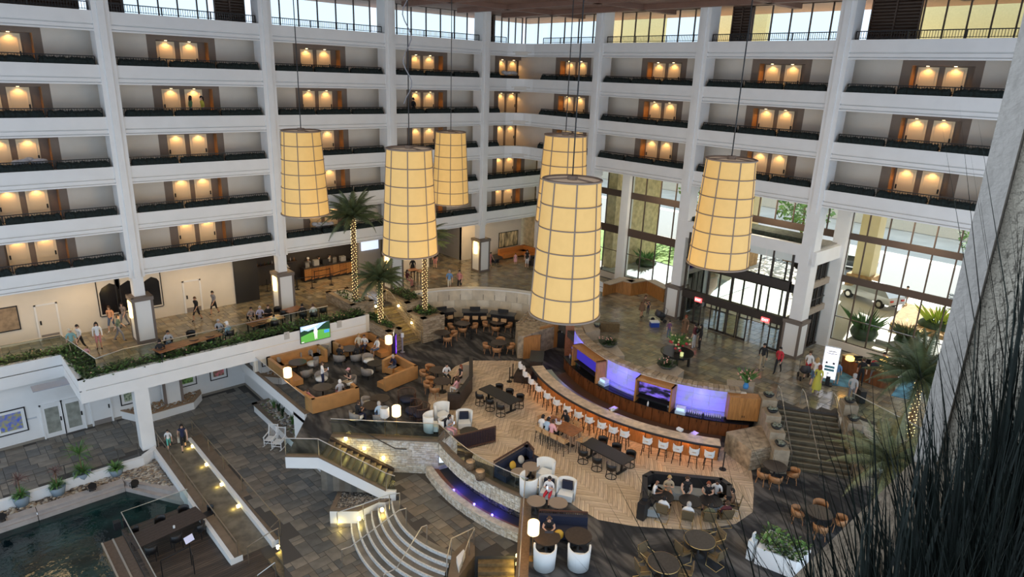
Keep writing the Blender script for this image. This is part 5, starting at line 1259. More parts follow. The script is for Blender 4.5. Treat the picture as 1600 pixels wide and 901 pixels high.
st(MB().b2((90,-40,ZB),(92,130,-8.5)),'wall_far',mat('far_building',(.62,.55,.45),.9,noise=.1))
def tree(label,loc,h,r,n,mt,seed):
    t=thing('garden_tree',label,'tree',loc); global rnd; rnd=random.Random(seed); m=MB(); m.tube([(0,0,-.1),(.1,0,h*.5),(0,.1,h*.8)],[.16,.12,.06],7); m.build('trunk',BARK,t); m=MB()
    for _ in range(n):
        u=rnd.uniform(-1,1); a=rnd.uniform(0,2*PI); q=rnd.random()**.33; c=Vector((r*q*math.sqrt(1-u*u)*math.cos(a),r*q*math.sqrt(1-u*u)*math.sin(a),h*.72+r*.9*q*u)); s=rnd.uniform(.15,.35)
        d=Vector((rnd.uniform(-1,1),rnd.uniform(-1,1),rnd.uniform(-.6,.6))).normalized()*s; e=Vector((rnd.uniform(-1,1),rnd.uniform(-1,1),rnd.uniform(-1,1))).normalized()*s*.6; m.add([c-d,c-e,c+d,c+e],[(0,1,2,3)])
    m.build('crown',mt,t)
GL=mat('garden_leaf',(.14,.26,.05),.6,noise=.5,scale=1)
tree('broad green garden tree beyond the left glass front',(66,40,ZB),7,3.2,900,GL,1); tree('second green garden tree farther right beyond the left glass',(68,30,ZB),6.5,2.8,800,GL,2)
tree('bushy tree at the drive seen through the right glass',(70,14,ZB),6,2.6,800,GL,3); tree('low leafy tree beyond the drive at far right',(72,4,ZB),5.5,2.4,700,GL,4)
def bush(label,loc,r,h,n,mt,seed):
    t=thing('shrub',label,'shrub',loc); global rnd; rnd=random.Random(seed); m=MB(); tuft(m,0,0,0,n,h,1.1,r*.06); m.build('foliage',mt,t); m=MB()
    m.ell((0,0,h*.25),(r,r,h*.35),10,6); m.build('core',LEAF,t)
for i,(x,y,r,h,mt) in enumerate([(47.3,15.4,.9,1.9,LEAF2),(48.4,13.0,.8,1.5,PALM),(53,12.6,1.3,1.8,mat('yellow_green',(.40,.48,.06),.6)),(54,22.5,1.1,1.3,LEAF2),(50,20.3,1.0,1.6,LEAF2),(55.5,9,1.1,1.3,GL),(50,36,1.0,1.4,LEAF2),(49,29.5,1.0,1.2,GL)]):
    bush('%s shrub outside the glass front, %s planted'%(['feathery palm-like','low spiky','bright yellow-green','rounded green','dark leafy','small rounded','tall green','low bright'][i],['left behind the reception desk','second behind the reception desk','in the sunny bed beyond the right glass','beyond the entrance doors','beside the entrance vestibule','at far right of the sunny bed','outside the left glass','beside the left vestibule glass'][i]),(x,y,ZB-.05),r,h,160,mt,60+i)
m=MB(); m.prism([(51,7),(57,7),(57,16),(51,15)],ZB-.05,ZB+.45); tag(m.build('garden_bed',MATS['sandstone']),'raised sandstone garden bed outside the right glass','garden bed')
m=MB(); m.prism([(47,10.8),(50.5,9.6),(50.5,12.4),(47,14.5)],ZB-.05,ZB+.3); tag(m.build('garden_bed',mat('grey_kerb',(.34,.33,.31),.8)),'low grey kerb bed just outside the right glass','garden bed')
def car(label,loc,rz,col,suv=True):
    t=thing('parked_car',label,'car',loc,rz); body=mat('car_'+label[:6],col,.25,.4,coat=.6); L,Wd=4.7,1.85; 
    prof=[(-2.35,.45),(-2.3,.85),(-1.35,1.0),(-.75,1.55),(1.5,1.62),(2.2,1.05),(2.33,.5)] if suv else [(-2.3,.4),(-2.25,.75),(-1.1,.9),(-.5,1.35),(1.0,1.38),(1.8,.95),(2.3,.85),(2.3,.4)]
    def loft(pr,ws,mt,nm,zb=None):
        m=MB(); n=len(pr); vs=[(x,-w,z) for (x,z),w in zip(pr,ws)]+[(x,w,z) for (x,z),w in zip(pr,ws)]
        m.add(vs,[tuple(reversed(range(n))),tuple(range(n,2*n))]+[(i,(i+1)%n,n+(i+1)%n,n+i) for i in range(n)]); return m.build(nm,mt,t)
    loft(prof,[.9 if z<1.2 else .72 for x,z in prof],body,'body')
    gl_=[(-1.25,1.02),(-.74,1.5),(1.42,1.56),(1.95,1.05)] if suv else [(-1.0,.93),(-.5,1.31),(.95,1.33),(1.55,.95)]
    loft(gl_,[.86,.745,.745,.86],mat('car_glass',(.02,.025,.03),.08),'windows')
    for sx in (-1.45,1.45):
        for sy in (-.82,.82):
            m=MB(); m.xf=Matrix.Translation((sx,sy,.36))@Matrix.Rotation(PI/2,4,'X'); m.cyl(0,0,-.12,.12,.36,n=16); w=m.build('wheel',mat('tyre',(.02,.02,.02),.8),t); m=MB(); m.xf=Matrix.Translation((sx,sy,.36))@Matrix.Rotation(PI/2,4,'X'); m.cyl(0,0,-.13,.13,.2,n=12); m.build('hub',STEEL,w)
    for sy in (-.6,.6): MB().box((-2.3,sy,.75),(.08,.36,.14)).build('headlamp',mat('lamp_lens',(.8,.82,.85),.1),t); MB().box((2.28,sy,.8),(.08,.3,.14)).build('tail_lamp',mat('tail_red',(.5,.02,.02),.2),t)
cp_=PX(1335,428,56)
car('silver parked car outside the right glass beside a pillar',(56.5,18.4,ZB-.05),-1.9,(.55,.56,.58)); car('white parked car outside the far right of the glass front',(63,6.5,ZB-.05),-1.3,(.7,.72,.75)); car('dark parked car on the drive seen through entrance doors',(66,24,ZB-.05),-1.4,(.04,.05,.06),False)
for i,(x,y) in enumerate([(50,9.2),(51.5,7.4),(53,5.8),(49.5,7)]):
    t=thing('patio_chair','dark patio chair outside the far right glass, %s from the left'%ORD[i],'chair',(x,y,ZB-.05),i*.9); MB().b2((-.25,-.25,.4),(.25,.25,.46)).build('seat',CHAR,t); MB().b2((-.25,.2,.46),(.25,.26,.9)).build('backrest',CHAR,t)
    for sx in (-.22,.22):
        for sy in (-.22,.22): MB().bar((sx,sy,0),(sx,sy,.42),.035).build('leg',CHAR,t)
# built-in curved lobby seat and big urn by the left glass
t=thing('curved_banquette','curved orange wood panelled counter by the left glass front','counter',P(985,462,ZB)); o=P(985,462,ZB)
pts=[P(x,y,ZB)-o for x,y in [(941,462),(960,456),(985,462),(1010,458),(1036,472)]]
dense=[]
for i in range(len(pts)-1):
    for k in range(4): dense.append(pts[i].lerp(pts[i+1],k/4))
dense.append(pts[-1])
for i in range(len(dense)-1):
    a,b=dense[i],dense[i+1]; tt=(b-a).normalized(); nn=Vector((-tt.y,tt.x,0)); nn=nn if nn.x>0 else -nn
    MB().prism([xy(a+tt*.008),xy(b-tt*.008),xy(b-tt*.008+nn*.08),xy(a+tt*.008+nn*.08)],0,1.05).build('panel',WOODO,t)
m=MB()
for i in range(len(dense)-1):
    a,b=dense[i],dense[i+1]; tt=(b-a).normalized(); nn=Vector((-tt.y,tt.x,0)); nn=nn if nn.x>0 else -nn
    m.prism([xy(a-nn*.06),xy(b-nn*.06),xy(b+nn*.7),xy(a+nn*.7)],1.05,1.12)
m.build('top',LEDG,t)
t=thing('notice_stand','small white gridded notice panel beside the curved wood counter','sign',P(936,458,ZB)); MB().box((0,0,.6),(.06,.75,.8)).build('panel',UPH,t); m=MB(); m.box((-.035,0,.6),(.01,.04,.8)); m.box((-.035,0,.6),(.01,.75,.04)); m.build('grid',CHAR,t)
t=thing('large_urn','large pale stone urn outside near the left vestibule','urn',(46.6,27.6,ZB)); m=MB(); m.lathe([(0,0),(.5,0),(.95,.9),(.9,1.7),(.75,1.75),(.7,1.6),(0,1.5)],18); m.build('body',mat('urn_pink',(.55,.42,.35),.6,noise=.15),t); m=MB(); m.lathe([(.92,1.66),(.97,1.7),(.94,1.78),(.74,1.78)],18); m.build('rim',LEDG,t)
# ================================================================ furniture
def V2(p): return Vector((p[0],p[1],0))
def booth(label,pxs,inner,h=.92,mt=TAN,seatm=TAN,name='booth_sofa',depth=.62,z=ZL,th=.2,lift=22,cat='sofa',capm=None,world=None,group=None):
    """upholstered bench: backrest panels along a floor line, seat cushions on the inner side"""
    pts=[V2(p) for p in world] if world else [V2(P(x,y,z)) for x,y in pxs]; c=V2(P(inner[0],inner[1],z)); o=sum(pts,Vector((0,0,0)))/len(pts)
    t=thing(name,label,cat,(o.x,o.y,z)); 
    if group: t['group']=group
    for a,b in zip(pts[:-1],pts[1:]):
        d=(b-a).normalized(); n=Vector((-d.y,d.x,0)); n=n if (c-(a+b)/2).dot(n)>0 else -n; a_=a-o; b_=b-o
        MB().prism([xy(a_),xy(b_),xy(b_+n*th),xy(a_+n*th)],.06,h).build('backrest',mt,t)
        if capm: MB().prism([xy(a_-n*.02),xy(b_-n*.02),xy(b_+n*(th+.02)),xy(a_+n*(th+.02))],h,h+.05).build('top_rail',capm,t)
        L=(b-a).length; k=max(1,round(L/1.3))
        for i in range(k):
            p=a_.lerp(b_,i/k)+d*.01; q=a_.lerp(b_,(i+1)/k)-d*.01
            MB().prism([xy(p+n*th),xy(q+n*th),xy(q+n*(th+depth)),xy(p+n*(th+depth))],.10,.45).build('seat_cushion',seatm,t)
    return t
def pillow(loc,rz,label,m,s=.42,lean=.4):
    b=MB(); b.xf=Matrix.Rotation(-lean,4,'X'); b.ell((0,0,s/2),(s/2,.09,s/2),10,6); return tag(b.build('cushion',m,loc=loc,rz=rz),label,'cushion')
booth('L-shaped tan leather booth at the left corner under the TV wall',None,(470,585),world=[(14.95,35.4),(14.95,38.8),(18.5,38.8),(18.5,37.6)])
booth('tan leather booth right of the TV beside the stone planter',None,(555,560),world=[(19.4,37.5),(19.4,38.8),(22.3,38.8),(22.3,35.9)])
booth('tan leather U-shaped booth facing left, nearest the purple kiosk',[(597,583),(617,572),(653,592),(603,613)],(606,592))
booth('tan leather corner booth in front, beside the glass ledge',[(458,628),(489,648),(513,642),(562,628),(553,620)],(520,612))
for i,(x,y,l,m_,zz) in enumerate([(430,572,'dark grey cushion at the left end of the tan corner booth',GREYU,.45),(438,566,'second dark grey cushion on the tan corner booth',GREYU,.45),(464,557,'dark cushion at the right end of the tan corner booth',CHAR,.45)]):
    p=P(x,y,ZL+zz); pillow((p.x,p.y,ZL+zz),.6 if i<2 else 0,l,m_)
def mk(name,cat): 
    t=thing(name,'','x'); del t['label']; del t['category']; t['category']=cat; return t
# --- prototypes (built at the origin, facing +y), placed by copying
def legs4(t,sx,sy,h,mt,w=.035,splay=0.0):
    for a in (-1,1):
        for b in (-1,1): MB().bar((a*(sx+splay),b*(sy+splay),0),(a*sx,b*sy,h),w).build('leg',mt,t)
def shell(r0,r1,z0,z1,a0,a1,n=12,flare=0.0,taper=.0):
    m=MB(); 
    for i in range(n):
        q0=a0+(a1-a0)*i/n; q1=a0+(a1-a0)*(i+1)/n
        f=lambda q: 1-taper*abs((q-(a0+a1)/2)/((a1-a0)/2))**2
        vs=[]
        for q in (q0,q1):
            zt=z0+(z1-z0)*f(q)
            for (r,z) in ((r0,z0),(r1,z0),(r1+flare,zt),(r0+flare,zt)): vs.append((r*math.cos(q),r*math.sin(q),z))
        fs=[(0,3,7,4),(1,5,6,2),(3,2,6,7),(0,4,5,1)]
        if i==0: fs.append((0,1,2,3))
        if i==n-1: fs.append((4,7,6,5))
        m.add(vs,fs,True)
    return m
def P_lounge(seatc,backc):
    t=mk('lounge_chair','chair'); m=MB(); m.lathe([(0,.30),(.33,.30),(.36,.36),(.35,.46),(0,.47)],16); m.build('seat',seatc,t)
    shell(.33,.39,.28,.76,PI+.15,2*PI-.15,flare=.03,taper=.25).build('backrest',backc,t); legs4(t,.22,.22,.30,BLACK,.03,.04); return t
def P_barrel():
    t=mk('barrel_chair','chair'); m=MB(); m.cyl(0,0,.08,.44,.33,n=16); m.build('seat',GREYU,t); shell(.32,.40,.06,.80,PI-.4,2*PI+.4,14,.0,.12).build('backrest',GREYU,t); MB().cyl(0,0,0,.08,.28).build('base',BLACK,t); return t
def P_wing(cush):
    t=mk('wingback_chair','armchair'); m=MB(); m.prism([(-.31,-.26),(.31,-.26),(.34,.34),(-.34,.34)],.12,.42); m.build('seat',UPH,t)
    m=shell(.35,.42,.06,.95,PI-.25,2*PI+.25,16,.04,-.10); m.build('backrest',UPH,t)
    if cush: b=MB(); b.xf=Matrix.Translation((0,-.2,.66))@Matrix.Rotation(-.15,4,'X'); b.box((0,0,0),(.48,.12,.46)); b.build('back_cushion',NAVY,t)
    legs4(t,.24,.2,.12,DARKW,.04); return t
def P_stool():
    t=mk('bar_stool','stool'); MB().prism([(-.20,-.19),(.20,-.19),(.22,.2),(-.22,.2)],.70,.77).build('seat',UPH,t)
    m=MB(); N=14
    for i in range(N):
        q0=PI+.1+(PI-.2)*i/N; q1=PI+.1+(PI-.2)*(i+1)/N
        for (z0,z1) in ((.74,.84),(.92,1.06)) if 5<=i<9 else ((.74,1.06),):
            vs=[(r*math.cos(q),r*math.sin(q),z) for q in (q0,q1) for z in (z0,z1) for r in (.215+(z1>.8)*.0,.25)]
            m.add(vs,[(0,2,6,4),(1,5,7,3),(2,3,7,6),(0,4,5,1),(0,1,3,2),(4,6,7,5)])
    m.build('backrest',UPH,t); legs4(t,.15,.15,.72,BLACK,.035,.06); m=MB()
    for z in (.28,): m.tube([(-.19,-.19,z),(.19,-.19,z),(.19,.19,z),(-.19,.19,z)],.014,5,True)
    m.build('footrest',BLACK,t); return t
def P_wstool():
    t=mk('wooden_stool','stool'); MB().prism([(-.2,-.2),(.2,-.2),(.2,.2),(-.2,.2)],.70,.75).build('seat',WOODL,t)
    m=MB(); m.b2((-.2,-.23,.75),(.2,-.19,1.0)); m.b2((-.22,-.2,.86),(-.19,.08,.9)); m.b2((.19,-.2,.86),(.22,.08,.9)); m.build('backrest',WOODL,t); legs4(t,.17,.17,.70,BLACK,.025,.03)
    m=MB(); m.tube([(-.19,-.19,.26),(.19,-.19,.26),(.19,.19,.26),(-.19,.19,.26)],.011,5,True); m.build('footrest',BLACK,t); return t
def P_ring():
    t=mk('ring_base_chair','chair'); m=MB(); m.cyl(0,0,.44,.49,.24,n=16); m.build('seat',mat('dark_brown_seat',(.06,.035,.025),.5),t)
    shell(.24,.27,.49,.78,PI+.05,2*PI-.05,12,.02,.1).build('backrest',BLACK,t); m=MB(); m.tube([(.26*math.cos(2*PI*i/20),.26*math.sin(2*PI*i/20),.02) for i in range(20)],.02,6,True); m.build('ring_base',BLACK,t)
    for i in range(4): a=PI/4+i*PI/2; MB().bar((.25*math.cos(a),.25*math.sin(a),.02),(.21*math.cos(a),.21*math.sin(a),.45),.026).build('leg',BLACK,t)
    return t
def P_brass():
    t=mk('cantilever_chair','chair'); lea=mat('olive_leather',(.15,.11,.06),.5); MB().box((0,.02,.45),(.48,.46,.05)).build('seat',lea,t); m=MB(); m.xf=Matrix.Translation((0,-.22,.72))@Matrix.Rotation(.15,4,'X'); m.box((0,0,0),(.48,.05,.42)); m.build('backrest',lea,t)
    for s in (-.26,.26): m=MB(); m.tube([(s,-.25,.93),(s,-.22,.66),(s,.24,.64),(s,.26,.03),(s,-.24,.02)],.014,6); m.build('side_frame',BRASS,t)
    m=MB(); m.tube([(-.26,-.24,.02),(.26,-.24,.02)],.014,6); m.build('base_bar',BRASS,t); return t
def P_tan():
    t=mk('tan_tub_chair','chair'); w=mat('tan_weave',(.40,.20,.085),.55,noise=.25,scale=9); m=MB(); m.lathe([(0,.40),(.26,.40),(.28,.46),(0,.47)],14); m.build('seat',w,t); shell(.26,.30,.42,.74,PI-.3,2*PI+.3,14,.03,.22).build('backrest',w,t); legs4(t,.17,.17,.42,w,.03,.05); return t
def P_round(r,h,top,base,edge=None):
    t=mk('round_table','table'); m=MB(); m.cyl(0,0,h-.035,h,r,n=24); m.build('tabletop',top,t); m=MB(); m.lathe([(0,0),(r*.5,0),(r*.48,.03),(.05,.06),(.05,h-.1),(r*.3,h-.035)],14); m.build('pedestal',base,t)
    if edge: m=MB(); m.lathe([(r,h-.036),(r+.012,h-.036),(r+.012,h+.002),(r,h+.002)],24); m.build('rim',edge,t)
    return t
PROTO={'lounge':P_lounge(UPH,GREYU),'barrel':P_barrel(),'wing':P_wing(False),'wingc':P_wing(True),'stool':P_stool(),'wstool':P_wstool(),'ring':P_ring(),'brass':P_brass(),'tan':P_tan(),
 'rt55':P_round(.5,.62,CHAR,BLACK),'rtb':P_round(.55,.74,mat('brown_top',(.05,.038,.032),.35,noise=.2),BLACK),'rtg':P_round(.62,.74,mat('grey_top',(.06,.055,.05),.3,noise=.2),BLACK,BRASS),'rtw':P_round(.42,.6,mat('taupe_top',(.27,.22,.18),.4),BLACK)}
USED=set()
def place(kind,loc,face,label,group=None,z=None):
    """face: plan point the piece looks at, or an angle"""
    loc=Vector(loc); 
    if z is not None: loc.z=z
    rz=face if isinstance(face,(int,float)) else math.atan2(face[1]-loc.y,face[0]-loc.x)-PI/2
    pr=PROTO[kind]
    if kind not in USED:
        USED.add(kind); pr.location=loc; pr.rotation_euler=(0,0,rz); pr['label']=label
        if group: pr['group']=group
        return pr
    return dup(pr,loc,rz,label,group)
def pl(x,y): return P(x,y,ZL)
def fc(kind,x,y,fx,fy,label,group=None): return place(kind,pl(x,y),pl(fx,fy),label,group)
# left lounge
G1='white and grey lounge chairs on the dark carpet'
for x,y,fx,fy,l in [(489,576,467,578,'white and grey lounge chair right of the table at the left corner booth'),(479,592,467,580,'white and grey lounge chair in front of the left corner booth'),(503,600,505,618,'white lounge chair behind the standing waiter'),(531,568,545,555,'white and grey lounge chair left at the table near the TV booth'),(557,567,548,555,'white and grey lounge chair right at the table near the TV booth'),(576,571,590,580,'white and grey lounge chair upper left of the U-shaped booth'),(575,590,590,583,'white and grey lounge chair lower left of the U-shaped booth'),(547,606,530,610,'lounge chair of the woman in the pink cap'),(576,640,592,642,'white and grey lounge chair behind the black tables by the stairs'),(558,660,580,652,'white lounge chair left of the black tables by the stairs'),(594,662,590,650,'lounge chair in front of the black tables by the stairs')]: fc('lounge',x,y,fx,fy,l,G1)
for x,y,l in [(492,562,'grey barrel chair against the TV wall, left one'),(506,559,'grey barrel chair against the TV wall, right one'),(480,566,'grey barrel chair beside the left corner booth end')]: fc('barrel',x,y,x,y+30,l,'grey barrel chairs under the TV')
for k,x,y,l in [('rtb',466,582,'dark round table at the left corner booth'),('rtb',547,560,'dark round table at the booth beside the stone planter'),('rt55',586,581,'black round table at the U-shaped booth'),('rtb',505,622,'dark round table in front of the waiter'),('rt55',529,617,'small black table at the front corner booth'),('rtb',594,640,'black round table by the stairs, rear one'),('rtb',583,651,'black round table by the stairs, front one')]: place(k,pl(x,y),0,l)
for x,y,fx,fy,l in [(636,632,625,645,'curved dark rattan chair behind the lit floor lamp'),(645,650,630,650,'black rattan tub chair right of the floor lamps'),(657,655,640,655,'black rattan tub chair nearest the herringbone floor')]:
    t=thing('rattan_chair',l,'chair',pl(x,y),ang(pl(x,y),pl(fx,fy))-PI/2); m=MB(); m.lathe([(0,.3),(.42,.3),(.42,.44),(0,.45)],14); m.build('seat',NAVY,t)
    for i in range(22): a=PI-.3+(PI+.6)*i/21; MB().tube([(.5*math.cos(a),.5*math.sin(a),.02),(.52*math.cos(a),.52*math.sin(a),.85)],.014,4).build('cane',mat('rattan',(.09,.045,.03),.5),t)
    m=MB(); m.tube([(.52*math.cos(PI-.3+(PI+.6)*i/16),.52*math.sin(PI-.3+(PI+.6)*i/16),.85) for i in range(17)],.03,6); m.tube([(.5*math.cos(PI-.3+(PI+.6)*i/16),.5*math.sin(PI-.3+(PI+.6)*i/16),.25) for i in range(17)],.02,6); m.build('top_rail',MATS['rattan'],t)
# white wing chairs
G2='tall white wingback armchairs'
for k,x,y,fx,fy,l in [('wing',690,656,710,672,'tall white wingback armchair at the edge of the herringbone floor, rear one'),('wing',674,673,700,672,'tall white wingback armchair by the stone wall, side turned'),('wingc',698,680,725,690,'white wingback armchair holding the woman with a phone'),('wingc',725,668,728,690,'white wingback armchair with navy cushion facing the rattan bench'),('wing',826,772,848,760,'white wingback armchair left of the lower table group'),('wing',852,748,835,768,'white wingback armchair at the top of the lower table group'),('wingc',856,777,850,800,'white wingback armchair with navy cushion behind the man in white'),('wingc',884,780,876,800,'white wingback armchair with navy cushion, right in the lower group'),('wing',850,886,852,850,'white wingback armchair seen from behind, left of two at bottom'),('wing',903,886,903,850,'white wingback armchair seen from behind, right of two at bottom')]: fc(k,x,y,fx,fy,l,G2)
RAT=mat('rattan_brown',(.085,.040,.028),.45)
def rattan_sofa(label,pxs,inner,cush=NAVY,h=.95):
    pts=[V2(pl(x,y)) for x,y in pxs]; c=V2(pl(*inner)); o=sum(pts,Vector((0,0,0)))/len(pts); t=thing('rattan_sofa',label,'sofa',(o.x,o.y,ZL),0,'rattan backed sofas')
    for a,b in zip(pts[:-1],pts[1:]):
        d=(b-a).normalized(); n=Vector((-d.y,d.x,0)); n=n if (c-(a+b)/2).dot(n)>0 else -n; L=(b-a).length; a_=a-o; b_=b-o
        m=MB(); m.bar(a_+Vector((0,0,h)),b_+Vector((0,0,h)),.06); m.bar(a_+Vector((0,0,.12)),b_+Vector((0,0,.12)),.06); m.build('back_rail',RAT,t)
        k=max(2,int(L/.09))
        for i in range(k+1): MB().bar(a_.lerp(b_,i/k)+Vector((0,0,.0)),a_.lerp(b_,i/k)+Vector((0,0,h)),.025).build('cane',RAT,t)
        MB().prism([xy(a_+n*.05),xy(b_+n*.05),xy(b_+n*.22),xy(a_+n*.22)],.45,.85).build('back_cushion',cush,t)
        MB().prism([xy(a_+n*.03),xy(b_+n*.03),xy(b_+n*.78),xy(a_+n*.78)],.14,.44).build('seat',cush,t)
    return t
rattan_sofa('long brown rattan bench seen from behind on the herringbone floor',[(706,708),(774,691)],(725,670))
rattan_sofa('navy sofa with curved rattan back and yellow cushion',[(771,748),(823,716),(833,728)],(815,745))
rattan_sofa('navy booth with rattan back facing the two wingback chairs at bottom',[(841,826),(916,830)],(880,870))
for x,y,l,m_ in [(803,733,'yellow cushion on the navy rattan sofa',mat('mustard',(.50,.30,.03),.7)),(816,724,'pale grey cushion on the navy rattan sofa',mat('pale_cushion',(.42,.40,.36),.8)),(873,843,'mustard cushion on the navy booth at bottom',MATS['mustard'])]:
    p=P(x,y,ZL+.44); pillow((p.x,p.y,ZL+.44),ang(pl(771,748),pl(823,716)) if x<850 else -.7,l,m_)
for k,x,y,l in [('rtw',829,745,'grey tabletop at the navy rattan sofa, right one'),('rtw',811,755,'grey tabletop at the navy rattan sofa, left one'),('rtw',837,800,'taupe round table left in the lower wingback group'),('rtw',871,803,'taupe round table right in the lower wingback group'),('rt55',733,690,'black table with a bag in front of the rattan bench'),('rtb',853,862,'dark round table before the seated woman at bottom'),('rtb',902,860,'dark round table before the empty navy booth at bottom')]: place(k,pl(x,y),.4,l)
for i,(x,y) in enumerate([(735,733),(750,748)]):
    t=thing('woven_stool','round woven brown stool by the curved glass guard, %s'%['left one','right one'][i],'stool',pl(x,y)); m=MB(); m.lathe([(0,0),(.2,0),(.26,.22),(.2,.44),(0,.44)],16); m.build('body',mat('woven',(.17,.11,.06),.7,noise=.4,scale=16),t); m=MB(); m.lathe([(.2,.44),(.22,.46),(0,.47)],16); m.build('top',WOODL,t)
# black booth bench on the herringbone
booth('long black booth bench with oval end beside round tables',[(738,580),(738,612),(718,641),(699,641)],(705,605),1.0,DARKW,mat('bench_seat',(.30,.30,.31),.7),'booth_bench',.55,capm=CHAR)
booth('large black rounded booth of the group at lower right',[(1001,808),(1001,771),(1014,764),(1124,775),(1139,786),(1139,806)],(1070,800),.95,CHAR,mat('booth_pale',(.30,.34,.36),.7),'booth_bench',.6,capm=CHAR)
# round tables with tan tub chairs
def tanset(x,y,angs,label,k='rtb',chair='tan',r=.82,group='tan tub chairs round dark tables',gname='tan tub chair'):
    c=pl(x,y); place(k,c,0,'dark round table '+label)
    for i,a in enumerate(angs):
        a=math.radians(a); q=c+Vector((r*math.cos(a),r*math.sin(a),0)); place(chair,q,(c.x,c.y),'%s at the table %s, %s place'%(gname,label,ORD[i]),group)
tanset(691,534,(-20,50,-100),'left in the rear round-table group')
tanset(723,519,(-130,-40,40,150),'second from left in the rear group')
tanset(777,517,(-140,-50,40,140),'by the bar end in the rear group')
tanset(779,550,(-140,-50,40,150),'nearest the herringbone floor in the rear group')
tanset(691,612,(150,200,110),'at the left end of the black bench')
tanset(684,594,(150,90),'behind the black bench end')
tanset(1208,748,(-150,-60,170),'beside the stone bar end wall')
tanset(1276,822,(-150,-60,20,120),'behind the tall foreground grass')
GB='brass cantilever chairs around tables'
tanset(1090,866,(165,-95,-20),'larger of the two at bottom right','rtg','brass',.85,GB,'brass cantilever chair')
tanset(1034,903,(150,85,-60),'lowest at bottom right','rtg','brass',.85,GB,'brass cantilever chair')
for x,y,fx,fy,l in [(1034,812,1045,790,'brass cantilever chair of the woman in white top'),(1072,822,1075,795,'brass cantilever chair of the grey-haired person in white'),(1105,824,1100,795,'brass cantilever chair of the person in olive'),(1131,820,1115,795,'brass cantilever chair of the person in maroon'),(1146,803,1120,795,'brass cantilever chair at the right end of the black booth')]: fc('brass',x,y,fx,fy,l,GB)
for x,y,l in [(1076,800,'small dark table in the middle of the black booth'),(1108,800,'small dark table right in the black booth'),(1033,793,'small dark table left in the black booth')]: place('rt55',pl(x,y),0,l)
# high counters along the curved wall
for i,(x,y,n) in enumerate([(693,508,2),(742,508,3),(783,512,2)]):
    c=pl(x,y); c=Vector((c.x,c.y,ZL)); d=(c-Vector((*BC,ZL))); a=math.atan2(d.y,d.x); t=thing('high_table','dark high counter table along the curved bench wall, %s from the left'%ORD[i],'table',c,a-PI/2)
    MB().b2((-1.0,-.1,1.02),(1.0,.75,1.08)).build('tabletop',mat('slate_top',(.05,.052,.055),.35),t); MB().b2((-.9,.2,0),(.9,.6,1.02)).build('body',CHAR,t)
    tag(MB().box((0,0,.12),(.8,.12,.24)).build('planter_box',CHAR,loc=c+Vector((math.cos(a),math.sin(a),0))*.5+Vector((0,0,1.08)),rz=a-PI/2),'low dark box on the high counter table, %s from the left'%ORD[i],'box')
    for k in range(n):
        u=(k-(n-1)/2)*.62; q=c+Vector((-math.sin(a),math.cos(a),0))*(-u)-Vector((math.cos(a),math.sin(a),0))*.45; place('wstool',q,(c.x+math.cos(a)*3,c.y+math.sin(a)*3),'wooden stool at the %s high counter table, %s from the left'%(ORD[i],ORD[k]),'wooden stools with black legs')
# bar stools
G3='white bar stools with black legs along the bar'
sp=[(824,590),(832,602),(843,613),(853,624),(866,635),(880,645),(895,655),(911,664),(927,672),(945,681),(962,688),(978,695),(1010,709),(1035,714),(1057,720),(1082,724),(1105,729)]
for i,(x,y) in enumerate(sp):
    a=math.atan2(pl(x,y).y-c1[1],pl(x,y).x-c1[0]); r=12.33; place('stool',(c1[0]+r*math.cos(a),c1[1]+r*math.sin(a),ZL),c1,'white bar stool with slotted back, %s from the left end of the bar'%ORD[i],G3)
# black tables with ring chairs
def blacktable(corners,label,tl,nside=3):
    zt=ZL+.75; q=[P(x,y,zt) for x,y in corners]; c=sum(q,Vector((0,0,0)))/4; d=((q[2]+q[1])/2-(q[0]+q[3])/2); L=d.length; d.normalize(); n=Vector((-d.y,d.x,0)); W=abs((q[1]-q[2]).length) if False else ((q[0]-q[3]).length+(q[1]-q[2]).length)/2
    t=thing('black_table',label,'table',(c.x,c.y,ZL),math.atan2(d.y,d.x)); MB().b2((-L/2,-W/2,.70),(L/2,W/2,.75)).build('tabletop',mat('black_top',(.022,.022,.022),.45),t)
    for s in (-1,1): m=MB(); m.bar((s*L*.36,0,.05),(s*L*.36,0,.70),.1); m.box((s*L*.36,0,.03),(.12,W*.8,.06)); m.build('trestle',BLACK,t)
    for s in (-1,1):
        for i in range(nside):
            u=(i-(nside-1)/2)*L/nside; p=c+d*u+n*s*(W/2+.28); place('ring',(p.x,p.y,ZL),(c.x+d.x*u,c.y+d.y*u),'black ring-base chair at the %s, %s side, %s place'%(tl,'bar' if (n*s).x>0 else 'near',ORD[i]),'black ring-base chairs at the two black tables')
blacktable([(748,607),(766,600),(815,624),(797,632)][0:1]+[(815,624)][0:0]+[(797,632),(815,624),(766,600)],'long black table farther from the camera on herringbone floor','rear black table')
blacktable([(908,692),(973,727),(992,715),(925,683)],'long black table nearer the camera beside the bar stools','front black table')
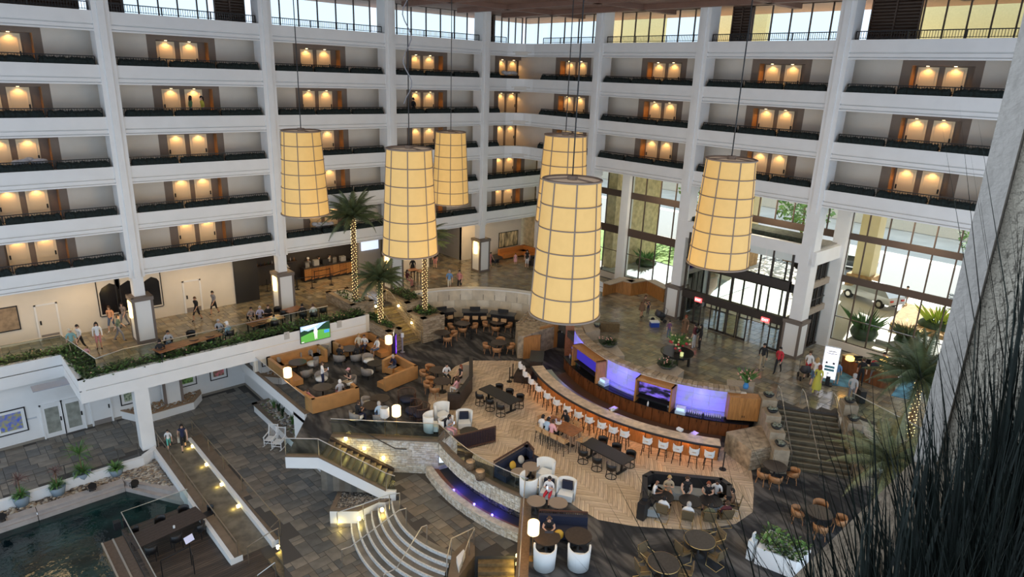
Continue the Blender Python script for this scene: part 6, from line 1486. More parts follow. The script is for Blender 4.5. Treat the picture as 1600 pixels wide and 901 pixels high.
# wooden communal table
zt=ZL+1.02; q=[P(x,y,zt) for x,y in [(847,660),(893,681),(912,671),(862,646)]]; c=sum(q,Vector((0,0,0)))/4; d=((q[1]+q[2])/2-(q[0]+q[3])/2); L=d.length; d.normalize(); n=Vector((-d.y,d.x,0)); Wd=.95
t=thing('communal_table','high wooden communal table with people at its left end','table',(c.x,c.y,ZL),math.atan2(d.y,d.x)); m=MB()
for i in range(4): MB().b2((-L/2,-Wd/2+i*Wd/4+.004,.97),(L/2,-Wd/2+(i+1)*Wd/4-.004,1.02)).build('board',WOODT,t)
for sx in (-1,1):
    for sy in (-1,1): MB().bar((sx*(L/2-.12),sy*(Wd/2-.1),0),(sx*(L/2-.12),sy*(Wd/2-.1),.97),.06).build('leg',STEEL,t)
MB().b2((-L/2+.2,-.12,.12),(L/2-.2,.12,.16)).build('foot_board',CHAR,t)
CT=(c.copy(),d.copy(),n.copy(),L)
s_=-1 if n.x>0 else 1
GW='light wood bar stools with black legs'
for i in range(4):
    u=-L/2+L*(i+.5)/4; p=c+d*u+n*s_*(Wd/2+.3); place('wstool',(p.x,p.y,ZL),(c.x+d.x*u,c.y+d.y*u),'light wooden stool on the near side of the communal table, %s from the left'%ORD[i],'wooden stools with black legs')
for i in range(3):
    u=-L/2+L*(i+.4)/4; p=c+d*u-n*s_*(Wd/2+.3); place('wstool',(p.x,p.y,ZL),(c.x+d.x*u,c.y+d.y*u),'light wooden stool on the bar side of the communal table, %s from the left'%ORD[i],'wooden stools with black legs')
p=c+d*(L/2+.3); place('wstool',(p.x,p.y,ZL),(c.x,c.y),'light wooden stool at the right end of the communal table','wooden stools with black legs')
p=c-d*(L/2+.3); place('wstool',(p.x,p.y,ZL),(c.x,c.y),'light wooden stool at the left end of the communal table','wooden stools with black legs')
for i,(u,v) in enumerate([(-.9,.05),(-.75,-.15),(-.5,.1),(-.35,-.05),(-.2,.15)]): o=gm; p=c+d*(u)+n*v; put(gm,'drinking_glass',(p.x,p.y,ZL+1.02),'clear drinking glass on the wooden communal table','glass','glasses on the communal table')
m=MB(); m.cyl(0,0,0,.03,.14,.17,n=14); p=c+d*-.25; tag(m.build('plate',UPH,loc=(p.x,p.y,ZL+1.02)),'white plate on the wooden communal table','plate')
# floor lamps
def floor_lamp(x,y,label,on,h=1.75):
    p=pl(x,y); t=thing('floor_lamp',label,'lamp',p); m=MB(); m.cyl(0,0,0,.025,.18,n=16); m.build('base',BRASS,t)
    m=MB(); m.tube([(0,0,.02),(0,0,h-.75),(-.1,0,h-.5)],.012,5); m.tube([(0,0,h-.75),(.1,0,h-.5)],.012,5); m.build('stem',BRASS,t)
    m=MB(); m.lathe([(.20,h-.55),(.235,h-.52),(.235,h-.03),(.20,h)],20); m.build('lamp_shade',emis('shade_lit',(1,.72,.38),2.0) if on else mat('shade_off',(.72,.70,.66),.7),t)
    if on: m=MB(); m.ell((0,0,h-.2),(.08,.08,.1)); m.build('bulb',LGLOW,t); point('floor_lamp_light',(p.x,p.y,ZL+h+.1),14,(1,.72,.38),.12)
floor_lamp(452,618,'lit floor lamp with drum shade between the two left tan booths',True)
floor_lamp(608,563,'lit floor lamp with drum shade beside the purple kiosk',True)
floor_lamp(620,681,'lit floor lamp with drum shade at the glass guard over the stairs',True)
floor_lamp(602,683,'unlit white floor lamp left of the lit one at the glass guard',False)
floor_lamp(831,873,'lit floor lamp with drum shade at bottom beside the navy booth',True)
# stanchions
def stanchion(p,label,group=None,belt=None):
    t=thing('stanchion',label,'stanchion',p,0,group); m=MB(); m.cyl(0,0,0,.03,.18,n=14); m.build('base',BLACK,t); m=MB(); m.cyl(0,0,.03,.98,.032,n=8); m.build('post',BLACK,t)
    if belt is not None: b=Vector(belt)-Vector(p); m=MB(); m.bar(Vector((0,0,.9)),b+Vector((0,0,.9)),.012,.06); m.build('belt',BLACK,t)
stanchion(pl(1129,733),'black stanchion at the right end of the bar'); stanchion(pl(796,596),'black stanchion beside the dark floor box on herringbone, front one'); stanchion(pl(801,590),'black stanchion beside the dark floor box on herringbone, rear one'); stanchion(pl(736,530),'black stanchion on the carpet between the rear round tables'); stanchion(pl(800,528),'black stanchion on the carpet near the bar end wall')
# TV on the wall of the lounge
tc=PY(492,518,yf); tv=thing('wall_television','large television showing a golfer on a green course','television',(tc.x,yf-.03,tc.z)); w,h=1.02,.57
MB().b2((-w-.03,-.05,-h-.03),(w+.03,.02,h+.03)).build('bezel',BLACK,tv)
pic=MB(); cols=[emis('tv_sky',(.45,.66,1),.75),emis('tv_tree',(.01,.045,.02),.8),emis('tv_grass',(.10,.36,.06),.9),emis('tv_white',(.95,.80,.88),.9),emis('tv_blue',(.05,.30,.75),.9),emis('tv_cloud',(.9,.95,1),1.0)]
def flat(poly,ci,y): pic.cur=ci; pic.add([(x*w,y,z*h) for x,z in poly],[tuple(range(len(poly)))])
flat([(-1,-.2),(1,-.2),(1,1),(-1,1)],0,-.052); flat([(-.7,.55),(-.1,.7),(.3,.95),(-.2,1),(-.9,.85)],5,-.053)
flat([(-1,-.2),(.1,0),(.1,.3),(-.2,.42),(-.5,.3),(-.75,.5),(-1,.38)],1,-.054); flat([(.0,0),(1,-.1),(1,1),(.8,.98),(.55,.8),(.3,.5),(.1,.3)],1,-.0545)
flat([(-1,-1),(1,-1),(1,.05),(.3,.2),(-.4,.05),(-1,-.2)],2,-.055)
flat([(-.06,-.85),(-.005,-.85),(.01,-.25),(.025,-.25),(.05,-.85),(.10,-.85),(.12,-.2),(.15,.1),(.10,.40),(-.08,.40),(-.13,.05),(-.09,-.2)],3,-.056); flat([(-.03,.44),(.05,.44),(.06,.6),(-.04,.6)],3,-.056)
flat([(.6,-.35),(.95,-.35),(.95,.02),(.6,.02)],4,-.056); flat([(-.97,-.95),(-.8,-.95),(-.8,-.86),(-.97,-.86)],3,-.056)
pic.build('picture',cols,tv)
for i,(x,y) in enumerate([(448,524),(530,506)]): q=PY(x,y,yf); tag(MB().box((0,0,0),(.35,.03,.5)).build('wall_speaker',mat('speaker_grey',(.5,.48,.45),.7),loc=(q.x,yf-.0,q.z)),'small pale wall speaker %s of the television'%['left','right'][i],'speaker')
# purple kiosk and sanitiser post
k=pl(616,556); t=thing('menu_kiosk','purple lit menu kiosk beside the stone planter','kiosk',k,.9); MB().b2((-.3,-.12,0),(.3,.12,1.55)).build('body',mat('kiosk_dark',(.02,.012,.05),.4),t); MB().b2((-.26,-.14,.15),(.26,-.12,1.5)).build('screen',emis('kiosk_violet',(.16,.03,.75),.8),t)
m=MB()
for i in range(5): m.lathe([(.07,0),(.095,0),(.095,.01),(.07,.01)],10); m.xf=Matrix.Translation((.05*(-1)**i,-.15,.35+i*.24))@Matrix.Rotation(PI/2,4,'X')
m.xf=None; m.build('ring_print',emis('kiosk_glow',(.45,.2,1),1.0),t)
for s in (-.16,.12): MB().b2((s-.12,-.02,1.55),(s+.12,.02,1.85)).build('leaflet',UPH,t)
t=thing('sanitiser_post','slim grey sanitiser post right of the purple kiosk','post',pl(629,550)); m=MB(); m.cyl(0,0,0,.03,.16); m.cyl(0,0,.03,1.1,.06); m.build('post',mat('post_grey',(.3,.3,.32),.5),t); MB().b2((-.09,-.06,1.1),(.09,.06,1.4)).build('dispenser',UPH,t)
# suitcases, bags, sundries
def suitcase(p,rz,label,m_,s=1.0):
    t=thing('suitcase',label,'suitcase',p,rz); MB().b2((-.24*s,-.14*s,.05),(.24*s,.14*s,.68*s)).build('shell',m_,t); m=MB(); m.tube([(-.12*s,.12*s,.66*s),(-.12*s,.12*s,1.0*s),(.12*s,.12*s,1.0*s),(.12*s,.12*s,.66*s)],.012,5); m.build('handle',BLACK,t)
    for sx in (-.18,.18): m=MB(); m.ell((sx*s,0,.04),(.04,.05,.04)); m.build('wheel',BLACK,t)
suitcase(pl(1004,808),.2,'large black suitcase standing at the left end of the black booth',CHAR,1.25); suitcase(pl(1016,800),.3,'second black bag behind the large suitcase at the black booth',mat('bag_black',(.02,.02,.025),.6),.9)
suitcase(P(1292,600,ZB),.4,'small black suitcase in front of the white digital sign',CHAR,.8); suitcase(P(1343,628,ZB),.8,'dark suitcase pulled by the man in patterned shirt',CHAR,1.1)
t=thing('cool_box','blue cool box with white lid in the lobby beside the dark buggy','cool box',P(1022,510,ZB),-.6); MB().b2((-.3,-.2,0),(.3,.2,.34)).build('body',mat('cooler_blue',(.02,.06,.35),.4),t); MB().b2((-.31,-.21,.34),(.31,.21,.42)).build('lid',UPH,t)
def buggy(p,rz,label):
    t=thing('baby_buggy',label,'buggy',p,rz); m=MB(); m.xf=Matrix.Rotation(.4,4,'X'); m.ell((0,.15,.55),(.3,.45,.25)); m.build('seat',CHAR,t); shell(.30,.34,.55,.95,0,PI,10,-.1,.3).build('hood',mat('buggy_hood',(.05,.05,.06),.7),t)
    for sx in (-.28,.28):
        for sy in (-.35,.35): m=MB(); m.xf=Matrix.Translation((sx,sy,.14))@Matrix.Rotation(PI/2,4,'Y'); m.cyl(0,0,-.03,.03,.14); m.build('wheel',BLACK,t)
    m=MB(); m.tube([(-.25,-.3,.15),(-.25,-.5,1.0),(.25,-.5,1.0),(.25,-.3,.15)],.015,5); m.tube([(-.26,-.35,.14),(-.26,.35,.45)],.015,5); m.tube([(.26,-.35,.14),(.26,.35,.45)],.015,5); m.build('frame',BLACK,t)
buggy(P(1029,503,ZB),1.0,'dark baby buggy standing in the lobby by the entrance column'); buggy(P(1256,592,ZB),2.2,'red and dark baby buggy pushed by the man in white')
# round lobby table with flowers
p=P(1056,568,ZB); t=thing('lobby_table','round black table carrying flowers in the middle of the lobby','table',p); m=MB(); m.cyl(0,0,.74,.8,1.0,n=24); m.build('tabletop',mat('gloss_black',(.02,.02,.02),.12),t); m=MB(); m.lathe([(.8,.62),(.9,.62),(.9,.74),(.8,.74)],20); m.build('apron',CHAR,t)
for i in range(5): a=2*PI*i/5; MB().bar((.75*math.cos(a),.75*math.sin(a),0),(.75*math.cos(a),.75*math.sin(a),.65),.12).build('leg',CHAR,t)
t=thing('flower_arrangement','tall mixed flower arrangement on the round black lobby table','flowers',(p.x,p.y,p.z+.8)); rnd=random.Random(5)
m=MB(); m.lathe([(0,0),(.16,0),(.2,.3),(.14,.34)],12); m.build('vase',mat('dark_vase',(.1,.08,.06),.3),t); m=MB(); tuft(m,0,0,.25,120,.8,1.2,.04); m.build('foliage',LEAF2,t); m=MB()
for _ in range(20): a=rnd.uniform(0,2*PI); q=rnd.uniform(.1,.7); m.ell((q*math.cos(a),q*math.sin(a),rnd.uniform(.4,1.0)),(.07,.07,.06),6,4)
m.build('flowers',mat('orchid',(.75,.60,.35),.6),t); m=MB()
for _ in range(9): a=rnd.uniform(0,2*PI); q=rnd.uniform(.3,.7); m.ell((q*math.cos(a),q*math.sin(a),rnd.uniform(.3,.8)),(.09,.09,.08),6,4)
m.build('red_flowers',mat('red_bloom',(.4,.03,.04),.6),t)
tag(MB().cyl(0,0,0,.22,.10).build('candle',emis('candle_green',(.75,.8,.35),.5),loc=(p.x-.35,p.y-.55,p.z+.8)),'pale green candle on the round black lobby table','candle')
# reception desk, digital sign, rugs
rd=[P(x,y,ZB) for x,y in [(1312,578),(1338,592),(1375,606),(1398,610)]]; o=rd[1]; t=thing('reception_desk','wood fronted reception desk with glowing pale top behind palm','desk',o)
for a,b in zip(rd[:-1],rd[1:]):
    a=a-o; b=b-o; dd_=(b-a).normalized(); n_=Vector((-dd_.y,dd_.x,0)); n_=n_ if n_.x>0 else -n_
    MB().prism([xy(a),xy(b),xy(b+n_*.7),xy(a+n_*.7)],0,1.0).build('front_panel',WOODB,t); MB().prism([xy(a-n_*.06),xy(b-n_*.06),xy(b+n_*.8),xy(a+n_*.8)],1.0,1.06).build('desk_top',mat('desk_top',(.55,.40,.20),.3),t)
for i,(x,y) in enumerate([(1327,565),(1381,566)]):
    q=P(x,y,ZB+1.06); t=thing('desk_lamp','small glowing amber lamp on the reception desk, %s'%['left one','right one'][i],'lamp',q); MB().cyl(0,0,0,.12,.06).build('base',BRASS,t); m=MB(); m.lathe([(.2,.10),(.24,.12),(.24,.30),(.2,.33)],14); m.build('lamp_shade',emis('amber',(1,.62,.15),3),t); point('desk_glow',q+Vector((0,0,.6)),14,(1,.7,.3),.1)
for i,(x,y) in enumerate([(1339,566),(1352,571),(1366,577)]):
    q=P(x,y,ZB+1.06); t=thing('desk_monitor','dark monitor on the reception desk, %s from the left'%ORD[i],'monitor',q,-.9); MB().b2((-.25,-.02,.1),(.25,.02,.42)).build('screen',BLACK,t); m=MB(); m.cyl(0,0,0,.1,.03); m.box((0,0,.008),(.22,.16,.016)); m.build('stand',BLACK,t)
g=P(1291,600,ZB); t=thing('digital_sign','tall white lit digital sign on a stand in the lobby','sign',g,ang(g,Vector((0,0)))+PI/2); MB().b2((-.42,-.05,.35),(.42,.05,2.35)).build('frame',UPH,t); MB().b2((-.38,-.06,.40),(.38,-.05,2.30)).build('screen',emis('digital_white',(.93,.92,1),1.1),t); MB().b2((-.3,-.25,0),(.3,.25,.05)).build('base',CHAR,t); MB().b2((-.05,-.04,.05),(.05,.04,.35)).build('post',CHAR,t)
m=MB()
for (x0,z0,x1,z1) in ((-.22,2.05,.22,2.09),(-.28,1.93,.28,1.96),(-.15,1.88,.15,1.9),(-.24,1.30,-.14,1.42),(.12,1.30,.24,1.42),(-.05,.70,.05,.74)): m.b2((x0,-.066,z0),(x1,-.06,z1))
m.build('print',mat('print_dark',(.05,.05,.07),.5),t); m=MB()
for z0 in (1.05,.86): m.b2((-.26,-.066,z0),(.26,-.06,z0+.14))
m.build('picture_print',mat('print_teal',(.10,.30,.36),.5),t)
RUG=mat('blue_rug',(.10,.28,.42),.9,noise=.45,scale=2.2)
m=MB(); m.prism([xy(P(x,y,ZB)) for x,y in [(1262,582),(1302,562),(1335,572),(1330,606),(1290,600)]],ZB+.005,ZB+.02); tag(m.build('rug',RUG),'blue mottled rug under the digital sign','rug')
m=MB(); m.prism([xy(P(x,y,ZB)) for x,y in [(1392,618),(1412,592),(1440,600),(1425,625)]],ZB+.005,ZB+.02); tag(m.build('rug',RUG),'blue mottled rug behind the right palm','rug')
# glass guard of the lobby edge right of the stairs
guard('long glass guard with pale rail along the lobby edge right of stairs',[xy(P(1327,640,ZB)),xy(P(1432,697,ZB)),(36.5,4.2)],ZB,1.0,2.0,posts=False,rail=MATS['pale_rail'])
m=MB(); a=P(1312,650,ZB); b=P(1432,699,ZB); m.prism([xy(a),xy(b),(36.6,4),(37.2,4.4),xy(b+Vector((.6,.4,0))),xy(a+Vector((.6,.4,0)))],ZL,ZB-.01); st(m,'wall_lobby_edge',STONEW)
# seats below that edge
for i,(x,y) in enumerate([(1368,741),(1388,749),(1402,757)]): fc('lounge',x,y,x-25,y+5,'lounge chair below the lobby edge by the right palm, %s'%ORD[i],G1)
place('rtb',pl(1352,756),0,'dark round table below the lobby edge by the right palm')
for i,(x,y) in enumerate([(1350,733),(1374,745)]):
    t=thing('white_parasol_table','white round-topped table below the lobby edge, %s'%['left one','right one'][i],'table',pl(x,y)); m=MB(); m.cyl(0,0,.9,.96,.5,n=18); m.build('tabletop',UPH,t); m=MB(); m.cyl(0,0,0,.9,.05); m.cyl(0,0,0,.04,.3); m.build('pedestal',BLACK,t)
# long tables on the lobby balcony
def longtable(x0,y0,x1,y1,label,m_=WOODT,W=.9,seats=4,gl_=None,z=ZB):
    a=P(x0,y0,z+.75); b=P(x1,y1,z+.75); c=(a+b)/2; L=(b-a).length; t=thing('long_table',label,'table',(c.x,c.y,z),math.atan2(b.y-a.y,b.x-a.x)); MB().b2((-L/2,-W/2,.70),(L/2,W/2,.75)).build('tabletop',m_,t)
    for sx in (-1,1):
        for sy in (-1,1): MB().bar((sx*(L/2-.15),sy*(W/2-.1),0),(sx*(L/2-.15),sy*(W/2-.1),.7),.07).build('leg',CHAR,t)
    return t
TL=[longtable(243,548,342,519,'long wooden table on the lobby balcony left of the second column base'),longtable(388,507,440,493,'long wooden table on the lobby balcony by the second column base'),longtable(446,486,470,479,'short wooden table on the lobby balcony right of the second column base')]
def P_dark():
    t=mk('dark_chair','chair'); MB().b2((-.22,-.22,.42),(.22,.22,.46)).build('seat',CHAR,t); shell(.23,.26,.46,.80,PI+.2,2*PI-.2,8,.02,.1).build('backrest',CHAR,t); legs4(t,.19,.19,.42,BLACK,.03); return t
PROTO['dark']=P_dark()
def dk_(x,y,fx,fy,l,z=ZB): return place('dark',P(x,y,z),P(fx,fy,z),l,'dark chairs on the lobby balcony')
for i,(x,y,fx,fy) in enumerate([(265,546,270,552),(300,536,304,545),(345,527,340,532),(360,533,350,530),(253,563,250,553),(305,548,302,540),(330,542,328,534),(393,507,400,512),(407,505,412,510),(420,503,425,508),(435,497,440,503),(430,517,425,508),(410,520,408,512),(474,503,470,495),(491,503,480,493),(505,496,495,490),(445,500,450,492)]): dk_(x,y,fx,fy,'dark chair at the lobby balcony tables, %s from the left'%ORD[i])
# cafe, queue posts, screens
q0=P(478,437,ZB); t=thing('cafe_counter','long cafe counter with orange herringbone wood front','counter',(22.5,49.0,ZB)); n=7
for i in range(n):
    m=MB(); x0=i*.62
    for k in range(5): m.add([(x0+.01,0,.12+k*.19),(x0+.61,0,.12+k*.19+.12),(x0+.61,0,.12+k*.19+.30),(x0+.01,0,.12+k*.19+.18)],[(0,1,2,3)])
    m.build('front_panel',[WOODO,mat('orange_wood2',(.34,.14,.04),.4,noise=.2,scale=5)][i%2],t)
MB().b2((0,.02,.08),(4.34,.7,1.1)).build('body',DARKW,t); MB().b2((-.05,-.08,1.1),(4.39,.75,1.16)).build('counter_top',CHAR,t); MB().b2((0,.02,0),(4.34,.6,.1)).build('plinth',BLACK,t)
m=MB(); m.b2((17.4,50.2,ZB),(30,50.5,F[2]-.4)); st(m,'wall_cafe',mat('cafe_dark',(.035,.03,.028),.6))
for i in range(5):
    x=22.9+i*.8; tag(MB().box((0,0,.2),(.35+.1*(i%3),.35,.4+.1*(i%2))).build('coffee_machine',[STEEL,mat('machine_grey',(.3,.3,.3),.4),CHAR][i%3],loc=(x,49.4,ZB+1.16)),'%s machine on the cafe counter, %s from the left'%(['steel','grey','black'][i%3],ORD[i]),'machine')
for i in range(14): put(bt[i%5],'bottle',(18.2+i*.3,49.9,ZB+1.7),'small bottle on the dark back shelf of the cafe','bottle','bottles on the cafe back shelf')
tag(MB().b2((18,49.7,ZB+1.62),(22.3,50.2,ZB+1.69)).build('wall_shelf',DARKW),'dark shelf with bottles at the back of the cafe','shelf')
area('cafe_light',(24,48.0,-12.4),4,70,WARM,sy=1)
for i,(x,y,bx,by) in enumerate([(418,455,437,447),(463,448,464,452),(465,452,488,449),(488,450,518,445),(492,441,516,436),(518,445,545,436),(516,436,None,None),(478,432,495,428),(495,428,None,None)]):
    stanchion(P(x,y,ZB),'black queue post in the cafe entrance area, %s'%ORD[i],'queue posts at the cafe',P(bx,by,ZB) if bx else None)
tag(MB().b2((27.4,48.45,ZB+2.0),(29.0,48.55,ZB+3.0)).build('wall_screen',emis('cafe_screen',(.62,.74,.95),1.0)),'bright wall screen at the back of the cafe area','screen')
for i,(x,y) in enumerate([(645,440),(660,442)]): 
    p=P(x,y,ZB); t=thing('kiosk_table','small high table by the palm planter in the lobby, %s'%['left one','right one'][i],'table',p); MB().b2((-.4,-.3,1.0),(.4,.3,1.05)).build('tabletop',WOODT,t)
    for sx in (-.35,.35):
        for sy in (-.25,.25): MB().bar((sx,sy,0),(sx,sy,1.0),.04).build('leg',BLACK,t)
# lobby wall doors, mirrors, art, sofa at the back
def ldoor(xc,nm=''):
    doorn[0]+=1; m=MB(); m.b2((xc-.5,YL-.03,ZB+.02),(xc+.5,YL+.0,ZB+2.2)); d=st(m,'door_%d'%doorn[0],CREAM); MB().b2((xc-.46,YL-.05,ZB+.04),(xc+.46,YL-.03,ZB+.34)).build('kick_plate',MATS['kick'],d); MB().b2((xc-.42,YL-.08,ZB+1.0),(xc-.34,YL-.03,ZB+1.25)).build('door_handle',BLACK,d)
    m=MB(); m.b2((xc-.6,YL-.06,ZB),(xc-.5,YL,ZB+2.3)); m.b2((xc+.5,YL-.06,ZB),(xc+.6,YL,ZB+2.3)); m.b2((xc-.6,YL-.06,ZB+2.2),(xc+.6,YL,ZB+2.3)); m.build('door_frame',WHITE,d)
ldoor(PY(75,500,YL).x); ldoor(PY(302,470,YL).x)
def mirror(x,y,label):
    q=PY(x,y,YL); t=thing('wall_mirror',label,'wall panel',(q.x,YL-.03,ZB+1.9)); w,h=.62,1.05
    m=MB(); m.b2((-w-.05,-.05,-h),(-w,.02,h+.5)); m.b2((w,-.05,-h),(w+.05,.02,h+.5)); m.b2((-w,-.05,-h-.05),(w,.02,-h)); m.build('frame',CHAR,t); MB().b2((-w,-.01,-h),(w,.02,h+.5)).build('mount',CREAM,t)
    m=MB(); m.add([(-w+.08,-.02,-h+.1),(w-.08,-.02,-h+.1),(w-.08,-.02,h*.65),(w-.2,-.02,h*.85),(.1,-.02,h),(-.2,-.02,h*.85),(-w+.25,-.02,h*.75),(-w+.08,-.02,h*.45)],[tuple(range(8))]); m.build('dark_panel',mat('dark_panel',(.012,.012,.015),.2),t)
mirror(171,465,'dark shaped wall panel in a black frame, left of two'); mirror(200,462,'dark shaped wall panel in a black frame, right of two'); mirror(236,455,'dark framed wall panel partly behind the first column base')
picture('framed tan picture on the lobby wall at the far left edge',(PY(3,495,YL).x,YL-.02,ZB+1.7),1.6,1.5,mat('art_tan',(.33,.24,.15),.6,noise=.3,scale=3),gap=.03)
picture('wide abstract brown and cream painting above the orange sofa',(PY(794,373,YL).x,YL-.02,PY(794,373,YL).z),2.5,1.5,mat('art_abstract',(.62,.50,.28),.6,noise=1,scale=1.6,stretch=(2.2,1,.6),col2=(.06,.045,.03)),gap=.01)
booth('orange leather corner sofa under the wide painting at the back',None,(800,412),.85,mat('orange_leather',(.52,.19,.045),.4),MATS['orange_leather'],'corner_sofa',.65,ZB,.22,world=[(40.3,45.9),(43.6,45.9),(43.6,43.4)],cat='sofa')
p=P(772,408,ZB); t=thing('dark_ottoman','low dark table left of the orange corner sofa','table',p); m=MB(); m.cyl(0,0,.34,.4,.8,n=18); m.build('tabletop',CHAR,t); m=MB(); m.cyl(0,0,0,.34,.5,n=14); m.build('base',BLACK,t)
m=MB(); m.b2((33.1,YL-.14,ZB),(36.9,YL-.1,F[2]-.3)); 
for i in range(5): tag(MB().box((0,0,.25),(.5,.35,.5)).build('luggage_piece',[CHAR,mat('luggage_brown',(.06,.04,.035),.6)][i%2],loc=P(828+i%3*5,414-i//3*6,ZB),rz=.3*i),'dark piece of luggage in the heap by the orange sofa, %s'%ORD[i],'luggage')
# rocking chairs, deck table
def rocker(x,y,label):
    t=thing('rocking_chair',label,'chair',P(x,y,ZP),2.3,'white rocking chairs by the long planter'); Wt=WHITE
    for s in (-.28,.28):
        m=MB(); m.tube([(s,-.55,.12),(s,-.3,.04),(s,0,.02),(s,.3,.04),(s,.5,.10)],.025,6); m.build('rocker',Wt,t)
        MB().bar((s,.3,.05),(s,.3,.62),.04).build('leg',Wt,t); MB().bar((s,-.25,.05),(s,-.45,1.15),.04).build('back_post',Wt,t); MB().bar((s,.36,.62),(s,-.36,.64),.07,.03).build('armrest',Wt,t)
    for i in range(5): MB().box((0,.28-i*.12,.42),(.52,.09,.025)).build('seat_slat',Wt,t)
    for i in range(6): MB().bar((-.22+i*.088,-.27,.45),(-.22+i*.088,-.43,1.08),.03,.015).build('back_slat',Wt,t)
    MB().bar((-.28,-.44,1.1),(.28,-.44,1.1),.06,.03).build('top_rail',Wt,t); MB().bar((-.28,.3,.25),(.28,.3,.25),.03).build('stretcher',Wt,t)
rocker(424,694,'white slatted rocking chair by the long planter, rear one'); rocker(436,699,'white slatted rocking chair by the long planter, front one')
c=P(262,822,ZK+.74); t=thing('deck_table','large dark square-edged table on the pool deck','table',(c.x,c.y,ZK),.12); DT=mat('deck_table_wood',(.05,.035,.03),.5,noise=.2)
for i in range(6): MB().b2((-1.6,-.6+i*.2+.004,.70),(1.6,-.6+(i+1)*.2-.004,.74)).build('board',DT,t)
for sx in (-1.4,1.4):
    for sy in (-.45,.45): MB().bar((sx,sy,0),(sx,sy,.7),.09).build('leg',DT,t)
for i,(u,v) in enumerate([(-1.1,-.85),(0,-.85),(1.1,-.85),(-1.1,.85),(0,.85),(1.1,.85),(1.95,0)]):
    a=.12; q=(c.x+u*math.cos(a)-v*math.sin(a),c.y+u*math.sin(a)+v*math.cos(a)); place('dark',(q[0],q[1],ZK),(c.x+u*.5*math.cos(a),c.y+u*.5*math.sin(a)),'dark chair at the large table on the pool deck, %s place'%ORD[i],'dark chairs on the pool deck')
tag(MB().cyl(0,0,0,.12,.05).build('table_candle',UPH,loc=(c.x+.2,c.y-.3,ZK+.74)),'small white candle on the large deck table','candle')
a=P(255,905,ZK); b=P(300,882,ZK); rail('black metal barrier on the pool deck carrying a white notice',[a,b,b+Vector((-.1,-.7,0))],1.0,[0,1,2],BLACK)
t=thing('notice_board','white notice on a pole above the black deck barrier','sign',b,.3); MB().bar((0,0,0),(0,0,1.35),.03).build('pole',BLACK,t); m=MB(); m.xf=Matrix.Translation((0,-.03,1.42))@Matrix.Rotation(-.5,4,'X'); m.box((0,0,0),(.42,.02,.30)); m.build('board',emis('notice',(.7,.72,.95),.1),t)  # notice board given a faint glow of its own, not a lamp
p=P(184,825,ZK); tag(MB().box((0,0,.2),(.3,.3,.4)).build('deck_bin',CHAR,loc=p),'small dark bin at the left corner of the pool deck','bin')
# white planter at lower right
q=[P(x,y,ZL) for x,y in [(1178,880),(1240,905),(1262,885),(1195,850)]]; t=thing('white_planter','white planter box with trailing green plants at lower right','planter',q[0]); o=q[0]
MB().prism([xy(v-o) for v in q],0,.8).build('box',WHITE,t)
leafstrip([xy(q[0]-o),xy(q[1]-o)],[xy(q[3]-o),xy(q[2]-o)],.8,320,'',.22,(LEAF,LEAF2),'foliage',.3,9,parent=t)
t=thing('white_stand','white upright stand left of the white planter at lower right','stand',P(1172,872,ZL)); MB().b2((-.16,-.12,0),(.16,.12,.9)).build('body',UPH,t); MB().b2((-.1,-.03,.9),(.1,.03,1.25)).build('panel',UPH,t)
# housekeeping carts on the galleries
def cart(x,y,k,label):
    p=PY(x,y,YA+1.15); t=thing('linen_cart',label,'cart',(p.x,YA+1.15,F[k])); MB().b2((-.8,-.3,.1),(.8,.3,.85)).build('body',CHAR,t); m=MB(); rnd=random.Random(k)
    for i in range(7): m.ell((-.6+i*.2,rnd.uniform(-.1,.1),.95+rnd.uniform(0,.15)),(.24,.26,.16),8,5)
    m.build('linen',mat('linen',(.62,.62,.66),.8),t)
cart(45,245,4,'dark linen cart piled with towels, gallery at the far left'); cart(505,352,2,'dark linen cart with folded towels, lowest gallery behind the palm'); cart(797,105,6,'linen cart with white towels, top gallery near the corner')
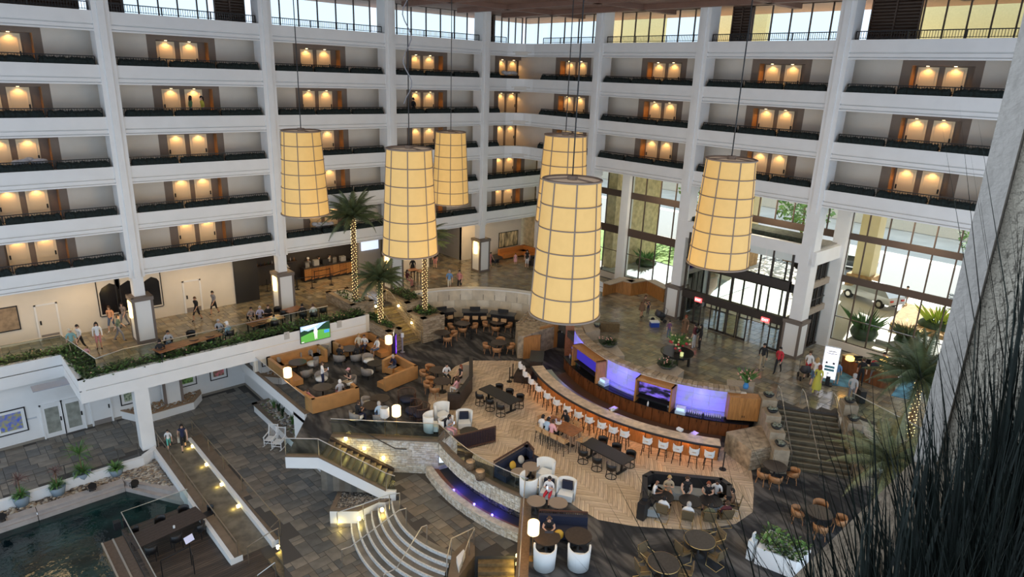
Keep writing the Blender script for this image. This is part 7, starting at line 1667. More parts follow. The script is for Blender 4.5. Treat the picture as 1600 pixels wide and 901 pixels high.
# ================================================================ people
SLOTS=['skin','top','uparm','sleeve','bottom','calf','shoes','eye']
def pose_joints(kind):
    J={}
    sit=kind in('sit','eat','stool','phone')
    hz={'stool':.78,'sit':.52,'eat':.52,'phone':.52}.get(kind,.94)
    lean={'walk':.03,'sit':-.06,'eat':.10,'stool':.09,'phone':.02,'lean':.16}.get(kind,0)
    def up(h,x=0.0,y=0.0): return Vector((x, lean*(h/.6)+y, hz+h))
    J['pelvis']=Vector((0,0,hz)); J['waist']=up(.15); J['chest']=up(.36); J['upchest']=up(.47); J['neck']=up(.54,0,.015); J['jaw']=up(.615,0,.045); J['head']=up(.68,0,.03); J['crown']=up(.755,0,.015); J['nose']=up(.655,0,.135); J['chin']=up(.60,0,.085)
    for s,n in((-1,'l'),(1,'r')):
        J['sh'+n]=up(.45,s*.175); 
        if kind in('stand','look'): el,wr,pa=(s*.225,-.03,hz+.19),(s*.235,.04,hz-.05),(s*.235,.06,hz-.13)
        elif kind=='walk': q=.16*s; el,wr,pa=(s*.225,-q*.6,hz+.2),(s*.23,-q*1.5+.05,hz-.02),(s*.225,-q*1.8+.07,hz-.09)
        elif kind=='lean': el,wr,pa=(s*.23,.2,hz+.22),(s*.16,.40,hz+.15),(s*.13,.47,hz+.15)
        elif kind in('eat','stool'): el,wr,pa=(s*.24,.10,hz+.20),(s*.13,.30,hz+.23),(s*.09,.37,hz+.25)
        elif kind=='phone': el,wr,pa=(s*.22,.06,hz+.20),(s*.10,.24,hz+.32),(s*.06,.30,hz+.36)
        elif kind=='hold': el,wr,pa=(s*.22,.03,hz+.20),(s*.10,.24,hz+.22),(s*.05,.30,hz+.25)
        else: el,wr,pa=(s*.23,.06,hz+.18),(s*.13,.27,hz+.08),(s*.10,.34,hz+.07)
        J['el'+n],J['wr'+n],J['pa'+n]=Vector(el),Vector(wr),Vector(pa)
        d=(J['pa'+n]-J['wr'+n]).normalized(); side=Vector((1,0,0)) if abs(d.x)<.8 else Vector((0,1,0)); side=(side-d*side.dot(d)).normalized(); bend=d.cross(side)
        for f,(o,l) in enumerate(((-.030,.062),(-.010,.072),(.011,.068),(.031,.052))):
            b=J['pa'+n]+side*o+d*.01; J['f%d%sa'%(f,n)]=b+d*l*.55; J['f%d%sb'%(f,n)]=b+d*l-bend*.012*(1 if f%2 else .5)
        tb=J['wr'+n]+(J['pa'+n]-J['wr'+n])*.35; J['t'+n+'a']=tb-side*s*.045+d*.01; J['t'+n+'b']=tb-side*s*.055+d*.05
        J['hip'+n]=Vector((s*.09,0,hz-.04))
        if sit: 
            kz={'stool':.72}.get(kind,.50); az={'stool':.33}.get(kind,.09); ky=.42
            J['kn'+n]=Vector((s*.12,ky,kz)); J['an'+n]=Vector((s*.12,ky-.02+(.06 if n=='r' else 0),az)); 
        elif kind=='walk': q=s*.20; J['kn'+n]=Vector((s*.09,q*.75+.05,.50)); J['an'+n]=Vector((s*.09,q*1.35-.04,.10 if s>0 else .15))
        else: J['kn'+n]=Vector((s*.10,.02,.50)); J['an'+n]=Vector((s*.11,-.02,.085))
        a=J['an'+n]; J['he'+n]=a+Vector((0,-.035,-.045)); J['to'+n]=a+Vector((s*.015,.15,-.055))
    return J
RAD={'pelvis':.135,'waist':.125,'chest':.145,'upchest':.12,'neck':.055,'jaw':.075,'head':.092,'crown':.062,'nose':.014,'chin':.04,'sh':.072,'el':.046,'wr':.031,'pa':.034,'hip':.095,'hi':.095,'kn':.060,'an':.043,'he':.038,'to':.034,'f':.0085,'t':.0105}
def person_template(kind):
    J=pose_joints(kind); names=list(J); idx={n:i for i,n in enumerate(names)}
    E=[('pelvis','waist','top'),('waist','chest','top'),('chest','upchest','top'),('upchest','neck','skin'),('neck','jaw','skin'),('jaw','head','skin'),('head','crown','skin'),('head','nose','skin'),('jaw','chin','skin')]
    for n in 'lr':
        E+=[('upchest','sh'+n,'top'),('sh'+n,'el'+n,'uparm'),('el'+n,'wr'+n,'sleeve'),('wr'+n,'pa'+n,'skin'),('pelvis','hip'+n,'bottom'),('hip'+n,'kn'+n,'bottom'),('kn'+n,'an'+n,'calf'),('an'+n,'he'+n,'shoes'),('an'+n,'to'+n,'shoes'),('wr'+n,'t'+n+'a','skin'),('t'+n+'a','t'+n+'b','skin')]
        for f in range(4): E+=[('pa'+n,'f%d%sa'%(f,n),'skin'),('f%d%sa'%(f,n),'f%d%sb'%(f,n),'skin')]
    me=bpy.data.meshes.new('skeleton'); me.from_pydata([J[n] for n in names],[(idx[a],idx[b]) for a,b,_ in E],[])
    ob=bpy.data.objects.new('skeleton',me); C.objects.link(ob); md=ob.modifiers.new('s','SKIN'); md.use_smooth_shade=True; md.branch_smoothing=.4
    sv=me.skin_vertices[0].data
    for n,i in idx.items():
        k=n if n in RAD else (n[:2] if n[:2] in RAD else n[0]); r=RAD[k]
        sv[i].radius=(r,r*(.78 if n in('chest','waist','pelvis','upchest') else 1)); sv[i].use_root=(n=='pelvis')
    sb=ob.modifiers.new('u','SUBSURF'); sb.levels=1; sb.render_levels=1
    dg=bpy.context.evaluated_depsgraph_get(); dg.update(); ev=ob.evaluated_get(dg); m2=bpy.data.meshes.new_from_object(ev); bpy.data.objects.remove(ob); 
    n=len(m2.polygons); cen=np.empty(n*3); m2.polygons.foreach_get('center',cen); cen=cen.reshape(-1,3)
    best=np.full(n,1e9); mi=np.zeros(n,int)
    for a,b,s in E:
        A=np.array(J[a]); B=np.array(J[b]); d=B-A; t=np.clip(((cen-A)@d)/max(d@d,1e-9),0,1); r=.5*(RAD.get(a,RAD.get(a[:2],RAD.get(a[0],.03)))+RAD.get(b,RAD.get(b[:2],RAD.get(b[0],.03))))
        dist=np.linalg.norm(cen-(A+t[:,None]*d),axis=1)-r*.9; k=dist<best; best[k]=dist[k]; mi[k]=SLOTS.index(s)
    # eyes, mouth, ears as small added pieces of the same mesh
    m=MB(); H=J['head']; 
    for s in(-1,1): m.cur=7; m.ell((H.x+s*.034,H.y+.085,H.z+.012),(.014,.010,.011),6,4); m.cur=0; m.ell((H.x+s*.093,H.y-.005,H.z-.005),(.014,.026,.034),6,4)
    m.cur=7; m.box((H.x,H.y+.088,H.z-.062),(.045,.012,.009))
    vs=[tuple(v.co) for v in m2.vertices]+m.v; off=len(m2.vertices); fs=[tuple(p.vertices) for p in m2.polygons]+[tuple(i+off for i in f) for f in m.f]
    out=bpy.data.meshes.new('person'); out.from_pydata(vs,[],fs); 
    for s in SLOTS: out.materials.append(WHITE)
    out.polygons.foreach_set('material_index',np.array(list(mi)+m.mi,dtype=np.int32)); out.polygons.foreach_set('use_smooth',[True]*len(fs)); out.update(); bpy.data.meshes.remove(m2); bpy.data.meshes.remove(me)
    return out,J
TPL={}
def hair_mesh(J,style):
    m=MB(); H=J['head']; x,y,z=H.x,H.y,H.z
    # cap: upper and rear shell of the head
    n=14; rows=[]
    for i in range(6):
        t=PI/2*i/5; 
        for k in range(n):
            a=2*PI*k/n; low=-.02 if math.sin(a)>.3 else -.085
            zz=z+.02+.105*math.cos(t)+(low*(i/5)**2); r=.112*math.sin(t) if i else .005; rows.append((x+r*math.cos(a)*.93,y-.012+r*math.sin(a)*(1.0 if math.sin(a)<0 else .86),zz))
    m.add(rows,[(i*n+k,(i+1)*n+k,(i+1)*n+(k+1)%n,i*n+(k+1)%n) for i in range(5) for k in range(n)],True)
    if style=='long':
        m.ell((x,y-.07,z-.10),(.10,.055,.17),10,7); 
        for s in(-1,1): m.ell((x+s*.088,y-.005,z-.10),(.03,.05,.14),6,5)
    if style=='bun': m.ell((x,y-.10,z+.08),(.05,.05,.05),8,6)
    if style=='tail': m.ell((x,y-.12,z-.08),(.04,.04,.15),8,6)
    return m
SK={'light':(.62,.38,.27),'mid':(.48,.27,.17),'brown':(.26,.13,.075),'dark':(.13,.065,.04)}
HR={'black':(.012,.010,.009),'brown':(.06,.03,.015),'blond':(.40,.26,.11),'grey':(.42,.41,.40),'white':(.7,.69,.67),'red':(.20,.05,.02)}
CL={'white':(.75,.75,.75),'black':(.012,.012,.014),'navy':(.015,.02,.06),'blue':(.16,.32,.58),'lblue':(.38,.52,.68),'red':(.50,.025,.04),'pink':(.72,.38,.42),'rose':(.60,.24,.22),'green':(.10,.20,.09),'olive':(.13,.12,.06),'khaki':(.40,.32,.21),'denim':(.07,.11,.20),'grey':(.20,.20,.22),'lgrey':(.45,.46,.48),'teal':(.20,.36,.35),'orange':(.68,.34,.18),'yellow':(.52,.50,.08),'maroon':(.10,.02,.025),'floral':(.40,.32,.28),'cream':(.62,.55,.42),'plaid':(.10,.16,.14),'brown':(.16,.09,.05),'purple':(.16,.07,.16),'aqua':(.10,.45,.38),'lilac':(.42,.40,.52)}
def cm(pre,d,k): return mat(pre+'_'+k,d[k],.8 if pre!='skin' else .55,noise=.9 if k in('floral','plaid') else 0,scale=22)
def person(label,pose,loc,face,top='grey',bottom='denim',skin='light',hair='brown',style='short',sleeve='short',legs='long',shoes='black',sc=1.0,extra=None,dress=None,hat=None):
    if pose not in TPL: TPL[pose]=person_template(pose)
    me,J=TPL[pose]; o=bpy.data.objects.new('person',me); C.objects.link(o); o.location=loc
    rz=face if isinstance(face,(int,float)) else math.atan2(face[1]-loc[1],face[0]-loc[0])-PI/2
    o.rotation_euler=(0,0,rz); o.scale=(sc,sc,sc); tag(o,label,'person')
    S=cm('skin',SK,skin); T=cm('cloth',CL,top); B=cm('cloth',CL,bottom)
    ms={'skin':S,'top':T,'uparm':S if sleeve=='none' else T,'sleeve':T if sleeve=='long' else S,'bottom':B,'calf':B if legs=='long' else S,'shoes':cm('cloth',CL,shoes),'eye':mat('eye_dark',(.03,.015,.012),.4)}
    for i,s in enumerate(SLOTS): o.material_slots[i].link='OBJECT'; o.material_slots[i].material=ms[s]
    if hair!='none':
        key=(pose,style); 
        if key not in TPL: TPL[key]=hair_mesh(J,style).mesh('hair',BLACK)
        h=bpy.data.objects.new('hair',TPL[key]); C.objects.link(h); h.parent=o; h.material_slots[0].link='OBJECT'; h.material_slots[0].material=cm('hair',HR,hair)
    H=J['head']
    if hat: 
        m=MB(); m.lathe([(.105,H.z+.045),(.105,H.z+.10),(.06,H.z+.145),(0,H.z+.15)],12,(H.x,H.y)); 
        if hat[1]=='brim': m.lathe([(.105,H.z+.05),(.19,H.z+.04),(.19,H.z+.048),(.105,H.z+.06)],14,(H.x,H.y))
        else: m.prism([(H.x-.07,H.y+.08),(H.x+.07,H.y+.08),(H.x+.05,H.y+.19),(H.x-.05,H.y+.19)],H.z+.045,H.z+.056)
        m.build('hat',cm('cloth',CL,hat[0]),o)
    if dress:
        m=MB(); hz=J['pelvis'].z; r0,r1,zb=.15,.26,(.30 if dress=='long' else .55)
        if pose in('stand','walk','look','hold','lean'): m.lathe([(r0,hz+.16),(.17,hz),(.21,hz-.15),(r1,zb)],16); m.build('skirt',T if dress in('long','short') else B,o)
    if extra=='backpack': m=MB(); c=J['chest']; m.ell((c.x,c.y-.19,c.z-.02),(.15,.09,.2),8,6); m.build('backpack',BLACK,o)
    if extra=='bag': w=J['par']; m=MB(); m.box((w.x,w.y,w.z-.22),(.12,.30,.26)); m.tube([(w.x,w.y-.1,w.z-.1),(w.x,w.y,w.z),(w.x,w.y+.1,w.z-.1)],.012,5); m.build('bag',cm('cloth',CL,'cream'),o)
    if extra=='darkbag': w=J['par']; m=MB(); m.box((w.x,w.y,w.z-.2),(.12,.28,.22)); m.tube([(w.x,w.y-.1,w.z-.1),(w.x,w.y,w.z),(w.x,w.y+.1,w.z-.1)],.012,5); m.build('bag',BLACK,o)
    if extra=='phone': a=(J['pal']+J['par'])/2; MB().box((a.x,a.y+.05,a.z+.02),(.075,.02,.15)).build('phone',emis('phone_glow',(.7,.8,1),.8),o)
    if extra=='laptop': a=J['pelvis']; m=MB(); m.box((0,.34,a.z+.10),(.34,.24,.02)); m.xf=Matrix.Translation((0,.46,a.z+.21))@Matrix.Rotation(.3,4,'X'); m.box((0,0,0),(.34,.02,.22)); m.build('laptop',mat('laptop',(.05,.05,.06),.3),o)
    return o
def pb(label,pose,x,y,fx,fy,z=None,dz=0,**k):
    z=ZB if z is None else z; a=P(x,y,z); b=P(fx,fy,z); return person(label,pose,(a.x,a.y,z+dz),(b.x,b.y),**k)
# lobby balcony walkers
pb('person in a straw sun hat and pale teal shirt behind the planting','walk',116,556,126,590,top='teal',bottom='khaki',hat=('cream','brim'),hair='blond')
pb('man in white t-shirt and black trousers walking beside the straw hat person','walk',128,549,90,565,top='white',bottom='black',hair='black')
pb('woman in white sweater and pink shorts with long dark hair','stand',156,545,150,580,top='white',bottom='rose',sleeve='long',legs='short',hair='black',style='long',skin='mid')
pb('woman in orange top and denim shorts before the dark wall panels','walk',176,517,150,540,top='orange',bottom='denim',legs='short',hair='brown',style='long',shoes='white')
pb('man in plaid shirt and grey trousers striding past the first column base','walk',188,533,230,528,top='plaid',bottom='grey',hair='brown')
pb('person in floral top behind the striding man in plaid','walk',196,511,170,525,top='floral',bottom='grey',hair='black',style='long')
pb('woman in black top and trousers beside the first column base','stand',217,526,180,540,top='black',bottom='black',hair='red',style='tail',sleeve='long')
pb('small child in pink sitting low behind the balcony glass','sit',137,560,150,590,top='pink',bottom='pink',sc=.62,dz=-.05,legs='short',hair='blond')
pb('man in dark shirt and shorts walking left along the lobby wall','walk',309,501,260,520,top='black',bottom='black',legs='short',hair='brown',skin='mid')
pb('man in grey shirt and black shorts carrying a bag along the lobby wall','walk',336,491,300,505,top='grey',bottom='black',legs='short',hair='black',skin='mid',extra='darkbag')
def ps(label,x,y,fx,fy,**k): return pb(label,'eat',x,y,fx,fy,dz=-.02,**k)
ps('man in grey vest leaning over the left long balcony table',265,546,270,556,top='lgrey',bottom='denim',hair='black',skin='mid')
ps('person in black shirt with back to the glass at left long table',253,563,250,552,top='black',bottom='black',hair='black')
ps('woman in striped pale top at the right end of left long table',345,527,338,534,top='lgrey',bottom='khaki',hair='grey')
ps('man in light blue shirt and white cap at left long table',360,533,348,531,top='lblue',bottom='grey',hat=('white','cap'),hair='white')
ps('person in floral shirt at the middle balcony table',393,507,400,513,top='floral',bottom='khaki',hair='black',skin='mid')
ps('grey-haired person in lilac at the middle balcony table',407,505,412,511,top='lilac',bottom='grey',hair='grey')
ps('person in black shirt at the far side of middle balcony table',420,503,424,509,top='black',bottom='black',hair='brown')
ps('child in pale dress with back to glass at middle balcony table',430,517,426,508,top='cream',bottom='cream',hair='black',sc=.85)
ps('man in black t-shirt with his back turned at right balcony table',474,503,469,494,top='black',bottom='denim',hair='black')
ps('man in white shirt with his back turned at right balcony table',491,503,482,494,top='white',bottom='khaki',hair='brown')
pb('barista customer in white shirt leaning at the cafe entrance','lean',446,440,480,425,top='white',bottom='black',hair='brown')
for i,(x,y,c) in enumerate([(412,442,'rose'),(424,437,'grey'),(433,434,'lgrey'),(408,437,'red')]): pb('seated cafe guest in a %s top beyond the black doorway, %s'%(['rose','grey','pale grey','red'][i],ORD[i]),'sit',x,y,x+5,y+25,top=c,bottom='denim',hair='black',dz=-.02)
for i in range(3): person('cafe worker in %s behind the orange counter'%['grey with white cap','black','pale shirt'][i],'stand',(23.3+i*.95,49.93,ZB),PI-.3+.3*i,top=['grey','black','lgrey'][i],bottom='black',hair='black',hat=('white','cap') if i==0 else None)
pb('woman in black dress at the high table by the palm planter','stand',645,433,660,450,top='black',bottom='black',hair='black',style='long',dress='short',skin='mid',legs='short')
pb('woman in dark top seated behind the high table near palms','sit',637,446,655,450,top='maroon',bottom='rose',hair='black',style='long')
pb('man in blue patterned shirt and pale shorts walking in the lobby','walk',702,454,706,480,top='blue',bottom='cream',legs='short',hair='grey',shoes='white')
pb('man in pink shirt and black shorts with backpack in the lobby','walk',718,454,705,470,top='rose',bottom='black',legs='short',hair='black',extra='backpack')
pb('person standing by the grey screen wall behind the big lamp','stand',680,419,660,430,top='black',bottom='rose',hair='black',legs='short')
pb('child in rose swimwear walking right of the second lantern base','walk',766,417,790,425,top='rose',bottom='rose',legs='short',hair='black',sc=.8,sleeve='none')
pb('small girl in pale pink dress near the orange sofa','stand',805,414,815,440,top='pink',bottom='pink',dress='short',legs='short',hair='brown',sc=.65,sleeve='none')
pb('woman in black top and white shorts by the orange sofa','stand',823,419,800,435,top='black',bottom='white',legs='short',hair='black',style='long',sleeve='none')
pb('person in dark shirt with pale trousers by the luggage heap','walk',838,422,810,435,top='navy',bottom='lgrey',hair='black')
pb('woman in brown dress bending to a child in the lobby','lean',1002,495,1020,500,top='brown',bottom='brown',hair='brown',dress='short',legs='short',skin='mid')
pb('small child in navy standing before the bending woman','stand',1012,490,1002,496,top='navy',bottom='navy',hair='brown',sc=.62)
pb('woman in dark dress walking towards the entrance doors','walk',1068,530,1085,505,top='brown',bottom='brown',dress='short',legs='short',hair='red',skin='mid')
pb('child in purple top by the flower table','stand',1044,527,1056,540,top='purple',bottom='denim',hair='black',sc=.7)
pb('woman all in black standing right of the flower table','stand',1092,546,1070,545,top='black',bottom='black',hair='black',style='long',sleeve='long')
pb('person with red backpack and pale trousers beside the woman in black','stand',1083,544,1060,535,top='maroon',bottom='lgrey',hair='black',extra='backpack')
pb('man in black hooded top and beige trousers walking by the entrance','walk',1189,577,1180,620,top='black',bottom='khaki',sleeve='long',hair='black',skin='mid')
pb('woman in red jacket and black leggings walking by the entrance','walk',1214,583,1190,600,top='red',bottom='black',sleeve='long',hair='black',style='tail')
pb('man in white t-shirt pushing the red buggy','walk',1260,590,1250,605,top='white',bottom='red',legs='short',hair='brown')
pb('woman with long red-blond hair in white top and denim shorts','walk',1270,602,1290,585,top='white',bottom='denim',legs='short',hair='blond',style='long',sleeve='none')
pb('woman in long yellow-green dress seen from behind','walk',1274,614,1295,590,top='yellow',bottom='yellow',dress='long',hair='red',style='long',shoes='black')
pb('boy in blue shirt and khaki shorts beside the digital sign','stand',1305,600,1320,580,top='blue',bottom='khaki',legs='short',hair='brown',sc=.83)
pb('man in grey patterned shirt and cap pulling a dark suitcase','walk',1327,630,1345,600,top='lgrey',bottom='grey',hair='grey',hat=('lgrey','cap'))
pb('person in black shirt at the reception desk','stand',1342,602,1352,580,top='black',bottom='black',hair='brown')
pb('person in red top carrying a cream bag at the reception desk','stand',1361,600,1372,580,top='red',bottom='grey',hair='grey',extra='bag')
pb('receptionist in dark jacket behind the desk','stand',1374,592,1355,615,top='black',bottom='black',sleeve='long',hair='black',skin='mid')
# people in the lounge
L_=dict(z=ZL)
pb('waiter in white shirt and dark trousers standing among the tan booths','hold',505,606,540,600,top='white',bottom='navy',hair='brown',extra='phone',**L_)
pb('woman with pink cap in black top at the front corner booth','phone',547,606,525,612,top='black',bottom='khaki',hat=('pink','cap'),hair='brown',style='long',sleeve='none',**L_)
pb('child in pink leaning on the front corner booth','sit',483,634,505,622,top='rose',bottom='pink',hair='brown',sc=.75,dz=.1,**L_)
pb('person in white cap and pink shorts sitting before the corner booth','sit',532,624,520,608,top='lgrey',bottom='rose',legs='short',hair='white',**L_)
pb('person in black jumper seated left at the TV booth','eat',530,568,545,560,top='black',bottom='black',sleeve='long',hair='brown',**L_)
pb('blond person at the back of the TV booth','sit',561,549,550,565,top='cream',bottom='grey',hair='blond',style='long',**L_)
pb('person in white top at the back of the TV booth','eat',571,549,555,565,top='white',bottom='navy',hair='brown',**L_)
pb('young man in white t-shirt and blue shorts on the booth end','sit',590,557,572,563,top='white',bottom='denim',legs='short',hair='black',dz=.12,skin='mid',**L_)
pb('person in dark top at the small table in front of the TV booth','eat',560,566,548,556,top='black',bottom='black',hair='brown',style='long',**L_)
pb('man in navy and grey in the U-shaped booth','eat',617,582,597,590,top='navy',bottom='grey',hair='grey',sleeve='long',**L_)
pb('woman in dark top on the black bench end, upper','sit',719,600,700,605,top='black',bottom='black',hair='red',style='long',sleeve='none',**L_)
pb('woman in pale pink top on the black bench','sit',714,618,695,610,top='pink',bottom='white',hair='brown',style='long',**L_)
pb('man in white and black at the tables by the black bench','eat',697,596,710,612,top='white',bottom='black',hair='black',**L_)
pb('person in black with a laptop left of the tables by the stairs','eat',558,660,580,652,top='black',bottom='navy',hair='brown',skin='mid',extra='laptop',**L_)
pb('person in pale blue with jeans at the tables by the stairs','eat',594,662,586,650,top='lblue',bottom='denim',sleeve='long',hair='grey',**L_)
pb('woman in grey top with phone in a white wingback armchair','phone',701,681,725,690,top='lgrey',bottom='pink',hair='black',style='long',skin='mid',extra='phone',**L_)
pb('man in white t-shirt reading in a wingback armchair, lower group','phone',857,782,848,800,top='white',bottom='red',legs='short',hair='black',extra='phone',**L_)
pb('woman in black sleeveless top with laptop on the navy booth at bottom','eat',856,845,857,885,top='black',bottom='black',sleeve='none',hair='brown',style='tail',extra='laptop',**L_)
# communal table
c,d,n,L=CT
def ct(label,u,side,**k):
    q=c+d*u+n*side*(.47+.28); person(label,'stool',(q.x,q.y,ZL),(c.x+d.x*u,c.y+d.y*u),**k)
ct('person in white top at the near left corner of the communal table',-L/2+L*.5/4,s_,top='white',bottom='black',hair='black')
ct('man in light blue shirt at the near side of communal table',-L/2+L*1.5/4-.15,s_,top='lblue',bottom='grey',hair='black',skin='mid')
ct('woman in pink top at the near side of communal table',-L/2+L*2.5/4-.35,s_,top='pink',bottom='black',hair='brown',style='bun')
ct('person in black top on the bar side of communal table',-L/2+L*1.4/4,-s_,top='black',bottom='black',hair='black',style='long',sleeve='long')
# black booth group
pb('person in white shirt at the left end of the black booth','eat',1018,787,1035,792,top='white',bottom='brown',hair='none',skin='brown',**L_)
pb('blond person in yellow-brown shirt in the black booth','phone',1042,780,1045,805,top='khaki',bottom='orange',legs='short',hair='blond',**L_)
pb('person in black sleeveless top and pale skirt in the black booth','sit',1070,783,1072,805,top='black',bottom='lgrey',sleeve='none',legs='short',hair='brown',**L_)
pb('bald person in dark vest in the black booth','eat',1103,788,1100,806,top='black',bottom='khaki',sleeve='none',legs='short',hair='red',**L_)
pb('dark-haired person in white t-shirt in the black booth','eat',1117,785,1112,800,top='white',bottom='black',hair='black',skin='brown',**L_)
pb('person in brown jacket at the right end of the black booth','eat',1144,803,1120,797,top='brown',bottom='black',sleeve='long',hair='black',skin='mid',**L_)
pb('woman in white top on a brass chair left of the black booth','sit',1034,813,1046,790,top='white',bottom='rose',legs='short',hair='black',style='bun',skin='mid',**L_)
pb('grey-haired person in white t-shirt on a brass chair','sit',1072,823,1075,797,top='white',bottom='khaki',hair='grey',**L_)
pb('person in olive shirt on a brass chair','sit',1105,825,1101,797,top='olive',bottom='grey',hair='black',**L_)
pb('person in maroon top on a brass chair','sit',1131,821,1117,797,top='maroon',bottom='black',hair='brown',**L_)
# pool level, galleries, outside
pb('woman in dark vest and black shorts with a bag at the pool ramp','walk',288,703,295,745,z=ZP,top='navy',bottom='black',sleeve='none',legs='short',hair='black',style='long',extra='bag')
pb('boy in white t-shirt and aqua shorts at the pool ramp','walk',265,701,272,740,z=ZP,top='white',bottom='aqua',legs='short',hair='black',sc=.74)
def gal(label,x,y,k,face,**kw):
    p=PY(x,y,YA+1.2); person(label,'look',(p.x,YA+1.2,F[k]),face,**kw)
gal('woman in green top on the second row gallery, left of two',298,165,5,-PI/2,top='green',bottom='black',hair='black',style='long')
gal('woman in yellow-green top on the second row gallery, right of two',316,165,5,PI/2,top='yellow',bottom='denim',hair='black',style='tail')
gal('man in dark shirt standing at a guestroom door, second row gallery',646,165,5,0.3,top='black',bottom='black',hair='black')
person('person in white shirt and dark trousers outside the right glass','stand',(57.5,16.2,ZB-.05),1.2,top='white',bottom='grey',hair='black')
person('person in dark clothes sitting outside beyond the far right glass','sit',(51.5,7.6,ZB-.02),.6,top='grey',bottom='black',hair='black')
# ================================================================ great hanging lamps
SHADE=mat('lamp_fabric',(.60,.40,.16),.8,noise=.05,scale=3,emit=(1,.56,.13),estr=.33)
RIB=mat('lamp_rib',(.27,.20,.15),.6); TOPC=mat('lamp_top',(.72,.62,.50),.8,emit=(1,.78,.55),estr=.16)  # weak emission added to brighten the lamp tops where skylight is blocked
def biglamp(xc,yt,yb,wb,label,dia=2.2,tr=.79,cord=True):
    dep=FPX*dia/wb; v=ray(xc,(yt+yb)/2); c=v*dep; 
    # height from the pixel rows
    a=ray(xc,yt); b=ray(xc,yb); zt=a.z*dep*1.0; 
    X,Y=c.x,c.y
    def zfor(y):
        best=None
        lo,hi=-14,3
        for i in range(600):
            z=lo+(hi-lo)*i/599; q=Vector((X,Y,z)); dz=q.dot(_d); py=450.5-FPX*q.dot(_u2)/dz
            if best is None or abs(py-y)<best[0]: best=(abs(py-y),z)
        return best[1]
    z1=zfor(yt); z0=zfor(yb); R0=dia/2; R1=R0*tr; Hh=z1-z0
    t=thing('hanging_lamp',label,'lamp',(X,Y,z0),.13)
    m=MB(); m.lathe([(R0,0),(R1,Hh)],40); m.build('lamp_shade',SHADE,t)
    m=MB(); m.lathe([(.06,Hh-.01),(R1-.01,Hh-.02)],32); m.build('top_disc',TOPC,t)
    m=MB(); m.lathe([(.06,.03),(R0-.01,.02)],32); m.build('bottom_disc',SHADE,t)
    for i in range(7):
        u=i/6; r=R0+(R1-R0)*u+.012; m=MB(); m.tube([(r*math.cos(2*PI*k/40),r*math.sin(2*PI*k/40),Hh*u) for k in range(40)],.022 if 0<i<6 else .04,5,True); m.build('hoop',RIB,t)
    for k in range(8):
        a=2*PI*k/8; m=MB(); m.bar((R0*math.cos(a)*1.008,R0*math.sin(a)*1.008,0),(R1*math.cos(a)*1.008,R1*math.sin(a)*1.008,Hh),.04,.025); m.build('rib',RIB,t)
    m=MB()
    for k in range(3): a=2*PI*k/3+.4; m.bar((0,0,Hh+.05),(R1*math.cos(a),R1*math.sin(a),Hh+.01),.04)
    m.cyl(0,0,Hh,Hh+.12,.16,n=12); m.build('spider',RIB,t)
    m=MB(); m.tube([(0,0,Hh+.1),(0,0,ZC-z0 if (X>4 or Y>26) else ZC+3-z0)],.022,5); m.build('cable',BLACK,t)
    point('great_lamp_light',(X,Y,z0-.5),520,(1,.72,.36),.9)
    return t
biglamp(474,204,333,73,'great paper-shade lamp farthest left, in front of the facade column')
biglamp(640,232,394,86,'great paper-shade lamp hanging in front of the palms')
biglamp(704,206,316,57,'smaller looking great paper-shade lamp behind the one over the palms')
biglamp(880,211,345,80,'great paper-shade lamp partly hidden behind the nearest one')
biglamp(888,281,488,111,'nearest and largest looking great paper-shade lamp, over the bar')
biglamp(1132,249,411,94,'great paper-shade lamp on the right before the entrance')
# a slack cable beside the lamp over the palms
p=PY(637,120,21.5); m=MB(); pts=[]
for i in range(30): pts.append((14.08+.18*math.sin(i*.8),21.23,4.7-i*.2)) 
tag(m.tube(pts,.02,5).build('loose_cable',mat('cable_grey',(.25,.24,.25),.5)),'wavy loose grey cable above the lamp over the palms','cable')
# ================================================================ palms wound with lights
def frond_mesh(L,droop,mt,w=.5,seed=0):
    rnd=random.Random(seed); m=MB(); n=26; pts=[]
    for i in range(n+1):
        u=i/n; pts.append(Vector((L*u*(1-.18*u*droop),0,L*(.32*u-droop*.75*u*u))))
    m.tube(pts[::2],[.03*(1-.8*i/(len(pts[::2])-1))+.005 for i in range(len(pts[::2]))],5)
    for i in range(3,n+1):
        u=i/n; p=pts[i]; t=(pts[i]-pts[i-1]).normalized(); l=w*(math.sin(PI*min(1,u*.9+.12)))*rnd.uniform(.85,1.1)+.08
        for s in(-1,1):
            for q in (0,.5):
                b=p-t*(L/n)*q; d=(t*.75+Vector((0,s,0))*.75+Vector((0,0,-.35-.25*rnd.random()))).normalized(); e=b+d*l; sd_=t*.034
                m.add([b-sd_,b+sd_,e],[(0,1,2)])
    return m.mesh('frond',mt)
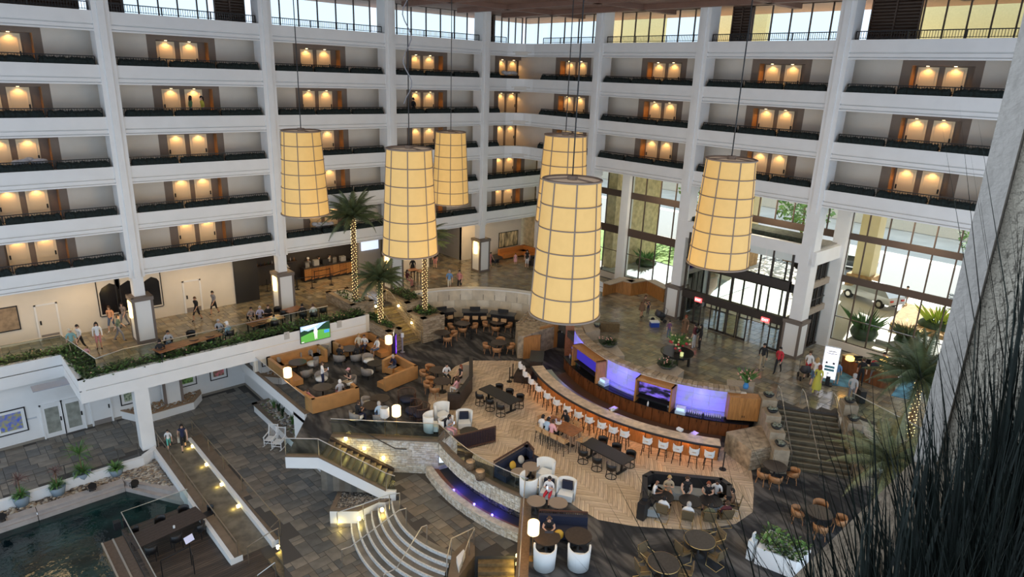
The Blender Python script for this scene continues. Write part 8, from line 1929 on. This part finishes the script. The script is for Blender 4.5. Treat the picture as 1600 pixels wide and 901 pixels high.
def palm(base,h,label,nf=34,L=2.3,lean=(.1,.05),mt=PALM,trunk=True,bulbs=260,seed=1,rad=.17,w=.5):
    t=thing('palm_tree',label,'palm tree',base); rnd=random.Random(seed); pts=[Vector((lean[0]*(i/8)**1.5,lean[1]*(i/8),h*i/8)) for i in range(9)]
    MB().tube(pts,[rad*(1.25 if i==0 else 1.0-.02*i) for i in range(9)],10).build('trunk',BARK,t)
    if bulbs:
        m=MB()
        for i in range(bulbs):
            u=i/bulbs; a=i*2.4; c=pts[0].lerp(pts[-1],u); c=Vector((lean[0]*u**1.5,lean[1]*u,h*u)); r=rad*1.06; m.ell((c.x+r*math.cos(a),c.y+r*math.sin(a),c.z),(.022,.022,.022),4,3)
        m.build('string_lights',emis('fairy_light',(1,.75,.32),4),t,kind='stuff')
    fm=[frond_mesh(L*s,dr,mt,w,seed+i) for i,(s,dr) in enumerate([(1,.5),(.95,.8),(1.05,1.05),(.8,.25)])]
    top=pts[-1]
    for i in range(nf):
        o=bpy.data.objects.new('frond',fm[i%4]); C.objects.link(o); o.parent=t; o.location=top+Vector((0,0,.0)); u=i/nf
        o.rotation_euler=(rnd.uniform(-.2,.2),-1.15+1.35*u+rnd.uniform(-.12,.12),i*2.39996+rnd.uniform(-.2,.2))
    return t
b1_=Vector((22.65,41.2,ZB+.45)); palm(b1_,6.2,'tall palm wound with fairy lights, crown before the lowest gallery',44,2.5,(.05,0),bulbs=190,seed=1)
b2_=Vector((22.95,38.3,ZB-.35)); palm(b2_,3.1,'short palm wound with fairy lights above the front stone planter',42,2.1,(.0,0),bulbs=110,seed=2)
b3_=Vector((26.2,37.6,ZB-.1)); palm(b3_,5.4,'third palm wound with fairy lights, crown behind the great lamp',40,2.3,(.0,0),bulbs=160,seed=3)
pr_=P(1412,735,ZL); palm(pr_,4.9,'palm with fairy lights at the right, partly behind the near pillar',44,2.9,(.1,.3),bulbs=150,seed=4,w=.6)
pq=P(1370,800,ZL); palm(pq,2.4,'low bushy palm at the lower right behind the tall grass',40,2.7,(0,0),mat('pale_palm',(.17,.18,.085),.6,noise=.3),bulbs=0,seed=5,w=.6,rad=.12)
# ================================================================ near gallery: pillar, parapet, tall grass
STU=mat('stucco',(.52,.455,.36),.95,noise=.12,scale=20,bump=1.0,bscale=95)
STUS=mat('stucco_smooth',(.44,.395,.35),.9,bump=.35,bscale=60)
YP,XPi=.27,1.19
m=MB(); m.b2((XPi+.012,-1.2,-2.2),(2.6,YP-.035,3.2)); st(m,'wall_pillar',STU)
m=MB(); m.b2((XPi,YP-.034,-2.2),(2.6,YP,3.2)); st(m,'trim_33',STUS)
m=MB(); m.b2((-1.2,YP-.12,-1.7),(XPi+.01,YP,-.60)); st(m,'wall_parapet',mat('parapet_tan',(.34,.26,.18),.9,noise=.2,scale=18,bump=.6,bscale=60))
m=MB(); m.b2((-.2,-.62,-1.7),(XPi+.01,-.55,-.55)); m.b2((-.2,-.62,-1.1),(XPi+.01,YP-.1,-1.0)); st(m,'trim_34',CHAR)
m=MB(); m.b2((-3,-3.2,-1.9),(6,YP-.1,-1.7)); st(m,'floor_gallery',CORR)
m=MB(); m.b2((-3,-3.2,1.62),(6,YP,1.92)); st(m,'ceiling_gallery',WHITE)
m=MB(); m.b2((-3,-3.2,-1.9),(6,-3.0,1.7)); st(m,'wall_gallery',TAUPE)
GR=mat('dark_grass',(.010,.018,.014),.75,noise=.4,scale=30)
gt=thing('ornamental_grass','tall dark ornamental grass in the near parapet planter','grass',(.9,-.1,-1.0))
rnd=random.Random(99)
def blades(n,x0,x1,y0,y1,h0,h1,lean,w,nm,dirx=-.25):
    m=MB()
    for _ in range(n):
        b=Vector((rnd.uniform(x0,x1)-.9,rnd.uniform(y0,y1)+.1,0)); h=rnd.uniform(h0,h1); a=rnd.uniform(0,2*PI); l=lean*rnd.random()*h
        dx=math.cos(a)*l+dirx*h*rnd.random(); dy=math.sin(a)*l*.6+.05*h; s=Vector((math.cos(a+1.57),math.sin(a+1.57),0))*w
        p0=b; p1=b+Vector((dx*.25,dy*.25,h*.4)); p2=b+Vector((dx*.6,dy*.6,h*.75)); p3=b+Vector((dx*1.1,dy*1.1,h))
        m.add([p0-s,p0+s,p1+s*.9,p2+s*.6,p3,p2-s*.6,p1-s*.9],[(0,1,2,6),(6,2,3,5),(5,3,4)])
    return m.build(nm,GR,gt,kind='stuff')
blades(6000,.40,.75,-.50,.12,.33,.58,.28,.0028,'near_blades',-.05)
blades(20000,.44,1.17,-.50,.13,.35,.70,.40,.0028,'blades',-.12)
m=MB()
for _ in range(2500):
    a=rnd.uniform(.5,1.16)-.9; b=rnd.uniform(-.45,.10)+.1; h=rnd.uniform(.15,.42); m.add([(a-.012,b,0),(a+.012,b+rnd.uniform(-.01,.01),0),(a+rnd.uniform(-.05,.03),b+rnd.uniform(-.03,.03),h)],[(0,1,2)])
m.build('light_block_core',GR,gt,kind='stuff')  # wide blades added inside the clump to keep light out
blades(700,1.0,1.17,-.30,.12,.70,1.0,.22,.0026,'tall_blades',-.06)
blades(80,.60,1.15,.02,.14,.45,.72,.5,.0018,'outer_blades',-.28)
tag(MB().b2((.0,-.54,-1.0),(XPi,.14,-.9)).build('planter_soil',CHAR),'dark planter bed under the tall foreground grass','planter')
